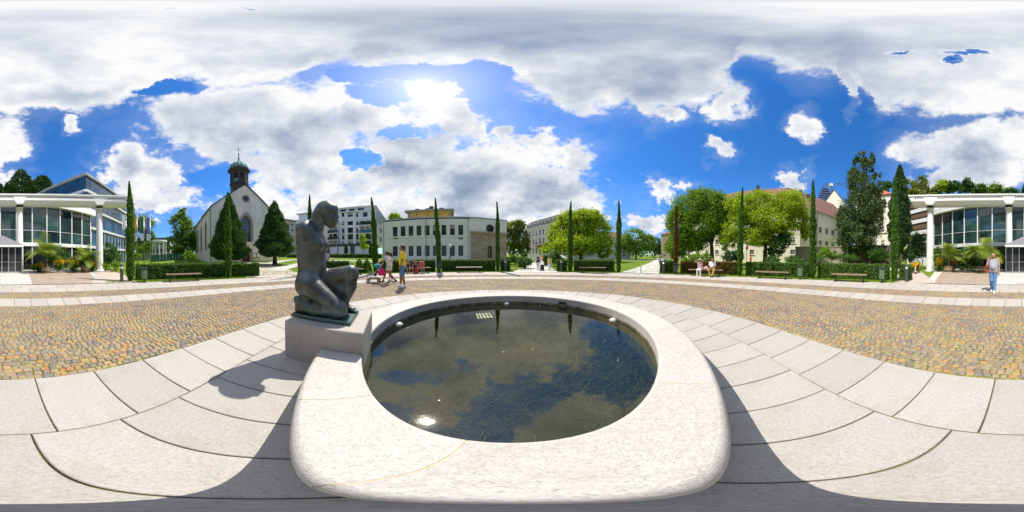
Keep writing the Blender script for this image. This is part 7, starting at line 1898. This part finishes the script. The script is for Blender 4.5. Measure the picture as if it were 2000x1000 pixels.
# three on the bench
def seated(px, label, H, pose, wear, face_off=1000, **k):
    p = circ(px, 11.13); th = theta(p); f = (-math.sin(th), -math.cos(th))
    return person(label, (p.x+f[0]*-.02, p.y+f[1]*-.02, -.012*H), f, H, pose, wear=wear, **k)
seated(797.5, 'small seated child with dark top and bare legs, left on the bench', 1.42, P(SIT, wrR=(.16, .30, .62)), [('top', 'cloth_plum'), ('shorts', 'cloth_dark', .55)], cell=.016, hair='hair_brown', hairstyle='bob', shoe='cloth_dark')
seated(811, 'seated youth in dark shirt with elbows on the knees, middle of the bench', 1.62, P(SIT, chest=(0, .10, .86), neck=(0, .19, 1.03), head=(0, .26, 1.17), shR=(.185, .17, 1.0), shL=(-.185, .17, 1.0), elR=(.24, .34, .70), elL=(-.24, .34, .70), wrR=(.05, .42, .86), wrL=(-.05, .42, .86), knR=(.22, .42, .52), knL=(-.22, .42, .52), anR=(.20, .40, .085), anL=(-.20, .40, .085)), [('tee', 'cloth_plum'), ('shorts', 'cloth_dark', .8)], cell=.016, shoe='cloth_dark')
seated(824.5, 'seated girl in a coral top with bare legs, right on the bench', 1.58, P(SIT, anR=(.05, .46, .085), anL=(-.16, .36, .085)), [('top', 'cloth_coral'), ('shorts', 'cloth_cream', .5)], cell=.016, hair='hair_brown', hairstyle='bob', bust=True, shoe='cloth_grey')
p = circ(813.5, 10.62)
bag('red backpack standing on the ground between the seated youths', (p.x, p.y, .004), -theta(p), [('c', (-.07, 0, .09), (.07, 0, .09), .088, .088, .02), ('c', (-.06, 0, .36), (.06, 0, .36), .08, .08, .15), ('e', (0, -.09, .18), (.11, .05, .10), .03)], 'cloth_red', .018, [(-.04, .0, .44), (-.03, 0, .50), (.03, 0, .50), (.04, 0, .44)], 'backpack')
# man behind the statue
pos, d = ppos(637, 534)
_, J, k = person('man in a lilac shirt and jeans seen from behind past the statue', pos, facing(637, 25), hgt(637, 489, d), WALK, 'skin', 'hair_dark', 'short', [('tee', 'cloth_lilac', .6), ('pants', 'denim')], .016, shoe='cloth_dark')
fq = Vector((*facing(637, 25), 0)); rz = math.atan2(-fq.x, fq.y); q = Vector(pos)+Matrix.Rotation(rz, 3, 'Z') @ Vector((-.12, -.20, 1.05*k))
bag('small orange bag on the back of the man behind the statue', tuple(q), rz, [('c', (-.05, 0, .0), (.05, 0, .0), .08, .08, .02), ('c', (-.05, 0, .2), (.05, 0, .2), .07, .07, .1)], 'cloth_orange', .018, [(-.05, .03, .24), (.05, .12, .42), (.16, .14, .42)])
# couple walking away
pos, d = ppos(1051.5, 528)
_, J, k = person('far walker in white trousers with a dark backpack pulling a case', pos, facing(1052, 12), hgt(1052, 499, d), P(STAND, elR=(.25, -.10, 1.14), wrR=(.27, -.16, .90), knR=(.09, .10, .5), anR=(.09, .12, .1), anL=(-.1, -.14, .1)), 'skin', 'hair_grey', 'short', [('tee', 'cloth_cream', .7), ('pants', 'cloth_white')], .018, hat='cloth_cream', shoe='cloth_white')
fq = Vector((*facing(1052, 12), 0)); rz = math.atan2(-fq.x, fq.y); Rm = Matrix.Rotation(rz, 3, 'Z')
bag('dark backpack on the far walker', tuple(Vector(pos)+Rm @ Vector((0, -.21, 1.02*k))), rz, [('c', (-.08, 0, .05), (.08, 0, .05), .10, .10, .02), ('c', (-.07, .01, .36), (.07, .01, .36), .085, .085, .15)], 'cloth_navy', .02, [(-.1, .08, .36), (-.12, .2, .42), (-.12, .26, .3)], 'backpack')
cs = thing('suitcase', 'small dark wheeled suitcase pulled by the far walker', 'suitcase', tuple(Vector(pos)+Rm @ Vector((.40, -.30, 0))), rz)
b = MB(); b.add(*bevel_box(.36, .24, .06, .56, .03)); b.build('shell', M['cloth_dark'], cs, world=False)
b = MB(); b.tube([(-.10, 0, .56), (-.10, .06, .92), (.10, .06, .92), (.10, 0, .56)], .010, 6); b.build('pull_handle', M['steel'], cs, world=False)
for x in (-.13, .13): b = MB(); b.tube([(x-.015, -.08, .035), (x+.015, -.08, .035)], .035, 10); b.build('wheel', M['iron'], cs, world=False)
pos, d = ppos(1074, 528)
person('far walker in a pale yellow jacket and white trousers', pos, facing(1074, 15), hgt(1074, 501, d), P(STAND, knR=(.09, .08, .5), anR=(.09, .10, .09), anL=(-.1, -.10, .09)), 'skin', 'hair_brown', 'bob', [('sleeves', 'cloth_paleyellow', .16), ('pants', 'cloth_white')], .018, shoe='cloth_cream')
# seated couple
seated(1367.5, 'seated woman in white and pink shading her eyes with one hand', 1.66, P(SIT, shR=(.18, .05, 1.05), elR=(.34, .20, 1.10), wrR=(.13, .22, 1.275), elL=(-.22, .12, .78), wrL=(-.20, .28, .60), knR=(.11, .44, .52), knL=(-.11, .44, .52)), [('top', 'cloth_pinkwhite'), ('sleeves', 'cloth_white', .10) if False else ('skirt', 'cloth_white', .2), ('pants', 'cloth_white')], hair='hair_grey', hairstyle='bob', hat='cloth_cream', bust=True, shoe='cloth_white', cell=.014)
seated(1392, 'seated man in a white polo shirt and tan trousers', 1.74, P(SIT, wrR=(.04, .30, .66), wrL=(-.03, .33, .68), knR=(.20, .44, .53), knL=(-.20, .44, .53), anR=(.06, .40, .085), anL=(-.06, .46, .10), head=(0, .12, 1.24)), [('tee', 'cloth_white', .7), ('pants', 'cloth_tan')], hair='hair_brown', hairstyle='short', shoe='leather_brown', cell=.014, fat=.03, skin='skin_tan', yaw=.5, pitch=-.1)
p = circ(1379.5, 11.02)
bag('soft pink bag lying between the seated couple', (p.x, p.y, .47), -theta(p), [('c', (-.12, 0, .09), (.12, 0, .09), .085, .085, .02), ('e', (.02, -.02, .16), (.12, .08, .09), .05)], 'cloth_softpink', .018, [(-.08, 0, .18), (-.03, 0, .27), (.05, 0, .27), (.09, 0, .18)])
# man on the phone
pos, d = ppos(1938.5, 570)
_, J, k = person('bald man in a grey shirt and jeans walking with a phone at his ear', pos, facing(1938, 1035), hgt(1938, 494, d), P(WALK, elR=(.27, .06, 1.20), wrR=(.125, .10, 1.51), elL=(-.26, -.05, 1.15), wrL=(-.25, .03, .90), knR=(.08, .10, .51), anR=(.07, -.02, .10), knL=(-.09, .10, .51), anL=(-.06, .22, .09)), 'skin', 'hair_brown', 'bald', [('tee', 'cloth_grey', .75, .08), ('pants', 'denim_light')], .012, fat=.06, shoe='cloth_white', pitch=-.15, curl=1.0)
fq = Vector((*facing(1938, 1035), 0)); rz = math.atan2(-fq.x, fq.y); Rm = Matrix.Rotation(rz, 3, 'Z')
ph = thing('phone', 'pale phone held at the ear of the man in grey', 'phone', tuple(Vector(pos)+Rm @ (Vector((.105, .055, 1.585))*k)), rz); b = MB(); b.add(*bevel_box(.014, .07, -.07, .07, .004)); b.build('phone_body', M['cloth_white'], ph, world=False)
bag('red bag tucked under the arm of the man on the phone', tuple(Vector(pos)+Rm @ (Vector((.27, .03, .86))*k)), rz, [('c', (0, -.06, .07), (0, .08, .07), .055, .055, .02), ('c', (0, -.05, .27), (0, .06, .27), .045, .045, .1)], 'cloth_red', .016, [(0, -.05, .30), (-.03, 0, .42), (0, .05, .30)])
# far figures
pos, d = ppos(1288.5, 519.5)
person('distant person in grey walking on the avenue', pos, facing(1288, 5), hgt(1288, 502, d), WALK, 'skin', 'hair_dark', 'short', [('tee', 'cloth_grey', .6), ('shorts', 'cloth_grey', .8)], .022, shoe='cloth_dark')
pp_ = at(1466, 17.5); person('person in an orange top behind the hedge near the round sign', (pp_.x, pp_.y, 0), facing(1466, -480), 1.66, STAND, 'skin_tan', 'hair_brown', 'short', [('tee', 'cloth_orange', .6), ('pants', 'denim')], .022, shoe='cloth_dark')
